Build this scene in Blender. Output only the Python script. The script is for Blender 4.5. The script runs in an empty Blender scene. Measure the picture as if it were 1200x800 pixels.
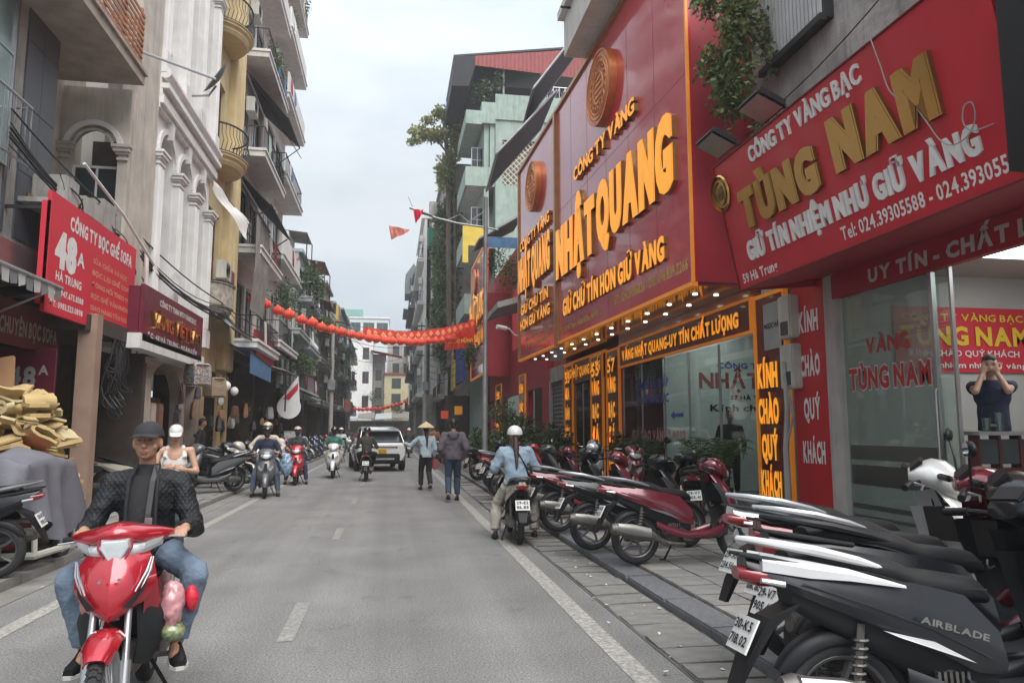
import bpy, bmesh, math, random
import numpy as np
from mathutils import Vector, Matrix, noise as mnoise
S = bpy.context.scene
COL = S.collection
R = math.radians
PI = math.pi

# ------------------------------------------------ camera
CAM_H = 1.6
cam = bpy.data.cameras.new('camera'); cam.sensor_width = 36; cam.lens = 26.01
cam.clip_start = .05; cam.clip_end = 2000
camo = bpy.data.objects.new('camera', cam); COL.objects.link(camo)
camo.location = (0, 0, CAM_H); camo.rotation_euler = (R(90+6.775), 0, R(-9.30))
S.camera = camo
# ------------------------------------------------ sky, sun, exposure (bright overcast)
SUN_EL, SUN_AZ = R(56), R(158)      # azimuth: clockwise from +Y (street direction)
w = bpy.data.worlds.new('World'); S.world = w; w.use_nodes = True
nt = w.node_tree; nt.nodes.clear()
def wn(t, **k):
    n = nt.nodes.new(t)
    for a, b in k.items(): setattr(n, a, b)
    return n
wo = wn('ShaderNodeOutputWorld'); bg = wn('ShaderNodeBackground'); bg.inputs['Strength'].default_value = .052
sky = wn('ShaderNodeTexSky', sky_type='NISHITA', sun_disc=False, sun_elevation=SUN_EL, sun_rotation=SUN_AZ)
sky.air_density = 1.0; sky.dust_density = 3.0
tc = wn('ShaderNodeTexCoord'); mp = wn('ShaderNodeMapping'); mp.inputs['Scale'].default_value = (1, 1, 2.6)
nz = wn('ShaderNodeTexNoise'); nz.inputs['Scale'].default_value = 2.3; nz.inputs['Detail'].default_value = 5; nz.inputs['Roughness'].default_value = .5
cr = wn('ShaderNodeValToRGB')
cr.color_ramp.elements[0].position = .36; cr.color_ramp.elements[0].color = (3.35, 3.9, 4.5, 1)
cr.color_ramp.elements[1].position = .62; cr.color_ramp.elements[1].color = (5.2, 5.55, 5.85, 1)
mx = wn('ShaderNodeMix', data_type='RGBA'); mx.inputs[0].default_value = .93
L = nt.links.new
L(tc.outputs['Generated'], mp.inputs['Vector']); L(mp.outputs[0], nz.inputs['Vector']); L(nz.outputs['Fac'], cr.inputs['Fac'])
# overcast sky: evenly brighter towards the zenith
sx_ = wn('ShaderNodeSeparateXYZ'); L(tc.outputs['Generated'], sx_.inputs[0]); gr = wn('ShaderNodeMapRange'); gr.inputs[1].default_value = .3; gr.inputs[2].default_value = 1; gr.inputs[3].default_value = 1.0; gr.inputs[4].default_value = 2.5; L(sx_.outputs[2], gr.inputs[0])
sc_ = wn('ShaderNodeVectorMath', operation='SCALE'); L(cr.outputs['Color'], sc_.inputs[0]); L(gr.outputs[0], sc_.inputs['Scale'])
L(sky.outputs[0], mx.inputs[6]); L(sc_.outputs[0], mx.inputs[7]); L(mx.outputs[2], bg.inputs['Color']); L(bg.outputs[0], wo.inputs['Surface'])
sl = bpy.data.lights.new('sun', 'SUN'); sl.energy = 1.5; sl.angle = R(50); sl.color = (1, .97, .93)
so = bpy.data.objects.new('sun', sl); COL.objects.link(so)
so.rotation_euler = Vector((math.sin(SUN_AZ)*math.cos(SUN_EL), math.cos(SUN_AZ)*math.cos(SUN_EL), math.sin(SUN_EL))).to_track_quat('Z', 'Y').to_euler()
vs = S.view_settings; vs.view_transform = 'Standard'; vs.look = 'None'; vs.exposure = 1.6; vs.gamma = 1
S.cycles.max_bounces = 8; S.cycles.diffuse_bounces = 3; S.cycles.glossy_bounces = 3; S.cycles.transparent_max_bounces = 12
S.cycles.use_denoising = True

# ------------------------------------------------ materials
def hexc(h):
    c = [int(h[i:i+2], 16)/255 for i in (0, 2, 4)]
    return tuple(x/12.92 if x <= .04045 else ((x+.055)/1.055)**2.4 for x in c)
MATS = {}
def mat(name, col, rough=.6, metal=0., var=.12, scale=2.5, bump=0., bscale=40., streak=0., scol=(.03, .028, .022), coat=0., emit=0., ecol=None, spec=.5, alpha=1., trans=0.):
    if name in MATS: return MATS[name]
    if isinstance(col, str): col = hexc(col)
    m = bpy.data.materials.new(name); m.use_nodes = True; MATS[name] = m
    t = m.node_tree; N = t.nodes; K = t.links.new; p = N['Principled BSDF']
    p.inputs['Roughness'].default_value = rough; p.inputs['Metallic'].default_value = metal
    p.inputs['Coat Weight'].default_value = coat; p.inputs['Coat Roughness'].default_value = .06
    p.inputs['Specular IOR Level'].default_value = spec
    if trans: p.inputs['Transmission Weight'].default_value = trans
    p.inputs['Alpha'].default_value = alpha
    tc = N.new('ShaderNodeTexCoord'); src = tc.outputs['Object']
    out = None
    if var or streak:
        n = N.new('ShaderNodeTexNoise'); n.inputs['Scale'].default_value = scale; n.inputs['Detail'].default_value = 6; K(src, n.inputs['Vector'])
        r = N.new('ShaderNodeMapRange'); r.inputs[1].default_value = .3; r.inputs[2].default_value = .7
        r.inputs[3].default_value = 1-var; r.inputs[4].default_value = 1+var*.7; K(n.outputs['Fac'], r.inputs[0])
        mu = N.new('ShaderNodeVectorMath'); mu.operation = 'SCALE'; mu.inputs[0].default_value = col[:3]; K(r.outputs[0], mu.inputs['Scale'])
        out = mu.outputs[0]
        if streak:
            mp = N.new('ShaderNodeMapping'); mp.inputs['Scale'].default_value = (3.2, 3.2, .35); K(src, mp.inputs['Vector'])
            n2 = N.new('ShaderNodeTexNoise'); n2.inputs['Scale'].default_value = 1.6; n2.inputs['Detail'].default_value = 8; n2.inputs['Roughness'].default_value = .68; K(mp.outputs[0], n2.inputs['Vector'])
            r2 = N.new('ShaderNodeMapRange'); r2.inputs[1].default_value = .48; r2.inputs[2].default_value = .78; r2.inputs[4].default_value = streak; K(n2.outputs['Fac'], r2.inputs[0])
            mm = N.new('ShaderNodeMix'); mm.data_type = 'RGBA'; K(r2.outputs[0], mm.inputs[0]); K(out, mm.inputs[6]); mm.inputs[7].default_value = (*scol, 1)
            out = mm.outputs[2]
        K(out, p.inputs['Base Color'])
        r3 = N.new('ShaderNodeMapRange'); r3.inputs[3].default_value = max(.02, rough-.08); r3.inputs[4].default_value = min(1, rough+.12); K(n.outputs['Fac'], r3.inputs[0]); K(r3.outputs[0], p.inputs['Roughness'])
    else:
        p.inputs['Base Color'].default_value = (*col[:3], 1)
    if bump:
        n = N.new('ShaderNodeTexNoise'); n.inputs['Scale'].default_value = bscale; n.inputs['Detail'].default_value = 5; K(src, n.inputs['Vector'])
        b = N.new('ShaderNodeBump'); b.inputs['Strength'].default_value = bump; b.inputs['Distance'].default_value = .02; K(n.outputs['Fac'], b.inputs['Height']); K(b.outputs[0], p.inputs['Normal'])
    if emit:
        e = ecol or col
        p.inputs['Emission Color'].default_value = (*e[:3], 1); p.inputs['Emission Strength'].default_value = emit
    return m
def glass_mat(name, tint=(.6, .7, .68), through=.55, rough=.02):
    if name in MATS: return MATS[name]
    m = bpy.data.materials.new(name); m.use_nodes = True; MATS[name] = m
    t = m.node_tree; t.nodes.clear(); K = t.links.new
    o = t.nodes.new('ShaderNodeOutputMaterial'); g = t.nodes.new('ShaderNodeBsdfGlossy'); g.inputs['Roughness'].default_value = rough
    tr = t.nodes.new('ShaderNodeBsdfTransparent'); tr.inputs['Color'].default_value = (*tint, 1)
    f = t.nodes.new('ShaderNodeFresnel'); f.inputs['IOR'].default_value = 1.55
    ad = t.nodes.new('ShaderNodeMath'); ad.operation = 'MULTIPLY_ADD'; ad.inputs[1].default_value = 1.0; ad.inputs[2].default_value = 1-through-.35 if through < .65 else .04
    ge_ = t.nodes.new('ShaderNodeNewGeometry'); iv = t.nodes.new('ShaderNodeMath'); iv.operation = 'SUBTRACT'; iv.inputs[0].default_value = 1; K(ge_.outputs['Backfacing'], iv.inputs[1]); ml = t.nodes.new('ShaderNodeMath'); ml.operation = 'MULTIPLY'; K(f.outputs[0], ml.inputs[0]); K(iv.outputs[0], ml.inputs[1])
    K(ml.outputs[0], ad.inputs[0]); ms = t.nodes.new('ShaderNodeMixShader'); K(ad.outputs[0], ms.inputs[0]); K(tr.outputs[0], ms.inputs[1]); K(g.outputs[0], ms.inputs[2]); K(ms.outputs[0], o.inputs['Surface'])
    return m

# ------------------------------------------------ mesh builder
class MB:
    def __init__(s): s.v = []; s.f = []; s.mi = []; s.M = None; s.m = 0
    def add(s, vs, fs):
        b = len(s.v)
        if s.M is not None: vs = [tuple(s.M @ Vector(p)) for p in vs]
        s.v.extend(tuple(p) for p in vs); s.f.extend(tuple(i+b for i in f) for f in fs); s.mi.extend([s.m]*len(fs)); return s
    def box(s, x0, x1, y0, y1, z0, z1):
        return s.add([(x0,y0,z0),(x1,y0,z0),(x1,y1,z0),(x0,y1,z0),(x0,y0,z1),(x1,y0,z1),(x1,y1,z1),(x0,y1,z1)],
                     [(0,3,2,1),(4,5,6,7),(0,1,5,4),(1,2,6,5),(2,3,7,6),(3,0,4,7)])
    def cbox(s, c, d): return s.box(c[0]-d[0]/2, c[0]+d[0]/2, c[1]-d[1]/2, c[1]+d[1]/2, c[2]-d[2]/2, c[2]+d[2]/2)
    def prism(s, pts, vec):
        n = len(pts); vec = Vector(vec); a = [Vector(p) for p in pts]
        return s.add(a + [p+vec for p in a], [tuple(range(n))[::-1], tuple(range(n, 2*n))] + [(i, (i+1) % n, (i+1) % n+n, i+n) for i in range(n)])
    def loft(s, rings, cap=True, closed=True):
        n = len(rings[0]); vs = [p for r in rings for p in r]; fs = []
        for k in range(len(rings)-1):
            for i in range(n if closed else n-1):
                j = (i+1) % n; fs.append((k*n+i, k*n+j, (k+1)*n+j, (k+1)*n+i))
        if cap and closed: fs.append(tuple(range(n))[::-1]); fs.append(tuple((len(rings)-1)*n+i for i in range(n)))
        return s.add(vs, fs)
    def tube(s, pts, r, n=8, cap=True):
        P = [Vector(p) for p in pts]; rs = r if isinstance(r, (list, tuple)) else [r]*len(P); rings = []
        up = None
        for i, p in enumerate(P):
            t = (P[min(i+1, len(P)-1)]-P[max(i-1, 0)]).normalized()
            if up is None: up = t.orthogonal().normalized()
            else:
                up = up - t*up.dot(t)
                up = up.normalized() if up.length > 1e-5 else t.orthogonal().normalized()
            sd = t.cross(up)
            rings.append([p+(up*math.cos(2*PI*k/n)+sd*math.sin(2*PI*k/n))*rs[i] for k in range(n)])
        return s.loft(rings, cap)
    def ell(s, c, r, n=12, m=8, rot=None):
        c = Vector(c); rings = []
        if not isinstance(r, (list, tuple)): r = (r, r, r)
        for k in range(1, m):
            a = PI*k/m
            ring = [Vector((r[0]*math.sin(a)*math.cos(2*PI*i/n), r[1]*math.sin(a)*math.sin(2*PI*i/n), -r[2]*math.cos(a))) for i in range(n)]
            rings.append([c+(rot @ q if rot else q) for q in ring])
        b = Vector((0, 0, -r[2])); t = Vector((0, 0, r[2]))
        if rot: b = rot @ b; t = rot @ t
        vs = [p for q in rings for p in q]+[c+b, c+t]; fs = []; nb = len(vs)-2
        for k in range(m-2):
            for i in range(n):
                j = (i+1) % n; fs.append((k*n+i, k*n+j, (k+1)*n+j, (k+1)*n+i))
        for i in range(n):
            j = (i+1) % n; fs.append((nb, j, i)); fs.append((nb+1, (m-2)*n+i, (m-2)*n+j))
        return s.add(vs, fs)
    def cone(s, a, b, r0, r1, n=10):   # tapered capsule with rounded ends
        a = Vector(a); b = Vector(b); d = b-a; L_ = d.length
        if L_ < 1e-6: return s.ell(a, r0, n, 8)
        t = d/L_; pts = []; rs = []
        for q in (-.98, -.8, -.45): pts.append(a+t*r0*q); rs.append(r0*math.sqrt(1-q*q))
        pts.append(a); rs.append(r0); pts.append(b); rs.append(r1)
        for q in (.45, .8, .98): pts.append(b+t*r1*q); rs.append(r1*math.sqrt(1-q*q))
        return s.tube(pts, rs, n)
    def lathe(s, prof, c=(0, 0, 0), axis='Z', n=16, cap=False):
        c = Vector(c); rings = []
        for r, z in prof:
            ring = []
            for i in range(n):
                a = 2*PI*i/n; p = (r*math.cos(a), r*math.sin(a), z)
                if axis == 'X': p = (z, r*math.cos(a), r*math.sin(a))
                elif axis == 'Y': p = (r*math.sin(a), z, r*math.cos(a))
                ring.append(c+Vector(p))
            rings.append(ring)
        return s.loft(rings, cap)
    def torus(s, c, R0, r, axis='X', n=24, m=8, sx=1.):
        prof = [(R0+r*math.cos(2*PI*k/m), sx*r*math.sin(2*PI*k/m)) for k in range(m+1)]
        return s.lathe(prof, c, axis, n)
    def mesh(s, name, off=None, smooth=None, bevel=0):
        me = bpy.data.meshes.new(name)
        vs = s.v
        if off is not None: vs = [(p[0]-off[0], p[1]-off[1], p[2]-off[2]) for p in vs]
        me.from_pydata([tuple(p) for p in vs], [], s.f)
        if any(s.mi): me.polygons.foreach_set('material_index', s.mi)
        if len(s.f) < 60000:
            bm = bmesh.new(); bm.from_mesh(me)
            bmesh.ops.remove_doubles(bm, verts=bm.verts, dist=1e-5)
            bmesh.ops.recalc_face_normals(bm, faces=bm.faces)
            if bevel:
                es = [e for e in bm.edges if len(e.link_faces) == 2 and e.calc_face_angle(0) > .6]
                bmesh.ops.bevel(bm, geom=es, offset=bevel, segments=2, affect='EDGES', clamp_overlap=True)
            bm.to_mesh(me); bm.free()
        if smooth:
            me.polygons.foreach_set('use_smooth', [True]*len(me.polygons))
            me.set_sharp_from_angle(angle=R(smooth))
        me.update(); return me
    def build(s, name, m, parent=None, smooth=None, bevel=0, label=None, local=False):
        me = s.mesh(name, wloc(parent) if parent and not local else None, smooth, bevel)
        return link(name, me, m, parent, label)
def wloc(o):
    l = Vector((0, 0, 0))
    while o is not None: l += Vector(o.location); o = o.parent
    return l
def link(name, me, m, parent=None, label=None):
    for q in (m if isinstance(m, (list, tuple)) else [m]): me.materials.append(q)
    o = bpy.data.objects.new(name, me); COL.objects.link(o)
    if parent: o.parent = parent
    if label: o['label'] = label
    return o
def thing(name, label, cat, loc=(0, 0, 0), rz=0, group=None):
    o = bpy.data.objects.new(name, None); COL.objects.link(o); o.location = loc; o.rotation_euler = (0, 0, rz)
    o.empty_display_size = .1
    return tag(o, label, cat, group)
def tag(o, label, cat, group=None):
    o['label'] = label; o['category'] = cat
    if group: o['group'] = group
    return o
def kind(o, k): o['kind'] = k; return o
def inst(src, name, parent, M):
    o = bpy.data.objects.new(name, src.data if hasattr(src, 'data') else src); COL.objects.link(o); o.parent = parent; o.matrix_basis = M; return o
def copy_tree(o, parent=None, swap=None):
    c = o.copy(); COL.objects.link(c); c.parent = parent
    if swap and c.type == 'MESH':
        for sl_ in c.material_slots:
            if sl_.material and sl_.material.name in swap:
                mm = swap[sl_.material.name]; sl_.link = 'OBJECT'; sl_.material = mm
    for ch in list(o.children): copy_tree(ch, c, swap)
    return c

# ------------------------------------------------ lettering (built-in font, turned into meshes)
GL = {}
def glyph(ch, bold, ext):
    k = (ch, bold, ext > 0)
    if k in GL: return GL[k]
    cu = bpy.data.curves.new('g', 'FONT'); cu.body = ch; cu.size = 1; cu.offset = bold; cu.resolution_u = 3 if ext > 0 else 2
    cu.extrude = .5 if ext > 0 else 0
    ob = bpy.data.objects.new('g', cu); COL.objects.link(ob)
    dg = bpy.context.evaluated_depsgraph_get(); me = bpy.data.meshes.new_from_object(ob.evaluated_get(dg))
    bpy.data.objects.remove(ob); bpy.data.curves.remove(cu)
    v = [tuple(p.co) for p in me.vertices]; f = [tuple(p.vertices) for p in me.polygons]
    bpy.data.meshes.remove(me)
    x0 = min((p[0] for p in v), default=0); x1 = max((p[0] for p in v), default=.25)
    GL[k] = (v, f, x0, x1); return GL[k]
def lettering(txt, o, xd, up, width, cap, mats, parent, depth=0., bold=.035, split=False, name='lettering', gap=.07, label=None, heavy=0.):
    """o = left end of the base line on the face, xd = reading direction, up; width and cap height in metres."""
    xd = Vector(xd).normalized(); up = Vector(up).normalized(); nn = xd.cross(up).normalized(); o = Vector(o)
    lay = []; x = 0
    for ch in txt:
        if ch == ' ': x += .26; continue
        v, f, x0, x1 = glyph(ch, bold, depth); lay.append((ch, x-x0)); x += (x1-x0)+gap
    sx = width/(x-gap); sy = cap/.74
    whole = MB()
    for ch, px in lay:
        v, f, x0, x1 = glyph(ch, bold, depth)
        mb = MB() if split else whole
        for ci, hx in enumerate((0, -heavy, heavy) if heavy else (0,)):
            vs = [o+xd*((p[0]+px+hx)*sx)+up*(p[1]*sy)+nn*(((p[2]+.5)*depth-.0025*ci) if depth else .004-.0012*ci) for p in v]
            b = len(mb.v); mb.v.extend(tuple(q) for q in vs); mb.f.extend(tuple(i+b for i in q) for q in f)
            if depth:
                for q in f:
                    a, bb, c = (Vector(v[q[i]]) for i in (0, 1, 2)); nz_ = (bb-a).cross(c-a); mb.mi.append(0 if nz_.length and abs(nz_.normalized().z) > .9 else 1)
            else: mb.mi.extend([0]*len(f))
        if split: mb.build('letter', mats, parent)
    if not split: return whole.build(name, mats, parent, label=label)

# ------------------------------------------------ foliage
def leaves_mesh(blobs, n, size, seed=0, aspect=.5, droop=.3, shell=.5):
    rs = np.random.RandomState(seed); V = []; 
    tot = sum(b[1][0]*b[1][1]*b[1][2] for b in blobs)
    for c, r in blobs:
        k = max(6, int(n*(r[0]*r[1]*r[2])/tot))
        d = rs.normal(size=(k, 3)); d /= np.linalg.norm(d, axis=1)[:, None]
        rad = shell+(1-shell)*rs.rand(k, 1)**.6
        rad *= .75+.35*np.sin(d[:, :1]*5+c[0])*np.sin(d[:, 1:2]*4+c[1])
        P = np.array(c)+d*rad*np.array(r)
        t = rs.normal(size=(k, 3))+d*.8; t[:, 2] -= droop; t /= np.linalg.norm(t, axis=1)[:, None]
        u = np.cross(t, rs.normal(size=(k, 3))); u /= np.linalg.norm(u, axis=1)[:, None]
        L_ = size*(.6+.8*rs.rand(k, 1)); W = L_*aspect*.5
        q = np.stack([P, P+t*L_*.5+u*W, P+t*L_, P+t*L_*.5-u*W], 1).reshape(-1, 3); V.append(q)
    V = np.concatenate(V); m = len(V)//4
    me = bpy.data.meshes.new('leaves'); me.from_pydata(V.tolist(), [], np.arange(m*4).reshape(m, 4).tolist()); return me
def foliage(name, blobs, n, size, m, parent=None, seed=0, **k):
    me = leaves_mesh(blobs, n, size, seed, **k)
    if parent:
        off = wloc(parent); me.transform(Matrix.Translation(-off))
    return link(name, me, m, parent)
def leaf_mat(name, a, b):
    m = mat(name, a, .55, var=0); t = m.node_tree; p = t.nodes['Principled BSDF']; K = t.links.new
    ge = t.nodes.new('ShaderNodeNewGeometry'); r = t.nodes.new('ShaderNodeValToRGB'); r.color_ramp.elements[0].color = (*a, 1); r.color_ramp.elements[1].color = (*b, 1)
    K(ge.outputs['Random Per Island'], r.inputs['Fac']); K(r.outputs[0], p.inputs['Base Color'])
    tl = t.nodes.new('ShaderNodeBsdfTranslucent'); K(r.outputs[0], tl.inputs['Color']); ms = t.nodes.new('ShaderNodeMixShader'); ms.inputs[0].default_value = .25
    K(p.outputs[0], ms.inputs[1]); K(tl.outputs[0], ms.inputs[2]); K(ms.outputs[0], t.nodes['Material Output'].inputs['Surface']); return m

# common materials
m_red = mat('sign_red', (.50, .014, .028), .4, var=.08, coat=.25, streak=.12)
m_redgloss = mat('glossy_red_panel', (.52, .022, .045), .22, var=.08, coat=.8, streak=.12, scale=.8)
m_redwall = mat('red_painted_wall', (.34, .016, .03), .5, var=.12, streak=.2)
m_gold = mat('gold_metal', (.58, .38, .13), .16, 1, var=.06, scale=3)
m_orange = mat('orange_lit_letter', (.95, .35, .025), .4, var=.08, emit=.22, ecol=(1, .36, .02))
m_orangeside = mat('brass_letter_return', (.42, .25, .1), .3, .8, var=.2)
m_orangeframe = mat('orange_reflective_strip', (.80, .29, .03), .4, var=.12, emit=.05, ecol=(1, .28, .01))  # reflective frame strip, given a faint glow though it is no lamp
m_white = mat('white_paint', (.7, .7, .68), .55, var=.06)
m_whiteletter = mat('white_letter', (.72, .7, .68), .4, var=.12, scale=6)
m_black = mat('black_plastic', (.010, .010, .012), .45, var=.2, scale=8, spec=.3)
m_dark = mat('dark_void', (.02, .018, .016), .8)
m_steel = mat('steel', (.45, .45, .46), .3, .9, var=.1)
m_grey = mat('galvanised_grey', (.3, .31, .32), .45, .6, var=.2, streak=.3)
m_cable = mat('black_cable', (.02, .02, .02), .6, var=0)
m_concrete = mat('concrete', (.34, .33, .31), .85, var=.2, streak=.5, bump=.4, bscale=15)
m_glass = glass_mat('window_glass', (.35, .4, .4), .3)
m_shopglass = glass_mat('shop_glass', (.82, .9, .87), .9)
m_winglass = mat('dark_window_glass', (.035, .045, .05), .08, spec=.8, var=.3, scale=1.3)

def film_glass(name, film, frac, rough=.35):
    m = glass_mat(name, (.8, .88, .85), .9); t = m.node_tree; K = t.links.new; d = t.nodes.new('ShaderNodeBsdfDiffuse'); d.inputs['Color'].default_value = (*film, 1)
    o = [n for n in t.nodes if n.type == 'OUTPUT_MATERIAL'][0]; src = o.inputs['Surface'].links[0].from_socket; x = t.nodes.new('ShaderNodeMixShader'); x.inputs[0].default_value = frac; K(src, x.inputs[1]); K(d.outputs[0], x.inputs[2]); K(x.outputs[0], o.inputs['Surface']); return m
m_film = film_glass('frosted_sheen_glass', (.20, .24, .225), .5)  # frosted film; its grey-green paints in the reflection of the bright street
# ================================================= GROUND
rnd = random.Random(7)
m_ground = mat('dusty_ground', (.16, .15, .14), .9, var=.2, bump=.3)
m_asphalt = mat('asphalt', (.175, .172, .165), .86, var=.16, scale=.9, bump=.5, bscale=160, spec=.3)
def rework_asphalt():
    t = m_asphalt.node_tree; K = t.links.new; p = t.nodes['Principled BSDF']; tc = t.nodes.new('ShaderNodeTexCoord')
    src = p.inputs['Base Color'].links[0].from_socket
    v = t.nodes.new('ShaderNodeTexNoise'); v.inputs['Scale'].default_value = 60; v.inputs['Detail'].default_value = 4; v.inputs['Roughness'].default_value = .75; K(tc.outputs['Object'], v.inputs['Vector'])
    r = t.nodes.new('ShaderNodeMapRange'); r.inputs[1].default_value = .3; r.inputs[2].default_value = .72; r.inputs[3].default_value = .38; r.inputs[4].default_value = 1.85; K(v.outputs['Fac'], r.inputs[0])
    mu = t.nodes.new('ShaderNodeVectorMath'); mu.operation = 'SCALE'; K(src, mu.inputs[0]); K(r.outputs[0], mu.inputs['Scale'])
    vb = t.nodes.new('ShaderNodeTexNoise'); vb.inputs['Scale'].default_value = 320; vb.inputs['Detail'].default_value = 2; K(tc.outputs['Object'], vb.inputs['Vector']); rb = t.nodes.new('ShaderNodeMapRange'); rb.inputs[1].default_value = .35; rb.inputs[2].default_value = .68; rb.inputs[3].default_value = .6; rb.inputs[4].default_value = 1.45; K(vb.outputs['Fac'], rb.inputs[0]); mv = t.nodes.new('ShaderNodeVectorMath'); mv.operation = 'SCALE'; K(mu.outputs[0], mv.inputs[0]); K(rb.outputs[0], mv.inputs['Scale']); mu = mv
    # longitudinal tyre-polished lanes and dusty edges
    mp = t.nodes.new('ShaderNodeMapping'); mp.inputs['Scale'].default_value = (1.6, .03, 1); K(tc.outputs['Object'], mp.inputs['Vector'])
    n2 = t.nodes.new('ShaderNodeTexNoise'); n2.inputs['Scale'].default_value = 1.1; n2.inputs['Detail'].default_value = 3; K(mp.outputs[0], n2.inputs['Vector'])
    r2 = t.nodes.new('ShaderNodeMapRange'); r2.inputs[1].default_value = .3; r2.inputs[2].default_value = .7; r2.inputs[3].default_value = .82; r2.inputs[4].default_value = 1.14; K(n2.outputs['Fac'], r2.inputs[0])
    m2 = t.nodes.new('ShaderNodeVectorMath'); m2.operation = 'SCALE'; K(mu.outputs[0], m2.inputs[0]); K(r2.outputs[0], m2.inputs['Scale'])
    # thin cracks
    vo = t.nodes.new('ShaderNodeTexVoronoi'); vo.feature = 'DISTANCE_TO_EDGE'; vo.inputs['Scale'].default_value = .45
    wn_ = t.nodes.new('ShaderNodeTexNoise'); wn_.inputs['Scale'].default_value = 2.5; wn_.inputs['Detail'].default_value = 6; K(tc.outputs['Object'], wn_.inputs['Vector'])
    av = t.nodes.new('ShaderNodeMix'); av.data_type = 'VECTOR'; av.inputs[0].default_value = .22; K(tc.outputs['Object'], av.inputs[4]); K(wn_.outputs['Color'], av.inputs[5]); K(av.outputs[1], vo.inputs['Vector'])
    cr_ = t.nodes.new('ShaderNodeMapRange'); cr_.inputs[1].default_value = 0; cr_.inputs[2].default_value = .004; cr_.inputs[3].default_value = .86; K(vo.outputs['Distance'], cr_.inputs[0])
    m3 = t.nodes.new('ShaderNodeVectorMath'); m3.operation = 'SCALE'; K(m2.outputs[0], m3.inputs[0]); K(cr_.outputs[0], m3.inputs['Scale'])
    # oil spots and dusty stains
    n5 = t.nodes.new('ShaderNodeTexNoise'); n5.inputs['Scale'].default_value = 2.1; n5.inputs['Detail'].default_value = 7; n5.inputs['Roughness'].default_value = .6; K(tc.outputs['Object'], n5.inputs['Vector'])
    r5 = t.nodes.new('ShaderNodeMapRange'); r5.inputs[1].default_value = .60; r5.inputs[2].default_value = .74; r5.inputs[3].default_value = 1; r5.inputs[4].default_value = .68; K(n5.outputs['Fac'], r5.inputs[0])
    m4 = t.nodes.new('ShaderNodeVectorMath'); m4.operation = 'SCALE'; K(m3.outputs[0], m4.inputs[0]); K(r5.outputs[0], m4.inputs['Scale'])
    K(m4.outputs[0], p.inputs['Base Color'])
rework_asphalt()
KR, KL = 2.47, -3.75      # kerb faces
g = MB().add([(-400, -60, -.02), (400, -60, -.02), (400, 900, -.02), (-400, 900, -.02)], [(0, 1, 2, 3)]).build('ground', m_ground); kind(g, 'structure')
g = MB().add([(KL-.02, -8, 0), (KR+.02, -8, 0), (KR+.02, 94, 0), (KL-.02, 94, 0)], [(0, 1, 2, 3)]).build('road', m_asphalt); kind(g, 'structure')
g = MB().add([(-60, 94, 0), (60, 94, 0), (60, 104, 0), (-60, 104, 0)], [(0, 1, 2, 3)]).build('cross_street', m_asphalt); kind(g, 'structure')
m_line = mat('worn_road_paint', (.42, .40, .355), .8, var=.12, scale=2, streak=0)
def worn(m):
    t = m.node_tree; K = t.links.new; p = t.nodes['Principled BSDF']; tc = t.nodes.new('ShaderNodeTexCoord')
    src = p.inputs['Base Color'].links[0].from_socket
    n = t.nodes.new('ShaderNodeTexNoise'); n.inputs['Scale'].default_value = 22; n.inputs['Detail'].default_value = 9; n.inputs['Roughness'].default_value = .75; K(tc.outputs['Object'], n.inputs['Vector'])
    r = t.nodes.new('ShaderNodeMapRange'); r.inputs[1].default_value = .38; r.inputs[2].default_value = .58; r.inputs[3].default_value = .05; r.inputs[4].default_value = .95; K(n.outputs['Fac'], r.inputs[0])
    x = t.nodes.new('ShaderNodeMix'); x.data_type = 'RGBA'; K(r.outputs[0], x.inputs[0]); K(src, x.inputs[6]); x.inputs[7].default_value = (.16, .157, .148, 1); K(x.outputs[2], p.inputs['Base Color'])
worn(m_line)
def strip(x0, x1, y0, y1, name='road_marking', z=.004, m=None, seg=1.5):
    n = max(1, int((y1-y0)/seg)); mb = MB(); rr = random.Random(int(x0*100+y0))
    rows = [[(x0+rr.uniform(-.008, .008), y0+(y1-y0)*i/n, z), (x1+rr.uniform(-.008, .008), y0+(y1-y0)*i/n, z)] for i in range(n+1)]
    mb.loft(rows, cap=False, closed=False); o = mb.build(name, m or m_line); kind(o, 'structure'); return o
strip(1.57, 1.73, -6, 92); strip(-3.08, -2.93, -6, 92)
m_line2 = mat('faded_dash_paint', (.30, .29, .265), .85, var=.15); worn(m_line2)
for k in range(9): strip(-.82, -.7, 6.05+k*5.3, 7.35+k*5.3, m=m_line2)
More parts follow.
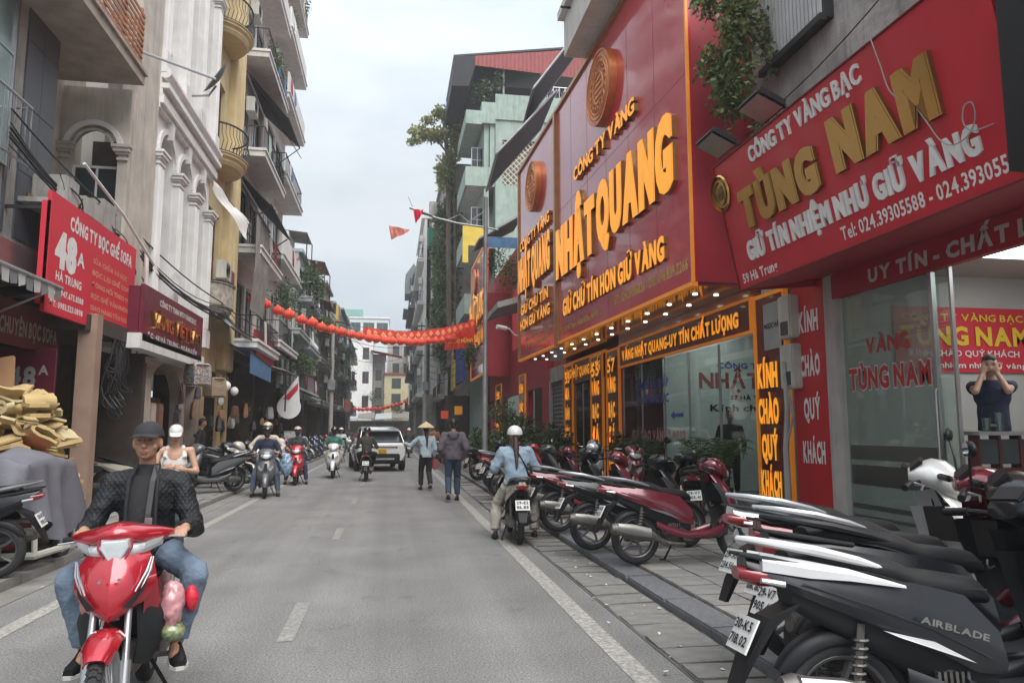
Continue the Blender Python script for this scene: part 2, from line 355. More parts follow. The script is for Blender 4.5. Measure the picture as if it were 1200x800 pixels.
# pavements (sheet under the slabs) and slabs / kerb stones as pieces
m_pavebase = mat('mortar_bed', (.09, .085, .08), .95, var=.2, bump=.4)
m_slab = mat('grey_paving_stone', (.2, .195, .185), .8, var=.22, scale=1.7, bump=.5, bscale=30, streak=.25)
m_slab2 = mat('pale_paving_stone', (.27, .255, .235), .8, var=.22, scale=1.7, bump=.5, bscale=30, streak=.25)
m_kerb = mat('dark_granite_kerb', (.135, .138, .145), .55, var=.35, scale=9, bump=.25, bscale=60)
m_kerbL = mat('worn_concrete_kerb', (.2, .19, .175), .8, var=.25, bump=.5, bscale=25, streak=.3)
m_gutter = mat('concrete_gutter_slab', (.19, .183, .168), .85, var=.25, scale=3, bump=.6, bscale=35, streak=.3)
def paved_mat():
    m = mat('far_paving', (.2, .193, .18), .85, var=.25, bump=.3); t = m.node_tree; K = t.links.new; p = t.nodes['Principled BSDF']
    src = p.inputs['Base Color'].links[0].from_socket; tc = t.nodes.new('ShaderNodeTexCoord')
    b = t.nodes.new('ShaderNodeTexBrick'); b.offset = 0; b.inputs['Scale'].default_value = 1; b.inputs['Brick Width'].default_value = .4; b.inputs['Row Height'].default_value = .4; b.inputs['Mortar Size'].default_value = .012
    b.inputs['Mortar'].default_value = (.4, .4, .4, 1); b.inputs['Color1'].default_value = (1, 1, 1, 1); b.inputs['Color2'].default_value = (.85, .85, .85, 1)
    K(tc.outputs['Object'], b.inputs['Vector']); x = t.nodes.new('ShaderNodeMix'); x.data_type = 'RGBA'; x.blend_type = 'MULTIPLY'; x.inputs[0].default_value = 1; K(src, x.inputs[6]); K(b.outputs['Color'], x.inputs[7]); K(x.outputs[2], p.inputs['Base Color']); return m
m_far_paving = paved_mat()
pr = MB().box(KR+.2, 8.2, -8, 94, -.01, .07).build('pavement', m_pavebase); kind(pr, 'structure')
pl = MB().box(-8.5, KL-.2, -8, 94, -.01, .07).build('pavement', m_pavebase); kind(pl, 'structure')
SL = [MB().box(-.5, .5, -.5, .5, -.03, 0).mesh('slab', bevel=.012) for _ in range(2)]
for me, m in zip(SL, (m_slab, m_slab2)): me.materials.append(m)
def slabs(parent, x0, x1, y0, y1, sz, z, mis=.004):
    nx = int(round((x1-x0)/sz)); ny = int(round((y1-y0)/sz))
    for i in range(nx):
        for j in range(ny):
            c = (x0+(i+.5)*(x1-x0)/nx, y0+(j+.5)*(y1-y0)/ny, z+rnd.uniform(-mis, mis))
            M = Matrix.Translation(c) @ Matrix.Rotation(rnd.uniform(-.012, .012), 4, 'X') @ Matrix.Rotation(rnd.uniform(-.012, .012), 4, 'Y') @ Matrix.Diagonal(((x1-x0)/nx-.014, (y1-y0)/ny-.014, 1, 1))
            inst(SL[0 if rnd.random() < .7 else 1], 'paving_slab', parent, M)
slabs(pr, KR+.31, 5.95, 3.4, 14.3, .405, .1)
slabs(pl, -6.2, KL-.22, 7.0, 18.6, .4, .1)
MB().box(KR+.31, 8.1, -8, 3.39, .07, .098).build('far_paving', m_far_paving, pr)
MB().box(KR+.31, 8.1, 14.31, 94, .07, .098).build('far_paving', m_far_paving, pr)
MB().box(5.96, 8.1, 3.4, 14.3, .07, .096).build('far_paving', m_far_paving, pr)
MB().box(-8.4, KL-.22, 18.62, 94, .07, .098).build('far_paving', m_far_paving, pl)
MB().box(-8.4, -6.21, -8, 18.6, .07, .096).build('far_paving', m_far_paving, pl)
MB().box(-6.2, KL-.22, -8, 6.98, .07, .098).build('far_paving', m_far_paving, pl)
KS = MB().box(-.5, .5, -.5, .5, -.15, 0).mesh('kerb', bevel=.02)
def kerb(parent, x0, x1, y0, y1, ln, z, m):
    me = KS.copy(); me.materials.append(m); y = y0
    while y < y1:
        l = ln*rnd.uniform(.85, 1.1)
        M = Matrix.Translation(((x0+x1)/2+rnd.uniform(-.012, .012), y+l/2, z+rnd.uniform(-.012, .008))) @ Matrix.Rotation(rnd.uniform(-.01, .01), 4, 'Z') @ Matrix.Rotation(rnd.uniform(-.02, .02), 4, 'Y') @ Matrix.Diagonal((x1-x0, l-.012, 1, 1))
        inst(me, 'kerb_stone', parent, M); y += l
kerb(pr, KR, KR+.29, -6, 40, 1.0, .088, m_kerb)
kerb(pl, KL-.2, KL, -6, 50, .8, .105, m_kerbL)
MB().box(KR, KR+.29, 41, 94, 0, .1).build('kerb_run', m_kerb, pr); MB().box(KL-.2, KL, 51, 94, 0, .1).build('kerb_run', m_kerbL, pl)
# gutter slabs between the right lane line and the kerb, left gutter strip
gb = MB().box(1.95, KR-.002, 2, 60, -.01, .006).build('gutter', m_pavebase); kind(gb, 'structure')
me = MB().box(-.5, .5, -.5, .5, -.03, 0).mesh('gutter_slab', bevel=.018); me.materials.append(m_gutter)
y = 2.4
while y < 26:
    l = rnd.uniform(.3, .42) if y < 16 else .9
    M = Matrix.Translation((2.205, y+l/2, .02+rnd.uniform(-.007, .008))) @ Matrix.Rotation(rnd.uniform(-.025, .025), 4, 'Z') @ Matrix.Rotation(rnd.uniform(-.035, .035), 4, 'X') @ Matrix.Rotation(rnd.uniform(-.04, .03), 4, 'Y') @ Matrix.Diagonal((.475, l-.026, 1, 1))
    inst(me, 'gutter_slab', gb, M); y += l
gl = MB().box(KL+.002, KL+.3, 3, 60, -.01, .008).build('gutter', m_gutter); kind(gl, 'structure')
# litter
m_litter = mat('litter_paper', (.6, .58, .54), .8, var=.2)
lm = MB()
for k in range(70):
    x = rnd.choice([rnd.uniform(1.8, 2.45)]*3+[rnd.uniform(-3.7, -3.2)]); y = rnd.uniform(4, 17) ; a = rnd.uniform(0, 6); s = rnd.uniform(.008, .028); z = .024
    lm.add([(x+s*math.cos(a+q)*rnd.uniform(.5, 1), y+s*math.sin(a+q), z+rnd.uniform(0, .012)) for q in (0, 1.6, 3.1, 4.7)], [(0, 1, 2, 3)])
o = lm.build('litter', m_litter); kind(o, 'stuff'); o['label'] = 'small scraps of pale litter lying along the gutter slabs'; o['category'] = 'litter'
# ================================================= FACADE HELPERS
def FM(side, X):
    if side == 'L': return Matrix(((0, 1, 0, X), (1, 0, 0, 0), (0, 0, 1, 0), (0, 0, 0, 1)))
    if side == 'R': return Matrix(((0, -1, 0, X), (1, 0, 0, 0), (0, 0, 1, 0), (0, 0, 0, 1)))
    return Matrix(((1, 0, 0, 0), (0, -1, 0, X), (0, 0, 1, 0), (0, 0, 0, 1)))     # faces the camera (-Y)
def B(fm): b = MB(); b.M = fm; return b
def wall(mb, u0, u1, v0, v1, ops, th=.25):
    us = sorted({u0, u1, *[o[0] for o in ops], *[o[1] for o in ops]}); vs_ = sorted({v0, v1, *[o[2] for o in ops], *[o[3] for o in ops]})
    us = [u for u in us if u0 <= u <= u1]; vs_ = [v for v in vs_ if v0 <= v <= v1]
    for a, b in zip(us, us[1:]):
        c0 = None
        for c, d in zip(vs_, vs_[1:]):
            hole = any(o[0] < (a+b)/2 < o[1] and o[2] < (c+d)/2 < o[3] for o in ops)
            if hole:
                if c0 is not None: mb.box(a, b, -th, 0, c0, c); c0 = None
            elif c0 is None: c0 = c
        if c0 is not None: mb.box(a, b, -th, 0, c0, vs_[-1])
    return mb
def window(parent, fm, u0, u1, v0, v1, fmat, nx=2, ny=2, depth=-.14, pane=None, fw=.05, sill=None, name='window'):
    b = B(fm); d0, d1 = depth-.03, depth+.03
    b.box(u0, u0+fw, d0, d1, v0, v1).box(u1-fw, u1, d0, d1, v0, v1).box(u0+fw, u1-fw, d0, d1, v0, v0+fw).box(u0+fw, u1-fw, d0, d1, v1-fw, v1)
    for i in range(1, nx): u = u0+(u1-u0)*i/nx; b.box(u-fw/2.6, u+fw/2.6, d0+.006, d1-.006, v0+fw, v1-fw)
    for i in range(1, ny): v = v0+(v1-v0)*i/ny; b.box(u0+fw, u1-fw, d0+.01, d1-.01, v-fw/3, v+fw/3)
    w_ = b.build(name, fmat, parent)
    b = B(fm); b.box(u0+.01, u1-.01, depth-.012, depth+.004, v0+.01, v1-.01).build('pane', pane or m_winglass, w_)
    if sill: B(fm).box(u0-.08, u1+.08, -.02, .07, v0-.09, v0).build('sill', sill, w_)
    return w_
def railing(parent, fm, u0, u1, d, v0, h, m, step=.13, pat=0, ends=True, r=.012):
    b = B(fm)
    b.tube([(u0, d, v0+h), (u1, d, v0+h)], .025, 6); b.tube([(u0, d, v0+.06), (u1, d, v0+.06)], .018, 6)
    n = max(2, int((u1-u0)/step))
    for i in range(n+1):
        u = u0+(u1-u0)*i/n; b.tube([(u, d, v0), (u, d, v0+h)], r, 4, False)
        if pat and i < n:
            q = (u1-u0)/n; b.tube([(u, d, v0+.1), (u+q/2, d, v0+h*.5), (u+q, d, v0+.1)], r*.8, 3, False); b.tube([(u, d, v0+h-.1), (u+q/2, d, v0+h*.5), (u+q, d, v0+h-.1)], r*.8, 3, False)
    if ends:
        for u in (u0, u1):
            b.tube([(u, 0, v0+h), (u, d, v0+h)], .022, 5)
            k = max(1, int(d/.16))
            for i in range(k): b.tube([(u, d*i/k, v0), (u, d*i/k, v0+h)], r, 4, False)
    return b.build('railing', m, parent)
def slab(parent, fm, u0, u1, d1, v, t, m, lip=True, name='balcony'):
    b = B(fm); b.box(u0, u1, 0, d1, v, v+t)
    if lip: b.box(u0-.04, u1+.04, 0, d1+.05, v+t, v+t+.07).box(u0-.02, u1+.02, .0, d1+.025, v+t+.07, v+t+.1)
    return b.build(name, m, parent)
def ac(parent, fm, u, d, v, m=None):
    b = B(fm); b.box(u, u+.8, d, d+.3, v, v+.56); o = b.build('air_conditioner', m or m_acwhite, parent, bevel=.02)
    b = B(fm); 
    for k in range(5): b.torus((u+.28, d+.308, v+.28), .04+.045*k, .006, 'Y', 18, 4)
    for k in range(6): a = k*PI/3; b.tube([(u+.28, d+.308, v+.28), (u+.28+.23*math.cos(a), d+.308, v+.28+.23*math.sin(a))], .005, 3)
    b.build('grille', m_black, o); return o
m_acwhite = mat('yellowed_white_plastic', (.5, .49, .44), .5, var=.15, streak=.3)
m_beige = mat('beige_plaster', (.49, .445, .385), .85, var=.16, streak=.45, bump=.3, bscale=20)
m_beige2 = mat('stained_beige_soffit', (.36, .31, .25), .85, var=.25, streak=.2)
m_clean = mat('white_stucco', (.72, .705, .685), .75, var=.1, streak=.3, scol=(.25, .23, .2), bump=.15, bscale=30)
m_yellow = mat('yellow_stucco', (.58, .46, .25), .75, var=.12, streak=.3, scol=(.2, .13, .06))
m_pale = mat('pale_grey_stucco', (.68, .665, .64), .8, var=.1, streak=.35, scol=(.12, .11, .1))
m_pale2 = mat('grey_green_stucco', (.36, .40, .36), .8, var=.12, streak=.4)
m_oldgrey = mat('old_grey_wall', (.33, .315, .29), .9, var=.2, streak=.6)
m_granite = mat('grey_granite_tile', (.085, .09, .105), .35, var=.25, scale=14, streak=.1)
m_wood = mat('varnished_wood', (.16, .085, .045), .5, var=.3, scale=6)
m_rust = mat('rusty_orange_slat', (.36, .15, .07), .7, var=.4, scale=6)
m_iron = mat('dark_iron', (.04, .04, .042), .5, .5, var=.2)
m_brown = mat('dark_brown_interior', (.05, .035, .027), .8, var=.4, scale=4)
m_canvas = mat('black_canvas', (.03, .032, .036), .8, var=.3)
m_blueaw = mat('faded_blue_canvas', (.07, .17, .32), .7, var=.3, streak=.3)
m_corr = mat('weathered_corrugated_sheet', (.22, .2, .18), .75, .2, var=.25, streak=.4)
m_redroof = mat('red_corrugated_roof', (.27, .055, .05), .6, .1, var=.15, streak=.2)
m_stone = mat('stone_cladding', (.33, .3, .25), .8, var=.4, scale=7, bump=.8, bscale=8)
leafA = leaf_mat('leaf_dark', (.02, .045, .014), (.07, .12, .035))
leafB = leaf_mat('leaf_mid', (.045, .08, .025), (.15, .2, .06))
leafC = leaf_mat('leaf_yellowish', (.16, .19, .06), (.38, .38, .16))
def fluted(b, uc, v0, v1, w, d=.12, n=5):
    """pilaster shaft with raised flutes"""
    b.box(uc-w/2, uc+w/2, 0, d, v0, v1)
    for k in range(n):
        u = uc-w/2+w*(k+.5)/n; r_ = w/n*.36
        pts = [(u+r_*math.cos(a), d+r_*math.sin(a)*.9, 0) for a in (0, PI/4, PI/2, 3*PI/4, PI)]
        b.prism([(p[0], p[1], v0+.05) for p in pts], (0, 0, v1-v0-.1))
def capital(b, uc, v, w, d=.12):
    for k, (e, h0, h1) in enumerate([(.03, 0, .05), (.0, .05, .11), (.05, .11, .16), (.09, .16, .24), (.12, .24, .3)]): b.box(uc-w/2-e, uc+w/2+e, 0, d+e, v+h0, v+h1)
def arch_fill(b, u0, u1, vs_, vt, d0, d1, n=12, flat=1.):
    """spandrels over a round-headed opening u0..u1 springing at vs_, up to vt"""
    uc = (u0+u1)/2; r_ = (u1-u0)/2
    for s in (-1, 1):
        pts = [(uc+s*r_, 0, vt)]+[(uc+s*r_*math.cos(a*PI/2/n), 0, vs_+flat*r_*math.sin(a*PI/2/n)) for a in range(n+1)]+[(uc, 0, vt)]
        b.prism([(p[0], d0, p[2]) for p in pts], (0, d1-d0, 0))
def arch_trim(b, u0, u1, vs_, w, d0, d1, n=14):
    uc = (u0+u1)/2; r_ = (u1-u0)/2
    rings = [[(uc-(r_+q)*math.cos(PI*a/n), dd, vs_+(r_+q)*math.sin(PI*a/n)) for q, dd in ((0, d0), (w, d0), (w, d1), (0, d1))] for a in range(n+1)]
    b.loft(rings)

# ================================================= LEFT ROW
# --- granite fronted building
fm = FM('L', -5.9)
t = thing('granite_building', 'dark grey granite clad building with curtain glass at the left edge', 'building', (-6, 11, 0))
B(fm).box(4, 13.6, -6, -.03, 4.0, 15).build('wall', m_oldgrey, t)
tl = MB().box(-.5, .5, 0, .03, -.5, .5).mesh('tile', bevel=.004); tl.materials.append(m_granite)
for i, u in enumerate((12.45, 13.0)):
    for j in range(9):
        inst(tl, 'tile', t, Matrix.Translation(-Vector(t.location)) @ fm @ Matrix.Translation((u+.28, -.03, 4.6+1.1*j+.55)) @ Matrix.Diagonal((.545, 1, 1.09, 1)))
for j in range(9): inst(tl, 'tile', t, Matrix.Translation(-Vector(t.location)) @ fm @ Matrix.Translation((12.1, -.035, 4.6+1.1*j+.55)) @ Matrix.Diagonal((.09, 1, 1.09, 1)))
window(t, fm, 8, 12.04, 5.6, 14.5, m_steel, 4, 5, -.0, mat('curtain_glass', (.16, .22, .22), .1, var=.2, spec=.9))
railing(t, fm, 9, 12.2, .25, 5.6, 1.0, m_steel, .16)
B(fm).box(6, 13.62, 0, .35, 3.98, 4.35).build('fascia_band', m_steel, t)
sg = thing('gilt_letters_sign', 'small gold letters MP MS fixed to the dark granite wall', 'sign', (-5.86, 12.9, 5))
lettering('MP', (-5.885, 12.72, 5.28), (0, 1, 0), (0, 0, 1), .2, .14, [m_gold, m_gold], sg, .03)
lettering('MS', (-5.885, 13.18, 5.28), (0, 1, 0), (0, 0, 1), .2, .14, [m_gold, m_gold], sg, .03)
# ground floor recess under the granite building
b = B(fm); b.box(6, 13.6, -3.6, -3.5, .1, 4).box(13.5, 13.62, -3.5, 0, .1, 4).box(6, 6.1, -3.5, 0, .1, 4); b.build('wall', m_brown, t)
sg = thing('upholstery_fascia_sign', 'faded dark red fascia sign reading CHUYEN BOC SOFA over the foam shop', 'sign', (-5.8, 12.6, 3.2))
B(FM('L', -5.8)).box(10.5, 14.1, -.05, 0, 2.9, 3.6).build('board', mat('faded_dark_red', (.12, .02, .02), .7, var=.2), sg)
lettering('CHUYÊN BỌC SOFA', (-5.8, 12.05, 3.07), (0, 1, 0), (0, 0, 1), 1.95, .26, [mat('faded_lettering', (.28, .24, .2), .7)], sg, gap=.1)
# silver valance awning
t = thing('striped_awning', 'worn silver striped folding awning under the granite building', 'awning', (-5.4, 12.4, 3.7))
b = MB()
for k in range(14):
    y = 8.9+k*.22; b.m = k % 2; b.add([(-5.85, y, 4.0), (-5.85, y+.22, 4.0), (-4.95, y+.22, 3.72), (-4.95, y, 3.72)], [(0, 1, 2, 3)]); b.add([(-4.95, y, 3.72), (-4.95, y+.22, 3.72), (-4.94, y+.2, 3.5+.03*(k % 3)), (-4.94, y+.02, 3.5)], [(0, 1, 2, 3)])
b.m = 0; b.build('canvas', [mat('silver_canvas', (.4, .4, .38), .7, var=.2), mat('grey_canvas_stripe', (.16, .17, .17), .7, var=.2)], t)
MB().tube([(-4.95, 8.85, 3.72), (-4.95, 12.0, 3.72)], .03, 6).tube([(-5.8, 11.9, 3.3), (-4.95, 11.9, 3.72)], .02, 6).build('front_bar', m_steel, t)

# --- set back bay with the balcony and the camera-facing arch
t = thing('beige_balcony_house', 'stained beige house with deep balcony over a round arch', 'building', (-6.6, 14.5, 0))
fb = FM('L', -6.6)
b = wall(B(fb), 13.6, 15.4, 3.6, 16, [(13.9, 15.0, 4.9, 7.2), (13.9, 15.0, 9.2, 12)]); b.box(13.6, 17.1, -5, -.26, 0.1, 16); b.build('wall', m_beige, t)
window(t, fb, 13.9, 15.0, 4.9, 7.2, m_white, 2, 3); window(t, fb, 13.9, 15.0, 9.2, 12, m_wood, 2, 3)
fa = FM('S', 15.4)
b = B(fa); b.box(-6.6, -6.42, -.3, 0, 3.6, 8.45).box(-5.5, -5.3, -.3, 0, 3.6, 8.45); b.box(-6.42, -5.5, -.3, 0, 3.6, 5.0); arch_fill(b, -6.42, -5.5, 7.2, 8.45, -.3, 0)
b.build('arch_wall', m_beige, t)
b = B(fa); arch_trim(b, -6.42, -5.5, 7.2, .1, 0, .05); b.build('arch_trim', m_clean, t)
b = B(fa); arch_trim(b, -6.3, -5.62, 7.2, .05, 0, .03); capital(b, -5.4, 6.95, .14, .03); capital(b, -6.5, 6.95, .2, .03); b.build('capital', m_beige, t)
window(t, fa, -6.42, -5.5, 5.0, 6.9, m_white, 2, 2, -.27); B(fa).box(-6.42, -5.42, -1.2, -1.15, 6.9, 7.75).build('louvre_panel', m_brown, t)
B(FM('L', -5.3)).box(15.71, 17.08, -.3, 0, 3.6, 16).build('front_wall', m_beige, t)
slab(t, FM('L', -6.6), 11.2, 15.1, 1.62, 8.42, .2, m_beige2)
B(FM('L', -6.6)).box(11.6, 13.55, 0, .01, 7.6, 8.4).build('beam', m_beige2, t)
fl = FM('L', -5.0)
for k in range(9):
    B(fl).box(11.25, 15.05, -.05+.002*k, -.03+.002*k, 8.84+.12*k, 8.9+.12*k).build('slat', m_rust, t)
for k in range(5): B(fl).box(11.3+.92*k, 11.36+.92*k, -.09, -.055, 8.74, 10).build('rail_post', m_rust, t)
for k in range(9): B(FM('S', 15.08)).box(-6.4, -5.05, -.02, .0, 8.84+.12*k, 8.9+.12*k).build('slat', m_rust, t)
# ground floor below: dark shop recess with wooden pillar and shelves
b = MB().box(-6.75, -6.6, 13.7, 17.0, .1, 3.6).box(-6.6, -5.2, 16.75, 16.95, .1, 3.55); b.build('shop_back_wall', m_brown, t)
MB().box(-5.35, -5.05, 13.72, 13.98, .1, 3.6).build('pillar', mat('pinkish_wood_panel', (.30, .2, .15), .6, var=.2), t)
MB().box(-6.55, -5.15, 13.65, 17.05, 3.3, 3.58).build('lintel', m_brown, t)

# --- white classical building
fm = FM('L', -5.4)
t = thing('white_classical_building', 'white stucco building with fluted pilasters and arched bays', 'building', (-5.5, 19.5, 0))
bays = [(17.55, 18.75), (19.15, 20.3), (20.7, 21.85)]; pils = [17.33, 18.95, 20.5, 22.08]
ops = [(a, c, 4.2, 8.6) for a, c in bays]+[(a, c, 9.9, 15.2) for a, c in bays]
b = wall(B(fm), 17.1, 22.35, 3.9, 19, ops, .35); b.box(17.1, 22.35, -6, -1.0, 3.9, 19)
for a, c in bays: arch_fill(b, a, c, 7.95, 8.6, -.35, 0); arch_fill(b, a, c, 14.55, 15.2, -.35, 0)
b.build('wall', m_clean, t)
for a, c in bays:
    for v in (7.95, 14.55):
        b = B(fm); arch_trim(b, a-.02, c+.02, v, .13, 0, .06); 
        b.prism([((a+c)/2-.07, 0, v+.5), ((a+c)/2+.07, 0, v+.5), ((a+c)/2+.13, 0, v+.95), ((a+c)/2-.13, 0, v+.95)], (0, .14, 0)); b.build('arch_moulding', m_clean, t)
    for v in (4.2, 9.9):
        b = B(fm); b.box(a, c, -.3, -.24, v, v+1.0).box(a, c, -.34, -.16, v+1.0, v+1.1).box(a, c, -.34, -.16, v, v+.12)
        for k in range(5): u = a+(c-a)*(k+.5)/5; b.lathe([(.035, v+.12), (.07, v+.3), (.04, v+.6), (.05, v+.95)], (u, -.2, 0), 'Z', 8)
        b.build('balustrade', m_clean, t)
        window(t, fm, a+.12, c-.12, v+1.1, v+4.1, m_white, 2, 3, -.7, fw=.08)
for u in pils:
    for v0, v1 in ((4.4, 7.55), (10.2, 14.1)):
        b = B(fm); fluted(b, u, v0, v1, .36, .16); b.box(u-.24, u+.24, 0, .22, v0-.5, v0); capital(b, u, v1, .36, .16); b.build('pilaster', m_clean, t)
b = B(fm)
for k, (d, v0, v1) in enumerate([(.12, 8.85, 8.95), (.2, 8.95, 9.15), (.16, 9.15, 9.3), (.3, 9.3, 9.42), (.12, 9.42, 9.6)]): b.box(17.08-.004*k, 22.37+.004*k, 0, d, v0, v1)
b.tube([(17.1, .2, 9.68), (22.35, .2, 9.68)], .13, 12); b.build('cornice', m_clean, t)
B(fm).box(17.09, 22.36, 0, .1, 3.88, 4.0).build('string_course', m_clean, t)
# ground floor canopy, fluted column and arched shop opening
b = B(fm); b.box(15.5, 20.6, -.5, .5, 3.2, 3.5); b.build('canopy', m_pale, t)
m_tan = mat('tan_marble', (.36, .3, .25), .4, var=.2, scale=3)
b = B(fm); b.box(16.95, 17.6, -.3, .12, .1, 2.85)
for k in range(5): b.prism([(17.0+.11*k+.045+.045*math.cos(a), .12+.04*math.sin(a), .3) for a in (0, .8, 1.57, 2.35, PI)], (0, 0, 2.4))
capital(b, 17.27, 2.85, .66, .12); b.build('column', m_tan, t)
B(FM('S', 16.95)).box(-5.75, -5.28, -.1, .02, .3, 2.85).build('column_face', m_tan, t)
b = B(fm); b.box(17.6, 17.75, -.3, 0, .1, 3.2); b.box(20.6, 22.35, -.3, 0, 2.9, 3.88); arch_fill(b, 17.75, 20.6, 2.2, 3.2, -.3, 0, flat=.7); b.box(20.6, 20.9, -.3, 0, .1, 2.9); b.box(22.1, 22.35, -.3, 0, .1, 2.9); b.build('shopfront_wall', m_tan, t)
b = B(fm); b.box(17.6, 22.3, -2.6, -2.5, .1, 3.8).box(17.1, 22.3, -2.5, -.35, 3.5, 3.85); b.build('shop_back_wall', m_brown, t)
for k, u in enumerate((17.95, 18.5)):
    b = B(fm); fluted(b, u, .1, 2.2, .3, .1); b.build('inner_pilaster', m_wood if k else m_tan, t)
b = B(fm); b.box(19.2, 20.5, -.6, -.5, .1, 2.4); b.build('door', mat('carved_brown_door', (.12, .07, .04), .5, var=.3, scale=10), t)

# --- 48A sign
sg = thing('sofa_company_sign', 'bright red projecting sign reading CONG TY BOC GHE SOFA 48A HA TRUNG', 'sign', (-5.2, 14, 3.4))
fs = FM('L', -5.2); m_red48 = mat('bright_red_banner', (.58, .022, .045), .5, var=.06)
b = B(fs); b.box(12.05, 15.9, -.06, 0, 3.38, 5.26); b.build('board', m_red48, sg)
B(FM('S', 12.05)).box(-5.34, -5.21, -.05, 0, 3.5, 5.1).build('side_board', m_red48, sg)
b = B(fs); 
for u in (12.2, 13.9, 15.7): b.box(u, u+.05, -.8, -.06, 5.0, 5.05).box(u, u+.05, -.8, -.06, 3.6, 3.65)
b.build('bracket', m_iron, sg)
def LS(txt, u, v, wd, cap, m, p=sg, X=-5.2, **k): lettering(txt, (X, u, v), (0, 1, 0), (0, 0, 1), wd, cap, m if isinstance(m, list) else [m], p, **k)
LS('CÔNG TY BỌC GHẾ SOFA', 12.75, 4.83, 2.9, .23, m_whiteletter, gap=.1, heavy=.03)
LS('48', 12.3, 4.15, .75, .58, m_whiteletter, bold=.04, heavy=.05); LS('A', 13.1, 4.32, .3, .24, m_whiteletter)
LS('HÀ TRUNG', 12.35, 3.93, .98, .14, m_whiteletter); LS('ĐT: 0947.675.8388', 12.2, 3.7, 1.25, .1, m_whiteletter); LS('ĐT: 0983.523.0898', 12.2, 3.5, 1.25, .1, m_whiteletter)
m_yel = mat('faded_yellow_print', (.62, .28, .16), .6, var=.1)
for k, (tx, wd) in enumerate([('SỬA CHỮA VÀ BỌC', 1.7), ('BỌC LẠI GHẾ SOFA', 2.0), ('ĐÓNG MỚI THEO MẪU', 2.1), ('BỌC GHẾ VĂN PHÒNG', 2.0), ('GIAO HÀNG TẬN NƠI', 1.8), ('NHẬN ĐẶT MAY ĐỆM', 1.9)]):
    LS(tx, 13.75, 4.5-.205*k, wd, .09, m_yel)
sg = thing('gold_dealer_sign', 'dark maroon canopy sign with raised gold letters VANG VIET BAO', 'sign', (-4.9, 18, 3.4))
B(FM('L', -4.9)).box(15.6, 20.3, -.08, 0, 3.36, 4.5).build('board', mat('maroon_sign', (.13, .012, .03), .4, var=.1, coat=.2), sg)
B(FM('S', 15.6)).box(-5.4, -4.99, -.08, 0, 3.4, 4.46).build('side_board', mat('maroon_sign', (.1, .01, .02)), sg)
LS('CÔNG TY TNHH MTV VÀNG BẠC', 16.6, 4.22, 3.0, .13, m_whiteletter, sg, -4.9, gap=.1)
LS('VÀNG VIỆT BẢO', 16.0, 3.72, 3.9, .3, [m_gold, m_gold], sg, -4.9, depth=.07, split=True, bold=.03)
LS('ĐC: 48 HÀ TRUNG - HOÀN KIẾM', 15.9, 3.47, 3.9, .11, m_whiteletter, sg, -4.9, gap=.12)
# satellite dish
t = thing('satellite_dish', 'grey satellite dish seen edge on against the white pilasters', 'satellite dish', (-4.7, 19.6, 10.6))
dm = MB(); dm.M = Matrix.Translation((-4.62, 19.6, 10.75)) @ Matrix.Rotation(R(-60), 4, 'Z') @ Matrix.Rotation(R(62), 4, 'X')
dm.lathe([(.02, 0), (.2, .02), (.38, .07), (.5, .13), (.505, .135), (.38, .08), (.02, .01)], n=24)
dm.build('dish', mat('grey_dish', (.14, .15, .15), .5, .3), t, smooth=40)
MB().tube([(-5.4, 19.7, 10.3), (-4.9, 19.7, 10.35), (-4.7, 19.62, 10.6)], .03, 6).build('mount', m_steel, t)
for k, (a, c) in enumerate([((-6, 14.9, 9.35), (-3.75, 15.6, 8.9)), ((-5.9, 10.2, 8.9), (-4.95, 12.4, 8.65))]):
    o = MB().tube([a, c], .028, 6).build('metal_pole', m_steel); tag(o, ['thin steel laundry pole jutting from under the rusty balcony', 'thin steel pole jutting past the granite building at the upper corner'][k], 'pole')

# --- yellow building with round balconies
fm = FM('L', -5.5)
t = thing('yellow_building', 'narrow yellow stucco building with fluted piers and half round balconies', 'building', (-5.6, 24, 0))
ops = [(22.75, 24.2, v, v+2.4) for v in (5.9, 10.1, 14.3, 18.2)]
b = wall(B(fm), 22.35, 26.2, 3.4, 23, ops); b.box(22.35, 26.2, -6, -1, 3.4, 23); b.build('wall', m_yellow, t)
for v in (5.9, 10.1, 14.3, 18.2): window(t, fm, 22.75, 24.2, v, v+2.4, m_wood, 3, 3, -.15)
for u, w_ in ((25.0, .6), (25.8, .6)):
    b = B(fm); fluted(b, u, 3.5, 22.8, w_, .2, 4); b.build('pilaster', m_yellow, t)
def halfround(v, r_, uc, m, rail=True, hh=.35, wm=None):
    b = B(fm); n = 16
    arc = lambda q, z: [(uc-q*math.cos(PI*i/n), q*.75*math.sin(PI*i/n), z) for i in range(n+1)]
    rings = [arc(r_*.82, v), arc(r_*.9, v+.1), arc(r_*.9, v+.16), arc(r_, v+.22), arc(r_, v+hh-.06), arc(r_*1.05, v+hh-.05), arc(r_*1.05, v+hh), arc(.02, v+hh)]
    b.loft(rings, cap=False, closed=False); b.add(arc(r_*.82, v), [tuple(range(n+1))]); o = b.build('balcony', m, t)
    b = B(fm); b.loft([arc(r_*1.052, v+hh-.03), arc(r_*1.052, v+hh+.005)], cap=False, closed=False); b.build('edge_band', m_iron, o)
    if rail:
        b = B(fm); z0 = v+hh
        b.tube([(uc-r_*math.cos(PI*i/n), r_*.75*math.sin(PI*i/n), z0+.85) for i in range(n+1)], .03, 6)
        for i in range(0, 25):
            a = PI*i/24; p = (uc-r_*math.cos(a), r_*.75*math.sin(a)); q = (uc-r_*1.08*math.cos(a+.06), r_*1.08*.75*math.sin(a+.06))
            b.tube([(p[0], p[1], z0), (q[0], q[1], z0+.3), (p[0], p[1], z0+.55), (p[0], p[1], z0+.85)], .012, 4, False)
        b.build('railing', m_iron, t)
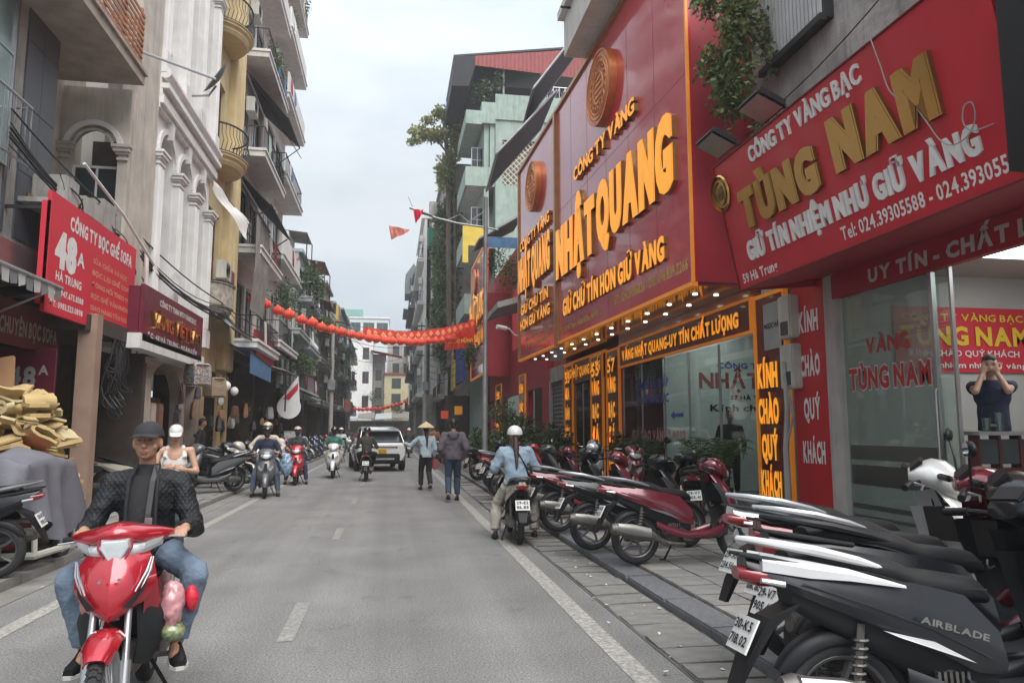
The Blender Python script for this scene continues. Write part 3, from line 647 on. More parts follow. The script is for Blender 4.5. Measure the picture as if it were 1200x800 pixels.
for v in (9.6, 13.8, 17.9): halfround(v, 1.15, 23.6, m_yellow)
halfround(5.0, .95, 23.3, m_stone, False, .95)
ac(t, fm, 22.9, .25, 6.1); B(fm).box(23.75, 24.4, .1, .5, 6.0, 6.55).build('water_tank', mat('dull_red_tank', (.2, .05, .05), .6), t)
# ground floor of the yellow building
b = B(fm); b.box(22.4, 26.2, -2.5, -2.4, .1, 3.4); b.build('shop_back_wall', m_brown, t)
for u in (22.6, 24.9, 25.8): b = B(fm); fluted(b, u, .1, 3.4, .4, .1, 3); b.build('ground_pilaster', mat('ochre_pier', (.3, .21, .1), .7, var=.2, streak=.3), t)

# --- pale buildings with boxy balconies
m_mint = mat('mint_green_stucco', (.31, .40, .35), .8, var=.14, streak=.45)
def tower(name, label, side, X, y0, y1, H, m, levels, dep=.85, railm=None, trim=None, seed=0, soff=None, winm=None, gf=True, flow=0, solid=()):
    rr = random.Random(seed); fm = FM(side, X); sx = 1 if side == 'L' else -1
    t = thing(name, label, 'building', (X, (y0+y1)/2, 0))
    v00 = levels[0][0] if gf else .1; ops = []
    for i, (v, h) in enumerate(levels):
        c = (y0+y1)/2; hw = (y1-y0)*.36
        ops += [(c-hw, c-.15, v+.12, v+h*.78), (c+.15, c+hw, v+.12, v+h*.78)]
    b = wall(B(fm), y0, y1, v00, H, ops, .22); b.box(y0, y1, -7, -.6, v00, H); b.build('wall', m, t)
    B(fm).box(y0-.05, y1+.05, -7, .25, H, H+.18).build('roof', trim or m, t)
    for o in ops: window(t, fm, *o, winm or rr.choice([m_wood, m_white, m_iron]), 2, 2, -.12)
    for i, (v, h) in enumerate(levels):
        if dep:
            slab(t, fm, y0+.12, y1-.12, dep, v-.2, .2, trim or m)
            if i in solid: B(fm).box(y0+.14, y1-.14, dep-.1, dep-.02, v+.08, v+.95).build('parapet', trim or m, t); 
            else: railing(t, fm, y0+.2, y1-.2, dep-.06, v-.03, .95, railm or m_iron, .2, rr.random() < .4)
        if rr.random() < .8: ac(t, fm, y0+.5, .15, v+1.6)
        for q in range(rr.randint(1, 3)):
            u_ = rr.uniform(y0+.6, y1-1.2); B(fm).loft([[(u_+.05*j, dep-.02+.02*math.sin(j*2), v+.9), (u_+.05*j, dep+.0+.04*math.sin(j*1.7), v+.9-rr.uniform(.4, .9))] for j in range(9)], cap=False, closed=False).build('laundry', rr.choice([m_blueaw, m_white, m_redwall, m_canvas, m_beige, m_mint]), t)
    if gf:
        b = B(fm); b.box(y0, y1, -2.3, -2.2, .1, v00).box(y0, y0+.2, -2.2, 0, .1, v00).box(y1-.2, y1, -2.2, 0, .1, v00).box(y0+.2, y1-.2, -.2, .0, v00-.5, v00); b.build('shopfront', m_brown if rr.random() < .6 else m_oldgrey, t)
    return t
t = tower('pale_balcony_building', 'pale grey building with deep boxy balconies beside the yellow one', 'L', -5.5, 26.2, 31.4, 24, m_pale, [(4.6, 3), (7.9, 3.2), (11.4, 3.4), (15.1, 3.3), (18.5, 3.3)], .95, seed=3, solid=(4,))
t = tower('grey_balcony_building', 'tall light grey building with stepped balconies and pink flowers', 'L', -5.5, 31.4, 37.4, 25, m_pale, [(5.2, 3.3), (8.9, 3.4), (12.4, 3.4), (16.0, 3.1), (19, 2.8), (21.8, 2.8)], .95, seed=8, solid=(1, 3, 4))
# black canopy + corrugated drop + fabric awning on the pale building
t = thing('black_canopy', 'black canvas canopy slung below the upper balcony of the pale building', 'awning', (-4.9, 28.5, 10))
MB().prism([(-5.5, 26.3, 14.6), (-3.9, 31, 12.9), (-3.9, 31.1, 12.95), (-5.5, 26.3, 14.7)], (0, .0, -.02)).add([(-5.45, 27, 14.7), (-4.0, 27.6, 13.2), (-4.0, 31.2, 13.4), (-5.45, 31.2, 14.7)], [(0, 1, 2, 3)]).build('canvas', m_canvas, t)
MB().tube([(-4.0, 27.6, 13.2), (-4.0, 31.2, 13.4)], .03, 6).tube([(-4.0, 31.2, 13.4), (-5.4, 31.2, 12.2)], .02, 6).build('front_bar', m_iron, t)
t = thing('dark_tin_canopy', 'dark tin canopy on struts sloping out over the corrugated sheet', 'awning', (-4.9, 27.5, 9))
MB().add([(-5.45, 25.9, 10.6), (-4.2, 25.9, 9.3), (-4.2, 30.6, 9.3), (-5.45, 30.6, 10.6), (-5.45, 25.9, 10.55), (-4.2, 25.9, 9.25), (-4.2, 30.6, 9.25), (-5.45, 30.6, 10.55)], [(0, 1, 2, 3), (7, 6, 5, 4), (0, 4, 5, 1), (1, 5, 6, 2), (2, 6, 7, 3)]).build('sheet', m_canvas, t)
MB().tube([(-4.25, 26, 9.25), (-5.4, 26, 8.4)], .025, 6).tube([(-4.25, 30.4, 9.25), (-5.4, 30.4, 8.4)], .025, 6).tube([(-4.2, 25.8, 9.3), (-4.2, 30.7, 9.3)], .03, 6).build('strut', m_iron, t)
t = thing('corrugated_sheet', 'weathered corrugated sheet hanging down the front below the tin canopy', 'sheet', (-4.6, 27, 7))
b = MB(); n = 40; rows = []
for z, xo in ((8.9, -4.62), (7.2, -4.6), (5.6, -4.72)): rows.append([(xo+.04*math.sin(i*1.57), 25.6+i*.065, z) for i in range(n+1)])
b.loft(rows, cap=False, closed=False).build('sheet', m_corr, t); MB().tube([(-4.6, 25.5, 8.95), (-4.6, 28.3, 8.95)], .04, 6).build('roller', m_iron, t)
# ================================================= MORE LEFT: small awnings, signs, houses down the street
t = thing('striped_drop_awning', 'blue and white striped awning below the stone clad round balcony', 'awning', (-4.9, 24, 4.8))
b = MB(); 
for k in range(10):
    y = 22.4+k*.3; b.m = k % 2; b.add([(-5.4, y, 5.2), (-5.4, y+.3, 5.2), (-4.6, y+.3, 4.55), (-4.6, y, 4.55)], [(0, 1, 2, 3)])
b.build('canvas', [mat('white_canvas', (.5, .5, .48), .8, var=.2), mat('blue_stripe', (.2, .3, .42), .8, var=.2)], t); MB().tube([(-4.6, 22.3, 4.55), (-4.6, 25.5, 4.55)], .035, 6).build('front_bar', m_wood, t)
t = thing('blue_awning', 'faded blue canvas awning over the shop beyond the gold dealer sign', 'awning', (-4.9, 27.5, 3.6))
MB().add([(-5.5, 25.4, 4.5), (-4.6, 25.4, 4.15), (-4.6, 29.8, 4.0), (-5.5, 29.8, 4.4), (-4.6, 25.4, 3.45), (-4.6, 29.8, 3.4), (-5.5, 25.4, 4.4)], [(0, 1, 2, 3), (1, 4, 5, 2), (0, 6, 1)]).build('canvas', m_blueaw, t)
MB().tube([(-4.6, 25.3, 4.15), (-4.6, 29.9, 4.0)], .03, 6).build('front_bar', m_iron, t)
t = thing('red_shop_sign', 'small bright red square sign above the faded blue awning', 'sign', (-4.8, 29, 4.5))
B(FM('L', -4.75)).box(27.3, 31.4, -.12, 0, 3.98, 5.15).build('board', m_red48, t)
b = MB()
for (u0, u1) in ((28.0, 28.9), (29.8, 30.7)): b.box(-4.748, -4.74, u0, u1, 4.5, 4.62).box(-4.748, -4.74, u0+.1, u1-.1, 4.7, 4.85)
b.build('white_print', m_whiteletter, t)
t = thing('white_drape', 'limp white cloth drape hanging from a pole beside the white building', 'cloth', (-4.9, 22.5, 8))
rows = [[(-5.3+.9*u+.05*math.sin(9*u+k), 22.2+.9*u, 8.9-1.0*u-.09*k-.3*u*k/3) for u in [i/10 for i in range(11)]] for k in range(4)]
MB().loft(rows, cap=False, closed=False).build('cloth', m_clean, t)
MB().tube([(-5.4, 22.2, 9.0), (-4.3, 23.2, 7.7)], .02, 5).build('pole', m_iron, t)
t = thing('red_white_pennant', 'long white pennant sign with a diagonal red stripe over the left pavement', 'banner', (-4.5, 33, 3.2))
MB().lathe([(0, -.03), (.5, -.03), (.5, .03), (0, .03)], (-4.3, 33, 2.55), 'Y', 20).prism([(-4.65, 32.98, 2.9), (-3.95, 32.98, 3.9), (-3.85, 32.98, 2.7)], (0, .04, 0)).build('panel', m_white, t)
MB().prism([(-4.55, 32.96, 2.9), (-3.95, 32.96, 3.6), (-3.95, 32.96, 3.3), (-4.3, 32.96, 2.85)], (0, .02, 0)).build('stripe', m_red, t)
MB().tube([(-5.5, 33, 3.95), (-3.85, 33, 3.95)], .02, 5).build('bracket', m_iron, t)
# hanging baskets / wicker goods by the arch
m_wick = mat('wicker', (.25, .19, .13), .8, var=.4, scale=30)
m_silv = mat('silver_mesh_bag', (.4, .4, .4), .35, .5, var=.8, scale=22)
for k, (x, y, z, r_, m_, lab) in enumerate([(-4.75, 19.4, 2.95, .28, m_silv, 'silver patterned square basket hanging at the arched shop'), (-4.8, 21.5, 2.75, .27, m_wick, 'brown latticed square basket hanging beside the silver one'), (-4.9, 23.4, 2.9, .14, m_white, 'white round lamp shade hanging past the latticed basket'), (-4.9, 24.6, 2.8, .13, m_white, 'white round lamp shade, second past the latticed basket')]):
    o = thing('hanging_basket' if k < 2 else 'hanging_lamp', lab, 'basket' if k < 2 else 'lamp', (x, y, z))
    if k < 2:
        q = MB(); q.lathe([(r_*.8, -r_), (r_*1.15, -r_*.9), (r_*1.2, 0), (r_*1.1, r_*.8), (r_*.9, r_)], (x, y, z), 'Z', 4); q.build('basket', m_, o)
        for d in (-1, 1): MB().torus((x, y, z+d*r_*.85), r_*.95, .02, 'Z', 12, 5).build('rim', m_wood, o)
    else: MB().ell((x, y, z), (r_, r_, r_*1.1)).build('shade', m_, o, smooth=60)
    MB().tube([(x, y, z+r_), (x, y, z+r_+.5)], .01, 4).build('cord', m_cable, o)
LF = [  # name label X y0 y1 H mat levels
 ('narrow_plaster_house', 'narrow grey green house with leafy balconies past the stepped balconies', -5.3, 37.4, 42.5, 9.4, m_pale2, [(3.6, 2.8), (6.5, 2.8)], m_iron),
 ('rooftop_terrace_house', 'pale blue grey house with a roof terrace above the leafy balconies', -5.3, 42.5, 48, 11.6, mat('pale_blue_stucco', (.4, .45, .47), .8, var=.08, streak=.25), [(3.6, 2.7), (6.3, 2.6), (9.0, 2.4)], m_steel),
 ('tin_roofed_house', 'dim grey house with red tin roofs stepping out over the street', -5.2, 48, 55, 11.2, m_oldgrey, [(3.4, 2.6), (6.1, 2.6), (8.8, 2.2)], m_iron),
 ('dark_narrow_house', 'dark narrow house with yellow box sign on its balcony', -5.0, 55, 61, 12.3, m_oldgrey, [(3.4, 2.6), (6.1, 2.6), (8.8, 2.6)], m_iron),
 ('shabby_balcony_house', 'shabby grey house with cluttered balconies further along the left row', -4.8, 61, 68, 11.8, m_pale2, [(3.4, 2.6), (6.1, 2.6), (8.8, 2.6)], m_iron),
 ('slate_side_house', 'plain slate grey walled house with a small orange sign', -4.6, 68, 79, 12.4, mat('slate_wall', (.2, .23, .25), .8, var=.1, streak=.3), [(3.4, 2.8), (6.3, 2.8), (9.2, 2.6)], m_iron),
 ('last_left_house', 'thin grey house closing the left row before the cross street', -4.9, 79, 93, 13.5, m_pale, [(3.4, 3), (6.5, 3), (9.6, 3)], m_iron)]
for k, (n_, lab, X, y0, y1, H_, m_, lv, rm) in enumerate(LF):
    tower(n_, lab, 'L', X, y0, y1, H_, m_, lv, .8, rm, seed=20+k)
def tinroof(name, lab, x0, x1, y0, y1, z0, z1, m, post=True):
    t = thing(name, lab, 'roof', ((x0+x1)/2, (y0+y1)/2, min(z0, z1)))
    b = MB(); n = 24; rows = []
    for q, (x, z) in enumerate(((x0, z0), (x1, z1))): rows.append([(x, y0+(y1-y0)*i/n, z+.04*(i % 2)) for i in range(n+1)])
    b.loft(rows, cap=False, closed=False).build('sheet', m, t)
    if post:
        for y in (y0+.1, y1-.1): MB().tube([(x1, y, z1), (x1, y, z1-1.6)], .035, 5).build('post', m_iron, t)
    return t
tinroof('tin_roof', 'dull red tin roof on posts above the tin roofed grey house', -8, -4.4, 48.5, 53, 12.9, 12.4, m_redroof)
tinroof('tin_roof', 'lower red tin roof jutting over the dim grey house balcony', -6.5, -4.2, 51, 56, 10.9, 10.2, m_redroof, False)
tinroof('tin_roof', 'grey tin sunshade on the pale blue roof terrace', -8, -5.0, 43.5, 46.5, 13.3, 13.0, m_corr)
B(FM('L', -5.6)).box(43, 45, -2, 0, 11.6, 13.1)
o = thing('roof_hut', 'small glazed hut standing on the pale blue roof terrace', 'hut', (-7, 44.5, 11.8)); MB().box(-8, -6, 43.2, 46, 11.78, 13).build('wall', m_pale, o); window(o, FM('S', 43.2), -7.7, -6.4, 12, 12.9, m_white, 3, 1, .03)
t = tinroof('shop_awning', 'dark sheet awning over the crowded shops under the leafy balconies', -5.3, -3.9, 34.5, 44, 3.75, 3.3, m_canvas); t['category'] = 'awning'
t = tinroof('shop_awning', 'grey fabric awning on poles below the slatted balcony', -5.5, -4.1, 30.2, 34.2, 4.3, 3.9, m_corr); t['category'] = 'awning'
o = MB().box(-4.3, -4.1, 58, 60, 8.9, 11.2).build('yellow_box_sign', mat('yellow_sign', (.55, .4, .12), .6)); tag(o, 'small yellow vertical box sign on the dark narrow house', 'sign')
o = MB().box(-4.4, -3.6, 68.2, 68.3, 3.1, 4.3).build('orange_sign', mat('dull_orange_sign', (.4, .08, .02), .6)); tag(o, 'small dull orange square sign on the slate grey wall', 'sign')
o = MB().box(-4.4, -4.3, 71, 75, 5.5, 9.5).build('green_netting', mat('green_net', (.05, .3, .14), .8, var=.2)); tag(o, 'bright green netting panel hanging on the slate grey wall', 'netting')

# ================================================= RIGHT ROW
# ---------- TUNG NAM shop
fm = FM('R', 6.0)
t = thing('grey_plaster_building', 'weathered grey plaster building above the shop nearest on the right', 'building', (6.3, 7, 0))
m_rough = mat('rough_grey_plaster', (.36, .35, .33), .9, var=.38, scale=1.5, streak=.6, bump=.9, bscale=9)
b = B(fm); b.box(1.5, 11.2, -.3, 0, 3.75, 10); b.build('wall', m_rough, t); B(fm).box(1.5, 11.2, -8, -3.2, 0, 10).build('back_wall', m_oldgrey, t)
B(fm).box(9.04, 9.36, -.3, .06, .1, 3.72).build('door_pier', mat('chipped_white_pier', (.42, .4, .37), .8, var=.15, streak=.4, bump=.3), t)
B(FM('S', 9.05)).box(6.3, 9.2, -.2, 0, .1, 3.75).build('inner_wall', mat('interior_white', (.45, .45, .43), .7, var=.05), t)
b = B(fm); b.box(1.5, 9.04, -3.2, 0, .1, .34); b.build('shop_floor', mat('reddish_floor_tile', (.16, .075, .06), .35, var=.2), t)
B(fm).box(1.5, 9.04, -3.2, -.31, 3.72, 3.9).build('shop_ceiling', mat('interior_white', (.6, .6, .58)), t)
B(fm).box(1.5, 9.04, -3.2, -3.1, .34, 3.72).build('inner_wall', MATS['interior_white'], t)
lp = thing('ceiling_light', 'bright square ceiling light inside the glass fronted shop', 'lamp', (7.6, 6.8, 3.7)); MB().box(6.9, 8.3, 5.2, 7.8, 3.68, 3.715).build('diffuser', mat('lit_diffuser', (.9, .9, .9), emit=1.9, ecol=(1, 1, .97), var=0), lp); MB().box(6.86, 6.9, 5.16, 7.84, 3.66, 3.72).build('frame', m_white, lp)
# corrugated window box, drips
w_ = B(FM('R', 5.85)).box(8.85, 10.5, -.15, 0, 7.3, 9.6).build('window_box', m_iron, t)
b = B(FM('R', 5.83)); 
for k in range(16): u = 8.9+.1*k; b.box(u, u+.07, -.02, .012, 7.36, 9.6)
b.build('slat_panel', mat('white_slats', (.5, .5, .5), .6, var=.1, streak=.2), w_); b = B(FM('R', 5.85)); b.box(8.8, 10.55, 0, .1, 7.22, 7.32); b.build('ledge', m_iron, w_)
# the tilted fascia
sg = thing('tung_nam_sign', 'big tilted red sign reading TUNG NAM with gold mirror letters', 'sign', (5.3, 7, 3.5))
up = Vector((-.35, 0, 1.73)).normalized(); nn = Vector((-up.z, 0, up.x)); P0 = Vector((4.8, 9.53, 3.52)); XD = Vector((0, -1, 0))
def TP(u, v, d=0): return P0+XD*u+up*v+nn*d
hh = 1.78
b = MB(); b.prism([TP(0, 0), TP(4.83, 0), TP(4.83, hh), TP(0, hh)], -nn*.03); b.build('face', m_red, sg)
b = MB(); a_ = [TP(0, 0, -.031), TP(0, hh, -.031)]; b.prism([a_[0], a_[1], (6.0, 9.53, a_[1].z), (6.0, 9.53, a_[0].z+.1)], (0, .03, 0)); b.build('side_board', m_redwall, sg)
b = MB(); b.prism([TP(0, 0, -.032), (6.0, 9.5, 3.72), (6.0, 4.6, 3.72), TP(4.83, 0, -.032)], (0, 0, .02)); b.build('soffit', m_redwall, sg)
b = MB(); b.prism([TP(0, hh, -.031), (6.0, 9.5, 5.4), (6.0, 4.7, 5.4), TP(4.83, hh, -.031)], (0, 0, .02)); b.build('top_board', m_redwall, sg)
b = MB()
for (u0, v0, u1, v1) in ((0, 0, 4.83, 0), (0, hh, 4.83, hh), (0, 0, 0, hh)): b.tube([TP(u0, v0, .01), TP(u1, v1, .01)], .012, 5)
b.build('trim', mat('dark_red_trim', (.15, .01, .015), .4), sg)
def TL(txt, u, v, wd, cap, m, **k): lettering(txt, TP(u, v), XD, up, wd, cap, m if isinstance(m, list) else [m], sg, **k)
m_goldside = mat('gold_letter_return', (.3, .2, .08), .35, .9, var=.2)
TL('CÔNG TY VÀNG BẠC', 1.0, 1.5, 2.28, .2, [m_whiteletter, m_whiteletter], depth=.02, bold=.03)
TL('TÙNG', .58, .76, 1.74, .48, [m_gold, m_goldside], depth=.05, split=True, bold=.06, gap=.15, heavy=.05)
TL('NAM', 2.66, .82, 1.47, .53, [m_gold, m_goldside], depth=.05, split=True, bold=.06, gap=.15, heavy=.05)
TL('GIỮ TÍN NHIỆM NHƯ GIỮ VÀNG', .44, .34, 3.98, .25, [m_whiteletter, m_whiteletter], depth=.02, bold=.045, gap=.12, heavy=.025)
TL('Tel: 024.39305588 - 024.39305594', 2.42, .1, 2.38, .15, m_whiteletter, bold=.02)
TL('59 Hà Trung', .14, .08, .92, .13, m_whiteletter, bold=.03)
b = MB(); c = TP(.1, 1.38, .03); q = nn.to_track_quat('Z', 'Y').to_matrix()
b.M = Matrix.Translation(c) @ q.to_4x4(); b.lathe([(0, 0), (.2, 0), (.22, -.04), (.24, 0), (.24, .02), (.26, .0)], n=24); b.build('emblem', m_gold, sg, smooth=30)
b = MB(); b.M = Matrix.Translation(TP(.1, 1.38, .04)) @ q.to_4x4(); b.torus((0, 0, 0), .16, .012, 'Z', 20, 5)
for k in range(5): b.tube([(-.1+.05*k, -.09, 0), (-.1+.05*k+.02, .0, .01), (-.1+.05*k, .09, 0)], .01, 4)
b.build('emblem_relief', m_goldside, sg)
# black hoarding right of the sign
o = MB().box(4.5, 6, 4.2, 4.64, 3.5, 7).build('dark_hoarding', m_black); tag(o, 'dark panel closing the right end of the tilted red sign', 'panel')
# secondary fascia
sg = thing('quality_fascia', 'dark red strip over the glass door reading UY TIN CHAT LUONG', 'sign', (5.9, 7, 3.4))
B(FM('R', 5.9)).box(3.5, 9.1, -.1, 0, 3.36, 3.69).build('board', m_redwall, sg)
lettering('UY TÍN - CHẤT LƯỢNG', (5.9, 8.3, 3.43), (0, -1, 0), (0, 0, 1), 3.3, .17, [mat('dull_white_print', (.45, .43, .42), .5)], sg, bold=.05, gap=.1)
# glass front: fixed panel and open door leaf
m_frost = glass_mat('frosted_band', (.5, .55, .55), .5, .3)
d_ = thing('glass_shopfront', 'frameless glass shopfront panel lettered VANG TUNG NAM', 'shopfront', (6, 8, .34))
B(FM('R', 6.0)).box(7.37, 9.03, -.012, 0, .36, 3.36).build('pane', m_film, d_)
for v0, v1 in ((1.22, 1.4), (.9, 1.15), (.6, .66), (.48, .52)): B(FM('R', 5.996)).box(7.4, 9.0, 0, .002, v0, v1).build('frosted_band', m_frost, d_)
m_rl = mat('red_vinyl_letter', (.42, .03, .03), .5, var=.05)
lettering('VÀNG', (5.988, 8.55, 2.56), (0, -1, 0), (0, 0, 1), .8, .2, [m_rl], d_, bold=.03)
lettering('TÙNG NAM', (5.99, 8.93, 2.12), (0, -1, 0), (0, 0, 1), 1.52, .27, [m_whiteletter], d_, bold=.085, gap=.02)
lettering('TÙNG NAM', (5.982, 8.92, 2.12), (0, -1, 0), (0, 0, 1), 1.5, .27, [m_rl], d_, bold=.045, gap=.1)
B(FM('R', 5.99)).box(7.32, 7.37, -.04, .02, .34, 3.36).build('stile', m_steel, d_)
d_ = thing('glass_door', 'clear glass door leaf with steel stiles and long pull handle', 'door', (6, 7.2, .34))
B(FM('R', 5.96)).box(7.04, 7.3, -.012, 0, .36, 3.36).build('pane', m_shopglass, d_); 
for u in (7.3, 7.02): B(FM('R', 5.955)).box(u-.015, u+.015, -.03, .01, .36, 3.36).build('stile', m_steel, d_)
b = MB(); b.tube([(5.9, 7.25, 1.0), (5.88, 7.25, 1.05), (5.88, 7.25, 2.0), (5.9, 7.25, 2.05)], .014, 6); b.build('handle', m_steel, d_)
# interior: banner, counter, showcase
sg = thing('interior_banner', 'red banner with yellow TUNG NAM lettering inside the shop', 'banner', (7.5, 9.0, 2.5))
B(FM('S', 9.02)).box(6.75, 9.0, -.01, .01, 2.38, 3.28).build('cloth', m_red48, sg)
m_yl = mat('yellow_print', (.75, .5, .03), .5, var=0)
for tx, u, v, w__, cp, m_ in (('CÔNG TY VÀNG BẠC', 6.85, 3.09, 1.9, .1, m_yl), ('TÙNG NAM', 6.82, 2.76, 2.0, .26, m_yl), ('KÍNH CHÀO QUÝ KHÁCH', 6.95, 2.6, 1.7, .085, m_whiteletter), ('Giữ tín nhiệm như giữ vàng', 6.85, 2.44, 1.9, .08, m_whiteletter)):
    lettering(tx, (u, 9.0, v), (1, 0, 0), (0, 0, 1), w__, cp, [m_], sg, bold=.04 if cp > .2 else .02)
ct = thing('shop_counter', 'dark cherry wood counter with glazed display cases inside the shop', 'counter', (7, 7, .34))
m_cherry = mat('cherry_wood', (.09, .022, .016), .35, var=.3, scale=5)
MB().box(6.08, 8.9, 6.92, 7.1, .34, 1.2).box(6.35, 6.45, 5.0, 6.6, .34, 1.2).build('body', m_cherry, ct); MB().box(6.04, 9, 6.86, 7.14, 1.54, 1.58).box(6.3, 6.6, 4.6, 6.0, 1.56, 1.6).build('counter_top', m_steel, ct)
for k in range(5): MB().box(6.1+.25*k, 6.33+.25*k, 6.93, 6.96, 1.24, 1.5).build('case_pane', m_winglass, ct)
for k in range(3): MB().box(6.31, 6.33, 4.75+.6*k, 5.2+.6*k, 1.24, 1.52).build('case_pane', mat('mirror_pane', (.5, .5, .48), .1, .8), ct)
for k in range(6): MB().box(6.07+.25*k, 6.1+.25*k, 6.92, 7.05, 1.2, 1.54).build('case_post', m_cherry, ct)
for (y, z, h_) in ((7.1, 1.58, .2), (7.14, 1.58, .14)):
    o = MB().lathe([(.035, 0), (.045, h_), (.04, h_), (.03, .01)], (6.42 if h_ > .18 else 6.3, y-.1, z), n=14).build('drinking_glass', m_shopglass); tag(o, 'clear drinking glass on the shop counter' if h_ > .18 else 'smaller clear glass beside the first on the counter', 'glass')
# TN vertical red panel with stacked words
sg = thing('welcome_panel', 'plain red vertical panel with white words KINH CHAO QUY KHACH', 'sign', (5.95, 9.8, .1))
b = B(FM('R', 5.95)); b.box(9.37, 10.24, -.1, 0, .1, 3.7); b.build('board', mat('scarlet_board', (.46, .012, .02), .4, var=.06, coat=.2), sg)
for tx, v, wd in (('KÍNH', 3.02, .5), ('CHÀO', 2.38, .5), ('QUÝ', 1.76, .42), ('KHÁCH', 1.14, .56)): lettering(tx, (5.95, 9.78+wd/2, v), (0, -1, 0), (0, 0, 1), wd, .3, [m_whiteletter], sg, bold=.045)
# meter boxes, camera, conduit
t = thing('meter_box', 'upper grey electricity meter box between the red panels', 'meter box', (5.7, 10.3, 3)); MB().box(5.8, 5.99, 10.02, 10.36, 2.95, 3.6).build('case', m_acwhite, t, bevel=.02); MB().box(5.78, 5.805, 10.08, 10.26, 3.0, 3.2).build('dial_window', m_winglass, t)
t = thing('meter_box', 'lower grey electricity meter box under the first one', 'meter box', (5.7, 10.3, 2.2)); MB().box(5.8, 5.99, 10.0, 10.36, 2.2, 2.86).build('case', m_acwhite, t, bevel=.02); MB().box(5.78, 5.805, 10.06, 10.24, 2.25, 2.45).build('dial_window', m_winglass, t)
o = thing('vine_trunk', 'thin bare grey trunk climbing between the two welcome panels', 'trunk', (5.7, 10.3, .1)); MB().tube([(5.6, 9.95, .1), (5.66, 10.02, .7), (5.7, 10.1, 1.3), (5.76, 10.12, 1.9), (5.78, 10.2, 2.6)], [.055, .05, .045, .04, .03], 8).tube([(5.7, 10.1, 1.3), (5.78, 10.0, 1.8), (5.8, 10.15, 2.2)], .02, 6).build('trunk', m_concrete, o)
# floodlights on arms over the sign
for k, (x, y, z) in enumerate(((4.9, 8.95, 5.95), (4.75, 10.05, 5.85))):
    t = thing('floodlight', ['black floodlight on an arm above the words CONG TY VANG BAC', 'black floodlight on an arm at the corner of the climbing plant'][k], 'floodlight', (x, y, z))
    b = MB(); b.M = Matrix.Translation((x, y, z)) @ Matrix.Rotation(R(25), 4, 'Y'); b.box(-.22, .22, -.3, .3, -.03, .05); b.build('housing', m_black, t, bevel=.02); b = MB(); b.M = Matrix.Translation((x, y, z)) @ Matrix.Rotation(R(25), 4, 'Y')
    for q in range(7): b.box(-.2, .2, -.27+.085*q, -.25+.085*q, .05, .09)
    b.build('cooling_fin', m_black, t); b = MB(); b.M = Matrix.Translation((x, y, z)) @ Matrix.Rotation(R(25), 4, 'Y'); b.box(-.19, .19, -.27, .27, -.036, -.03); b.build('lens', mat('floodlight_lens', (.25, .25, .22), .2), t)
    MB().tube([(x+.1, y, z), (6.0, y+.1, z+.12)], .02, 6).build('arm', m_black, t)

# ---------- NHAT QUANG
a2 = R(2.06); DR = Vector((-math.sin(a2), math.cos(a2), 0)); N0 = Vector((4.85, 11.3, 0)); ND = -DR; NN = Vector((-DR.y, DR.x, 0))
def NP(u, v, d=0): return N0+DR*u+Vector((0, 0, v))+NN*d
nq = thing('nhat_quang_building', 'plain building behind the giant red and orange gold shop sign', 'building', (6.5, 19, 0))
b = B(FM('R', 6.0)); b.box(10.4, 28, -8, -3.5, 0, 13).box(10.4, 28, -3.5, -.2, 3.95, 12); b.box(25.0, 25.4, -3.5, 0, .1, 3.95).box(27.6, 28.3, -3.5, 0, .1, 3.95); b.build('wall', m_redwall, nq)
B(FM('R', 6.0)).box(18.62, 18.75, -3.5, 0, .1, 3.95).build('party_wall', m_redwall, nq)
B(FM('R', 6.0)).box(10.4, 28, -3.5, .3, .1, .22).build('shop_floor', mat('grey_granite_step', (.12, .12, .125), .4, var=.2, scale=10), nq)
# overhanging slab high above
t = thing('overhanging_storey', 'pale concrete storey jutting out above the giant sign', 'building', (5.5, 17, 10.9)); MB().box(4.15, 9, 14.0, 17.2, 10.9, 14).box(4.0, 9, 13.9, 17.3, 11.9, 12.1).build('wall', m_pale, t); MB().tube([(3.9, 16.5, 11.8), (4.2, 16.5, 11.8)], .03, 6).build('pipe', m_iron, t)
sg = thing('nhat_quang_sign', 'giant glossy red sign with orange letters NHAT QUANG and round emblem', 'sign', (4.85, 15, 4))
def quadbox(u0, u1, v0, v1, d0, d1): return MB().prism([NP(u0, v0, d0), NP(u1, v0, d0), NP(u1, v1, d0), NP(u0, v1, d0)], NN*(d1-d0))
quadbox(0, 8.62, 3.98, 10.6, -.1, 0).build('face', m_redgloss, sg)
MB().prism([NP(0, 3.95, -.1), (6.4, 11.3, 3.95), (6.4, 11.3, 10.6), NP(0, 10.6, -.1)], (0, .06, 0)).build('side_board', m_redwall, sg)
b = quadbox(-.03, 8.62, 3.93, 4.0, -.08, .03); b.build('frame', m_orangeframe, sg); quadbox(-.045, .0, 4.0, 10.6, -.03, .02).build('frame', m_orangeframe, sg); quadbox(-.05, 13.85, 10.6, 10.7, -.08, .06).build('frame', m_orangeside, sg)
quadbox(8.5, 8.66, 3.9, 10.6, -.08, .09).build('divider', m_orangeside, sg)
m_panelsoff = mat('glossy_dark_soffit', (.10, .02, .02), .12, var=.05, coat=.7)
def NL(txt, u0, u1, v, cap, m, p=None, **k): lettering(txt, NP(u0, v), ND, (0, 0, 1), u0-u1, cap, m if isinstance(m, list) else [m, m_orangeside], p or sg, **k)
NL('CÔNG TY VÀNG', 6.57, 2.24, 7.9, .34, m_orange, depth=.09, split=True, bold=.03, heavy=.02)
NL('NHẬT', 8.38, 4.95, 5.78, 1.3, m_orange, depth=.09, split=True, bold=.055, heavy=.05, gap=.13)
NL('QUANG', 4.72, .5, 5.86, 1.32, m_orange, depth=.09, split=True, bold=.055, heavy=.05, gap=.13)
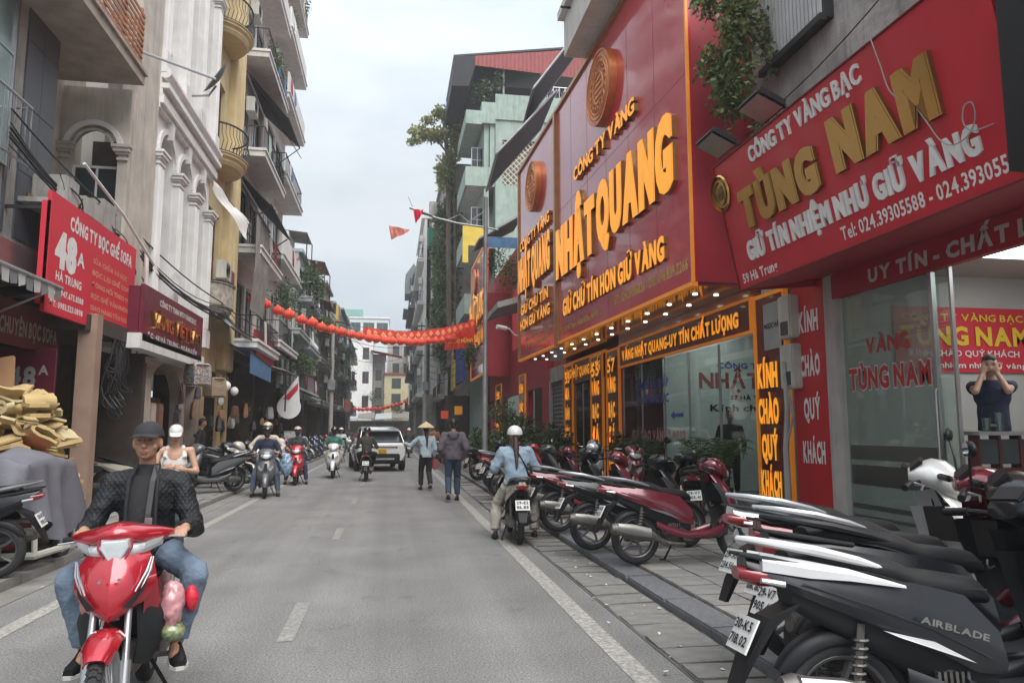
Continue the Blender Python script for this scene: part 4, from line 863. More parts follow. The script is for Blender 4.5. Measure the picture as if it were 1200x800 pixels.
NL('GIỮ CHỮ TÍN HƠN GIỮ VÀNG', 7.82, 1.0, 4.62, .44, m_orange, depth=.06, split=True, bold=.045, gap=.12, heavy=.03)
m_yellet = mat('gold_yellow_print', (.6, .38, .08), .4, var=.1)
NL('ĐC: 57 Hà Trung, Hoàn Kiếm, Hà Nội', 8.25, 4.9, 4.2, .15, m_yellet); NL('ĐT: 024.39386826 - DĐ: 096.839.2266', 3.85, .15, 4.25, .2, m_yellet, bold=.03)
for k in range(1, 6): quadbox(8.5*k/6-.004, 8.5*k/6+.004, 4.0, 10.6, -.02, .0025).build('panel_seam', mat('seam', (.2, .015, .03), .5), sg)
quadbox(0.01, 8.5, 7.62, 7.628, -.02, .0025).build('panel_seam', MATS['seam'], sg)
def emblem(u, v, r_, par):
    q = NN.to_track_quat('Z', 'Y').to_matrix().to_4x4()
    b = MB(); b.M = Matrix.Translation(NP(u, v, 0)) @ q; b.lathe([(0, .14), (r_*.93, .14), (r_*.95, .17), (r_, .17), (r_, 0)], n=36); b.mi = [0]*len(b.f); o = b.build('emblem', mat('copper_orange_emblem', (.62, .2, .06), .35, .4, var=.15, scale=6), par, smooth=30)
    b = MB(); b.M = Matrix.Translation(NP(u, v, .15)) @ q
    for rr_ in (.82, .7, .42): b.torus((0, 0, 0), r_*rr_, .022, 'Z', 32, 5)
    for k in range(18): a = 2*PI*k/18; b.tube([(r_*.46*math.cos(a), r_*.46*math.sin(a), 0), (r_*.56*math.cos(a+.2), r_*.56*math.sin(a+.2), .01), (r_*.66*math.cos(a), r_*.66*math.sin(a), 0)], .018, 4)
    for k in range(4): b.tube([(-.25*r_, (-.25+.16*k)*r_, 0), (.25*r_, (-.25+.16*k)*r_, 0)], .02, 4)
    b.build('emblem_relief', mat('emblem_ridges', (.75, .32, .12), .4, .3), o)
emblem(4.3, 9.35, .86, sg)
s2 = thing('second_nhat_quang_sign', 'further narrower red sign panel with a round emblem, mirroring the giant sign', 'sign', (4.5, 22, 4))
quadbox(8.62, 13.7, 3.98, 10.6, -.1, -.002).build('face', m_redgloss, s2); quadbox(8.66, 13.8, 3.9, 3.98, -.08, .03).build('frame', m_orangeframe, s2); quadbox(13.7, 13.8, 3.98, 10.6, -.5, .05).build('frame', m_orangeside, s2)
emblem(11.2, 9.3, .8, s2)
NL('CÔNG TY VÀNG', 13.15, 9.1, 7.6, .34, m_orange, s2, depth=.1, bold=.03); NL('NHẬT QUANG', 13.3, 9.0, 6.25, 1.1, m_orange, s2, depth=.12, split=True, bold=.05, heavy=.05, gap=.13)
NL('GIỮ CHỮ TÍN', 13.0, 9.3, 5.4, .32, m_orange, s2, depth=.1, bold=.04); NL('HƠN GIỮ VÀNG', 13.1, 9.1, 4.9, .32, m_orange, s2, depth=.1, bold=.04); NL('ĐC: 55 Hà Trung, Hoàn Kiếm', 12.7, 9.2, 4.5, .12, m_yellet, s2); NL('ĐT: 024.39386826', 12.7, 9.6, 4.25, .12, m_yellet, s2)
# soffit with downlights
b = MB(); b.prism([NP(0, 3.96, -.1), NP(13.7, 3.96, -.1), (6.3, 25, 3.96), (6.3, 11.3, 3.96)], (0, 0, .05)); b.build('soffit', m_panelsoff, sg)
b = B(FM('R', 5.92)); b.box(11.4, 18.7, -.1, 0, 3.82, 3.955); b.build('reflection_fascia', mat('amber_reflection', (.5, .13, .02), .2, coat=.5), sg)  # orange reflection of the lettering put into this strip's colour
m_bulb = mat('downlight_glow', (1, .95, .85), emit=1.1, ecol=(1, .88, .7), var=0)
dl0 = MB().lathe([(0, -.012), (.042, -.012), (.048, 0), (.0, 0)], n=12).mesh('downlight'); dl0.materials.append(m_bulb)
k = 0
for row in (.42, .82):
    for i in range(12):
        p = NP(.8+i*1.12, 3.955, -row); o = link('downlight', dl0.copy() if k == 0 else dl_me, []) ; dl_me = o.data if k == 0 else dl_me
        o.location = p; tag(o, 'small round downlight lit under the soffit of the giant red sign', 'downlight', 'downlights under the gold shop canopy'); k += 1
# ---- shopfront 57
FR = B(FM('R', 5.95))
def obox(par, u0, u1, v0, v1, X=5.95, d0=-.05, d1=.03, m=m_orangeframe, name='frame'): return B(FM('R', X)).box(u0, u1, d0, d1, v0, v1).build(name, m, par)
m_darkred = mat('dark_red_panel', (.12, .015, .015), .3, var=.1, coat=.3)
sg = thing('shop_fascia', 'maroon strip fascia reading VANG NHAT QUANG UY TIN CHAT LUONG in orange', 'sign', (5.95, 15, 3.2))
obox(sg, 11.5, 18.7, 3.25, 3.78, d0=-.08, d1=0, m=m_darkred, name='board')
for a in ((11.42, 18.78, 3.2, 3.25), (11.42, 18.78, 3.76, 3.81), (11.45, 11.5, 3.25, 3.76), (18.7, 18.76, 3.25, 3.76)): obox(sg, *a)
lettering('VÀNG NHẬT QUANG-UY TÍN CHẤT LƯỢNG', (5.95, 18.45, 3.37), (0, -1, 0), (0, 0, 1), 6.55, .26, [m_orange, m_orangeside], sg, depth=.03, bold=.045, gap=.12, heavy=.03)
def word_column(name, lab, u0, u1, words, v0=.1, v1=3.78, num=None):
    sg = thing(name, lab, 'sign', (5.95, (u0+u1)/2, v0)); w_ = u1-u0
    obox(sg, u0+.07, u1-.07, v0, v1, d0=-.08, d1=.0, m=m_darkred, name='board')
    fw_ = .045 if name == 'welcome_column' else .03; obox(sg, u0, u0+fw_, v0, v1); obox(sg, u1-fw_, u1, v0, v1); obox(sg, u0+.06, u1-.06, v1-.06, v1)
    n = len(words)
    for k, tx in enumerate(words):
        top = v1-.75 if num else v1-1.15 if name == 'welcome_column' else v1-.3
        v = top-(top-v0-.25)*(k+.62)/n
        wd = (w_-.2)*(.78 if len(tx) > 3 else .62)
        lettering(tx, (5.95, (u0+u1)/2+wd/2+(.06 if name == 'welcome_column' else 0), v), (0, -1, 0), (0, 0, 1), wd, .38 if name == 'welcome_column' else .4, [m_orange, m_orangeside], sg, depth=.05, bold=.05, heavy=.03)
    if num: lettering(num, (5.95, u1-.22, v1-.62), (0, -1, 0), (0, 0, 1), w_-.44, .38, [m_orange, m_orangeside], sg, depth=.05, bold=.03)
    return sg
sg = word_column('welcome_column', 'orange framed vertical panel with orange words KINH CHAO QUY KHACH', 10.38, 11.38, ['KÍNH', 'CHÀO', 'QUÝ', 'KHÁCH'], v0=.12)
ps = thing('notice_sheet', 'grey printed notice pasted above the word KINH', 'poster', (5.93, 10.8, 3)); B(FM('R', 5.94)).box(10.52, 11.05, 0, .006, 2.86, 3.6).build('sheet', mat('grey_paper', (.32, .33, .32), .8), ps)
lettering('NGỌC HÀ', (5.933, 11.02, 3.2), (0, -1, 0), (0, 0, 1), .46, .08, [m_black], ps, bold=.03)
word_column('number_column', 'orange and maroon column numbered 57 beside the wide glass front', 18.8, 19.95, ['VÀNG', 'BẠC', 'ĐÁ', 'QUÝ'], num='57')
word_column('number_column', 'orange and maroon column numbered 55 next to the 57 one', 20.35, 21.6, ['VÀNG', 'BẠC', 'ĐÁ', 'QUÝ'], num='55')
word_column('number_column', 'orange and maroon column numbered 53 at the far side of the narrow glass door', 23.9, 25.0, ['MUA', 'BÁN', 'VÀNG', 'BẠC'], num='53')
word_column('far_word_column', 'orange lettered column beyond the roller shutter', 32.7, 34.2, ['KÍNH', 'CHÀO', 'QUÝ', 'KHÁCH'], v1=4.1)
word_column('far_word_column', 'farthest orange lettered column under the next red sign', 40, 42, ['VÀNG', 'BẠC', 'TÍN', 'NHẤT'], v1=4.1)
sg = thing('narrow_fascia', 'short maroon fascia in orange letters over the narrow glass door', 'sign', (5.95, 22, 3.2))
obox(sg, 20.3, 25.1, 3.1, 3.75, d0=-.08, d1=-.02, m=m_darkred, name='board')
for a in ((20.0, 25.1, 3.78, 3.84), ): obox(sg, *a)
lettering('VÀNG NHẬT QUANG UY TÍN', (5.96, 24.9, 3.3), (0, -1, 0), (0, 0, 1), 4.4, .3, [m_orange, m_orangeside], sg, depth=.04, bold=.04, gap=.1)
# wide glass front with interior
gf = thing('wide_glass_shopfront', 'wide glass front of the gold shop with lettered panes', 'shopfront', (6, 15, .2))
for k in range(5): B(FM('R', 6.0)).box(11.45+1.43*k, 11.45+1.43*(k+1)-.012, -.012, 0, .22, 3.17).build('pane', m_shopglass, gf)
for k in range(6): B(FM('R', 5.995)).box(11.44+1.43*k-.015, 11.44+1.43*k+.015, -.03, .01, .22, 3.17).build('stile', m_steel, gf)
pt = thing('interior_partition', 'pale interior partition printed NHAT behind the wide glass front', 'partition', (7.5, 16, .2))
MB().box(6.15, 9.4, 16, 16.1, .22, 3.9).build('panel', mat('pale_blue_white_panel', (.55, .62, .62), .4, var=.1), pt)
m_bl = mat('blue_print', (.03, .08, .35), .5); m_rb = mat('brown_red_print', (.3, .06, .04), .5)
for tx, u, v, w__, cp, m_ in (('CÔNG TY VÀNG', 7.4, 3.0, 2.0, .13, m_bl), ('NHẬT', 6.95, 2.55, 1.5, .36, m_rb), ('57 HÀ TRUNG', 7.7, 2.28, 1.2, .1, m_black), ('Kính chào', 7.2, 2.02, 1.5, .15, m_black)):
    lettering(tx, (u, 15.99, v), (1, 0, 0), (0, 0, 1), w__, cp, [m_], pt, bold=.03)
vd = thing('blue_window_lettering', 'blue vinyl words and arrow on the glass of the gold shop', 'lettering', (5.98, 16, 2))
lettering('CẦM ĐỒ LÃI THẤP', (5.985, 17.6, 2.55), (0, -1, 0), (0, 0, 1), 2.2, .2, [m_bl], vd, bold=.03); lettering('TƯ VẤN VÀNG BẠC', (5.985, 17.6, 2.2), (0, -1, 0), (0, 0, 1), 2.2, .2, [m_bl], vd, bold=.03)
MB().prism([(5.985, 15.3, 1.9), (5.985, 15.1, 2.0), (5.985, 15.1, 1.94), (5.985, 14.6, 1.94), (5.985, 14.6, 1.86), (5.985, 15.1, 1.86), (5.985, 15.1, 1.8)], (-.003, 0, 0)).build('arrow', m_bl, vd)
vd = thing('pink_window_lettering', 'low pinkish band of faded words on the gold shop glass', 'lettering', (5.98, 16, 1.5)); lettering('GIÁ CAO VÀNG 24-999', (5.985, 17.9, 1.35), (0, -1, 0), (0, 0, 1), 3.4, .24, [mat('pink_print', (.45, .25, .24), .6)], vd, bold=.04)
b = MB(); b.box(9.4, 9.5, 11.3, 25, .2, 3.95).box(6.3, 9.4, 18.4, 18.5, .2, 3.95).box(6.3, 9.4, 11.3, 11.4, .2, 3.95); b.build('inner_wall', mat('dim_interior_wall', (.2, .2, .19), .7, var=.2), nq)
o = thing('interior_screen', 'dark red interior hanging with gold characters at the left of the glass', 'banner', (6.6, 18, 1)); MB().box(6.3, 7.0, 18.2, 18.3, .5, 2.9).build('cloth', m_redwall, o)
cl = thing('added_ceiling_light', 'unseen long white ceiling light added inside the wide gold shop', 'lamp', (7.5, 14, 3.9)); MB().box(6.9, 7.5, 12.0, 15.5, 3.9, 3.94).build('diffuser', MATS['lit_diffuser'], cl)  # glowing panel out of view, added to brighten the dark shop interior
# narrow glass door 55 and roller shutter
gd = thing('narrow_glass_door', 'narrow glass door between the 55 and 53 columns', 'door', (6, 22.5, .2)); B(FM('R', 6.0)).box(21.65, 23.85, -.012, 0, .22, 3.05).build('pane', m_shopglass, gd); B(FM('R', 6.0)).box(22.72, 22.78, -.03, .01, .22, 3.05).build('stile', m_steel, gd)
MB().box(7.2, 7.3, 20, 25, .2, 3.9).build('inner_wall', mat('grey_curtain', (.3, .32, .31), .8, var=.2), nq)
rs = thing('roller_shutter', 'grimy grey roller shutter between red walls', 'shutter', (6, 26.5, .1)); 
sm = B(FM('R', 6.12)).prism([(25.42, 0, .01), (25.42, .03, .06), (25.42, .03, .12), (25.42, 0, .155)], (2.16, 0, 0)).mesh('slat'); sm.materials.append(mat('shutter_metal', (.16, .155, .14), .6, .3, var=.2, streak=.4))
for k in range(21): inst(sm, 'slat', rs, Matrix.Translation(-Vector(rs.location)+Vector((0, 0, .1+.155*k))))
B(FM('R', 6.1)).box(25.42, 27.58, -.3, .1, 3.36, 3.9).build('roller_housing', m_oldgrey, rs)
for u in (25.36, 27.58): B(FM('R', 6.0)).box(u, u+.06, -.1, .04, .1, 3.4).build('guide_rail', m_concrete, rs)
# ---------- beyond: red building with third sign
rb = thing('red_fronted_building', 'red fronted building with shop entries beyond the roller shutter', 'building', (6, 35, 0))
b = wall(B(FM('R', 6.0)), 28.3, 45, .1, 10.5, [(29.2, 32.3, .1, 3.3), (34.5, 39.5, .1, 3.3), (42.2, 44.5, .1, 3.3), (29.5, 36.5, 5.5, 9)]); b.box(28.3, 45, -8, -3, .1, 10.5); b.build('wall', m_redwall, rb)
B(FM('R', 6.0)).box(28.3, 45, -2.9, -2.8, .1, 10).build('back_wall', m_brown, rb)
sg = thing('third_red_sign', 'third red orange lettered sign beyond the lamp post', 'sign', (4.8, 41, 4.6))
B(FM('R', 4.8)).box(37.4, 44.7, -.1, 0, 4.6, 11.3).build('face', m_redgloss, sg); MB().box(4.8, 7.5, 37.3, 37.38, 4.3, 8.6).build('side_board', m_redwall, sg)
for a in ((37.3, 37.42, 4.5, 11.3), (44.7, 44.85, 4.5, 11.3), (37.4, 44.7, 11.3, 11.45), (37.4, 44.7, 4.48, 4.6)): obox(sg, *a, X=4.8)
lettering('NHẬT', (4.8, 44.4, 7.6), (0, -1, 0), (0, 0, 1), 3.2, 1.4, [m_orange, m_orangeside], sg, depth=.15, bold=.03); lettering('QUANG', (4.8, 41.0, 7.6), (0, -1, 0), (0, 0, 1), 3.4, 1.4, [m_orange, m_orangeside], sg, depth=.15, bold=.03)
lettering('GIỮ CHỮ TÍN HƠN GIỮ VÀNG', (4.8, 44.4, 6.2), (0, -1, 0), (0, 0, 1), 6.6, .8, [m_orange, m_orangeside], sg, depth=.1, bold=.03); lettering('ĐT: 024.39386826', (4.8, 44.2, 5.1), (0, -1, 0), (0, 0, 1), 5.8, .4, [m_yellet], sg)
c = Vector((4.78, 42.6, 10.2)); b = MB(); b.lathe([(0, -.1), (.75, -.1), (.75, 0)], c, 'X', 24); b.build('emblem', MATS['copper_orange_emblem'], sg)
t = thing('concrete_canopy', 'small dark concrete canopy on the red side wall beyond the lamp post', 'canopy', (5, 33, 6.3)); MB().prism([(4.3, 30, 6.6), (6, 30, 7.1), (6, 34, 7.1), (4.3, 34, 6.6)], (0, 0, .25)).build('slab', m_concrete, t)
# dark roller awnings above the sign
def awn(lab, pts, m=m_canvas):
    t = thing('steel_awning', lab, 'awning', pts[0]); b = MB(); b.prism(pts, (0, 0, .08)).build('canvas', m, t)
    b = MB(); b.tube([pts[0], pts[1]], .05, 6).tube([pts[1], pts[2]], .05, 6).tube([pts[0], pts[3]], .04, 6); b.build('frame', m_grey, t); return t
awn('dark grey sloping awning above the far end of the giant sign', [(3.95, 31, 11.9), (3.95, 27.8, 12.4), (6.4, 27.8, 15.2), (6.4, 31, 14.9)])
awn('upper dark awning rising behind the top edge of the giant sign', [(5.3, 29.5, 14.3), (5.3, 27.2, 14.9), (8.4, 27.2, 19.2), (8.4, 29.5, 18.8)])
t = awn('dark green awning with a blue strip behind the lamp post', [(3.9, 36, 10.4), (3.9, 33, 10.3), (6, 33, 11.6), (6, 36, 11.6)], mat('dark_green_canvas', (.03, .07, .06), .7, var=.3)); MB().box(4.2, 6, 32.95, 33.0, 9.9, 10.4).build('blue_strip', m_blueaw, t)
# ---------- mint green building
gb_ = thing('mint_green_building', 'tall mint green house with rooftop shelter and stepped side balconies', 'building', (6, 48, 0))
fs = FM('S', 45.0)
b = wall(B(fs), 6.3, 12.5, .1, 21.3, [(6.75, 9.7, 17.0, 20.0)]); b.box(6.3, 12.5, -8, -1, .1, 21.3); b.build('wall', m_mint, gb_)
b = wall(B(FM('R', 5.6)), 45.2, 53, .1, 21.3, [(46, 52, v, v+2.6) for v in (5, 9, 13.2, 17.2)], .3); b.build('front_wall', m_mint, gb_)
for v in (9.0, 13.2, 17.2):
    B(FM('S', 45.2)).box(4.45, 6.28, -6, 0, v-.25, v).build('balcony', m_pale, gb_); b = B(FM('S', 45.1)); b.box(4.4, 6.28, -.1, 0, v-.3, v+.95); b.box(4.4, 4.5, -6, -.1, v-.3, v+.9); b.build('parapet', m_mint, gb_)
B(FM('S', 45.1)).box(5.95, 6.28, -.3, -.0, 18.15, 21.3).build('pier', m_mint, gb_)
window(gb_, FM('S', 46.4), 4.9, 6.1, 13.4, 15.9, m_steel, 3, 3, 0); window(gb_, FM('S', 46.4), 4.9, 6.1, 17.4, 19.9, m_steel, 3, 3, 0)
b = B(fs)
for k in range(8):
    for j in range(8): 
        u = 6.75+.37*k+.18; v = 17.0+.375*j+.19; b.tube([(u-.18, -.1, v-.19), (u+.18, -.1, v+.19)], .035, 4); b.tube([(u-.18, -.1, v+.19), (u+.18, -.1, v-.19)], .035, 4)
b.build('lattice_screen', mat('cream_lattice', (.55, .53, .42), .7), gb_); B(fs).box(6.75, 9.7, -.6, -.5, 17, 20).build('screen_back', mat('olive_shade', (.25, .26, .2), .8), gb_)
b = B(fs); b.box(6.28, 12.5, -.05, .1, 21.3, 23.0).box(5.4, 6.28, -6, .1, 21.0, 22.4).box(4.4, 5.4, -6, .1, 20.9, 21.8); b.build('roof_parapet', m_mint, gb_)
sh = thing('rooftop_shelter', 'dark rooftop shelter with red corrugated valance on the mint green house', 'shelter', (8, 48, 22))
b = MB(); b.prism([(3.6, 45.3, 25.5), (13, 45.3, 27.0), (13, 52, 27.0), (3.6, 52, 25.5)], (0, 0, .12)); b.build('roof', m_iron, sh)
MB().prism([(3.6, 45.3, 25.5), (5.2, 45.3, 25.7), (4.6, 45.3, 23.6), (3.5, 45.3, 23.5)], (0, 6, 0)).build('side_sheet', m_canvas, sh)
b = MB(); n = 60; rows = [[(5.0+8*i/n, 45.25+.03*(i % 2), z0+(z1-z0)*i/n) for i in range(n+1)] for z0, z1 in ((25.65, 26.85), (25.0, 24.6))]; b.loft(rows, cap=False, closed=False).build('valance', m_redroof, sh)
MB().box(4.6, 13, 50, 50.2, 22, 26).build('dark_screen', mat('dark_mesh_screen', (.05, .055, .065), .8), sh)
for x in (6.9, 9.4, 11.8): MB().tube([(x, 45.6, 22.8), (x, 45.6, 26)], .08, 6).build('post', m_grey, sh)
railing(sh, FM('S', 45.5), 9.0, 13, .05, 23.0, 1.0, m_steel, .4, 1, False, .025)
MB().box(4.25, 5.75, 45.0, 45.1, 13.0, 14.25).build('yellow_panel', mat('lemon_panel', (.6, .45, .05), .6, var=.1), gb_)
MB().box(4.25, 4.6, 44.98, 45.05, 11.9, 13.0).build('yellow_strip', MATS['lemon_panel'], gb_)
# signs along the right beyond
sg = thing('wooden_shop_sign', 'long ochre wooden shop sign slanting away beyond the blue one', 'sign', (4.1, 58, 4.2)); 
B(FM('R', 4.2)).prism([(52, 0, 4.3), (72, 0, 4.1), (72, 0, 7.5), (52, 0, 9.2)], (0, -.15, 0)).build('board', mat('ochre_board', (.36, .25, .11), .6, var=.3, streak=.2), sg)
for a, c in ((53, 70),): B(FM('R', 4.18)).box(a, c, 0, .05, 5.2, 5.35).box(a, c, 0, .05, 6.6, 6.75).build('rail', m_wood, sg)
o = B(FM('R', 4.3)).box(45.4, 50, -.2, 0, 4.6, 8.2).build('blue_vertical_sign', mat('royal_blue_sign', (.01, .03, .22), .5)); tag(o, 'royal blue vertical sign between the lanterns and third red sign', 'sign')
o = MB().box(4.25, 4.35, 50.2, 51.6, 4.4, 6.3).build('ochre_sign', MATS['lemon_panel']); tag(o, 'small ochre sign just past the royal blue sign', 'sign')
for k, (y, z, c, lab) in enumerate(((48, 2.9, (.5, .2, .01), 'small amber lit sign low over the hedge'), (52, 2.7, (.5, .05, .01), 'small red orange lit sign left of the amber one'))):
    o = MB().box(4.1-.6*k, 4.6-.6*k, y, y+.1, z-.35, z+.2).build('small_shop_sign', mat('lit_sign_%d' % k, c, .5, emit=.12)); tag(o, lab, 'sign')
# ---------- ivy building, white building, far right
RF = [('ivy_covered_building', 'tall building smothered in ivy with a tree growing from its roof', 3.8, 53, 62, 21, m_oldgrey, [(4, 3.5), (8, 3.5), (12, 3.5), (16, 3.5)], .4),
 ('white_slab_building', 'tall bare white walled building past the ivy', 2.6, 62, 76, 19.5, m_pale, [(4.5, 3.4), (8.4, 3.4), (12.3, 3.4), (16, 3)], .5),
 ('dark_stepped_building', 'dark grey stepped building near the far end of the right row', 2.3, 76, 93, 17.5, mat('soot_grey', (.14, .15, .16), .9, var=.2, streak=.4), [(4, 3), (7.5, 3), (11, 3), (14.3, 3)], .6)]
for k, (n_, lab, X, y0, y1, H_, m_, lv, dp) in enumerate(RF): tower(n_, lab, 'R', X, y0, y1, H_, m_, lv, dp, seed=40+k)
t = thing('grey_turret', 'slim dark turret rising above the stepped building at the far right', 'tower', (3.2, 92, 17)); MB().box(1.5, 3.4, 88, 93, 17.7, 20.0).prism([(1.5, 88, 20.0), (3.4, 88, 20.0), (2.45, 88, 21.4)], (0, 5, 0)).build('wall', MATS['soot_grey'], t); window(t, FM('S', 88), 2.0, 2.8, 18.2, 19.6, m_iron, 2, 2, .04)
tinroof('tin_roof', 'pale grey tin canopy jutting from the dark stepped building', 1.2, 3.5, 80, 88, 14.6, 14.2, m_corr, False)
for k, (x, y, z, w_, h_, c) in enumerate(((3.0, 62.2, 18.9, 1.2, 2.2, 'm_oldgrey'), (2.8, 60, 16.6, .9, 1.6, 'g'))):
    o = MB().box(x, x+w_, y, y+1, z, z+h_).build('balcony_cabinet', m_oldgrey if k == 0 else mat('deep_green_sheet', (.02, .16, .1), .7)); tag(o, ['grey metal cabinet on brackets high on the white walled building', 'deep green sheet wrapped box high beside the climbing trunk'][k], 'cabinet')

# ================================================= END OF STREET
def block(name, lab, x0, x1, y, z1, m, wins, wm, y2=8, roof=None):
    t = thing(name, lab, 'building', ((x0+x1)/2, y, 0)); fm = FM('S', y); b = wall(B(fm), x0, x1, 0, z1, wins, .3); b.box(x0, x1, -y2, -.8, 0, z1); b.build('wall', m, t)
    for w_ in wins: window(t, fm, *w_, wm, 2, 2, -.1)
    B(fm).box(x0-.15, x1+.15, -y2, .2, z1, z1+.25).build('roof', roof or m_pale, t); return t
m_shut = mat('maroon_shutter', (.2, .05, .05), .6)
t = block('white_end_building', 'plain white four storey building facing down the street', -6.6, -2.6, 106, 14.5, m_clean, [(-4.0, -3.1, v, v+1.7) for v in (4.6, 8, 11.4)]+[(-6, -5, v, v+1.7) for v in (8, 11.4)], m_shut)
t = block('yellow_end_building', 'small pale yellow building with green shutters at the street end', -.9, 2.4, 106, 9.3, mat('pale_yellow_stucco', (.5, .43, .26), .8, var=.1, streak=.3), [(.1, 1.4, 4.2, 6.6), (.1, 1.4, 7.3, 8.8)], mat('green_shutter', (.03, .1, .08), .6), roof=m_redroof)
t = block('grey_end_building', 'cluttered grey building squeezed between white and yellow ones', -2.6, -.9, 107, 12, m_oldgrey, [(-2.2, -1.3, v, v+1.5) for v in (3.5, 6, 8.5)], m_shut, roof=m_redroof)
tinroof('tin_roof', 'faded red roof between the white and yellow end buildings', -2.9, 1.5, 104.4, 108, 12.6, 11.8, m_redroof, False)
t = block('glass_topped_building', 'distant white and green office block above the street end', -10, -.5, 128, 20.5, mat('distant_white', (.55, .6, .6), .7, var=.05), [(-9.5+2.3*k, -7.6+2.3*k, 17.2, 19.8) for k in range(4)], mat('green_frame', (.1, .28, .24), .5))
MB().box(-10.2, -5, 127.8, 131, 20.8, 22).build('roof_parapet', mat('teal_parapet', (.18, .36, .32), .6), t)
block('grey_far_block', 'grey concrete block rising behind the yellow building', 2.4, 9, 108, 13.5, m_concrete, [(3+1.6*k, 4+1.6*k, v, v+1.6) for k in range(3) for v in (4, 7.3, 10.5)], m_iron)
block('tall_grey_far_block', 'tall drab grey block with a tin roofed top behind the yellow end building', -.6, 7, 116, 15.5, m_oldgrey, [(.2+1.7*k, 1.2+1.7*k, v, v+1.6) for k in range(4) for v in (7.5, 10.2, 12.9)], m_iron, roof=m_corr)
block('brown_far_block', 'drab left block across the far junction', -16, -6.7, 107, 12, m_pale2, [(-9, -7.6, v, v+1.6) for v in (4, 7.3)], m_iron)
mk = thing('market_canopy', 'low grey market canopy stretched across the far junction', 'canopy', (-2, 104, 3))
for k in range(4): MB().prism([(-6.6+2.3*k, 101, 2.9+.2*(k % 2)), (-4.4+2.3*k, 101, 3.0), (-4.4+2.3*k, 105, 3.9), (-6.6+2.3*k, 105, 3.7)], (0, 0, .06)).build('sheet', m_corr if k % 2 else mat('pale_tarp', (.35, .37, .38), .7), mk)
for k in range(5): MB().tube([(-6.6+2.3*k, 101, 0), (-6.6+2.3*k, 101, 2.9)], .05, 6).build('post', m_iron, mk)
MB().box(-6.6, 2.6, 105.2, 105.4, 0, 2.8).build('dark_back', m_brown, mk)
# ================================================= SCOOTERS
m_paint = mat('maroon_paint', (.13, .010, .022), .22, .25, var=.1, coat=.8)
m_rub = mat('tyre_rubber', (.022, .022, .023), .85, var=.35, scale=12, bump=.3, bscale=60)
m_seat = mat('black_vinyl', (.010, .010, .011), .55, spec=.3, var=.2, bump=.15, bscale=120)
m_silver = mat('silver_plastic', (.40, .41, .42), .3, .5, var=.1)
m_engine = mat('dusty_cast_metal', (.16, .15, .14), .55, .7, var=.4, scale=14)
m_exh = mat('exhaust_guard', (.3, .29, .27), .35, .8, var=.3)
m_tail = mat('red_lens', (.20, .008, .014), .1, var=.05, coat=.6)
m_lens = mat('headlight_lens', (.55, .57, .58), .08, .4, var=.15, scale=25, coat=.7)
m_amber = mat('amber_lens', (.6, .2, .02), .15)
m_plate = mat('number_plate_white', (.62, .62, .6), .5, var=.08)
m_dplast = mat('dark_grey_plastic', (.02, .021, .023), .6, var=.25, spec=.35)
m_rim = mat('grey_alloy', (.16, .16, .165), .4, .7, var=.15)
m_mirror = mat('mirror_glass', (.6, .65, .7), .03, 1, var=0)
def sect(y, zc, hw, hh, e=2.6, n=18, x=0):
    r_ = []
    for i in range(n):
        a = 2*PI*i/n; c, s_ = math.cos(a), math.sin(a)
        r_.append((x+hw*math.copysign(abs(c)**(2/e), c), y, zc+hh*math.copysign(abs(s_)**(2/e), s_)))
    return r_
def cres(z, y0, hw, bulge, th=.03, n=10, dz=0):
    f = []; b_ = []
    for i in range(n+1):
        q = -1+2*i/n; x = hw*math.sin(q*PI/2*.9)/math.sin(PI/2*.9); y = y0+bulge*(math.cos(q*PI/2)**.8 if abs(q) < 1 else 0); zz = z+dz*(1-abs(q))
        f.append((x, y, zz)); b_.append((x*.94, y-th, zz))
    return f+b_[::-1]
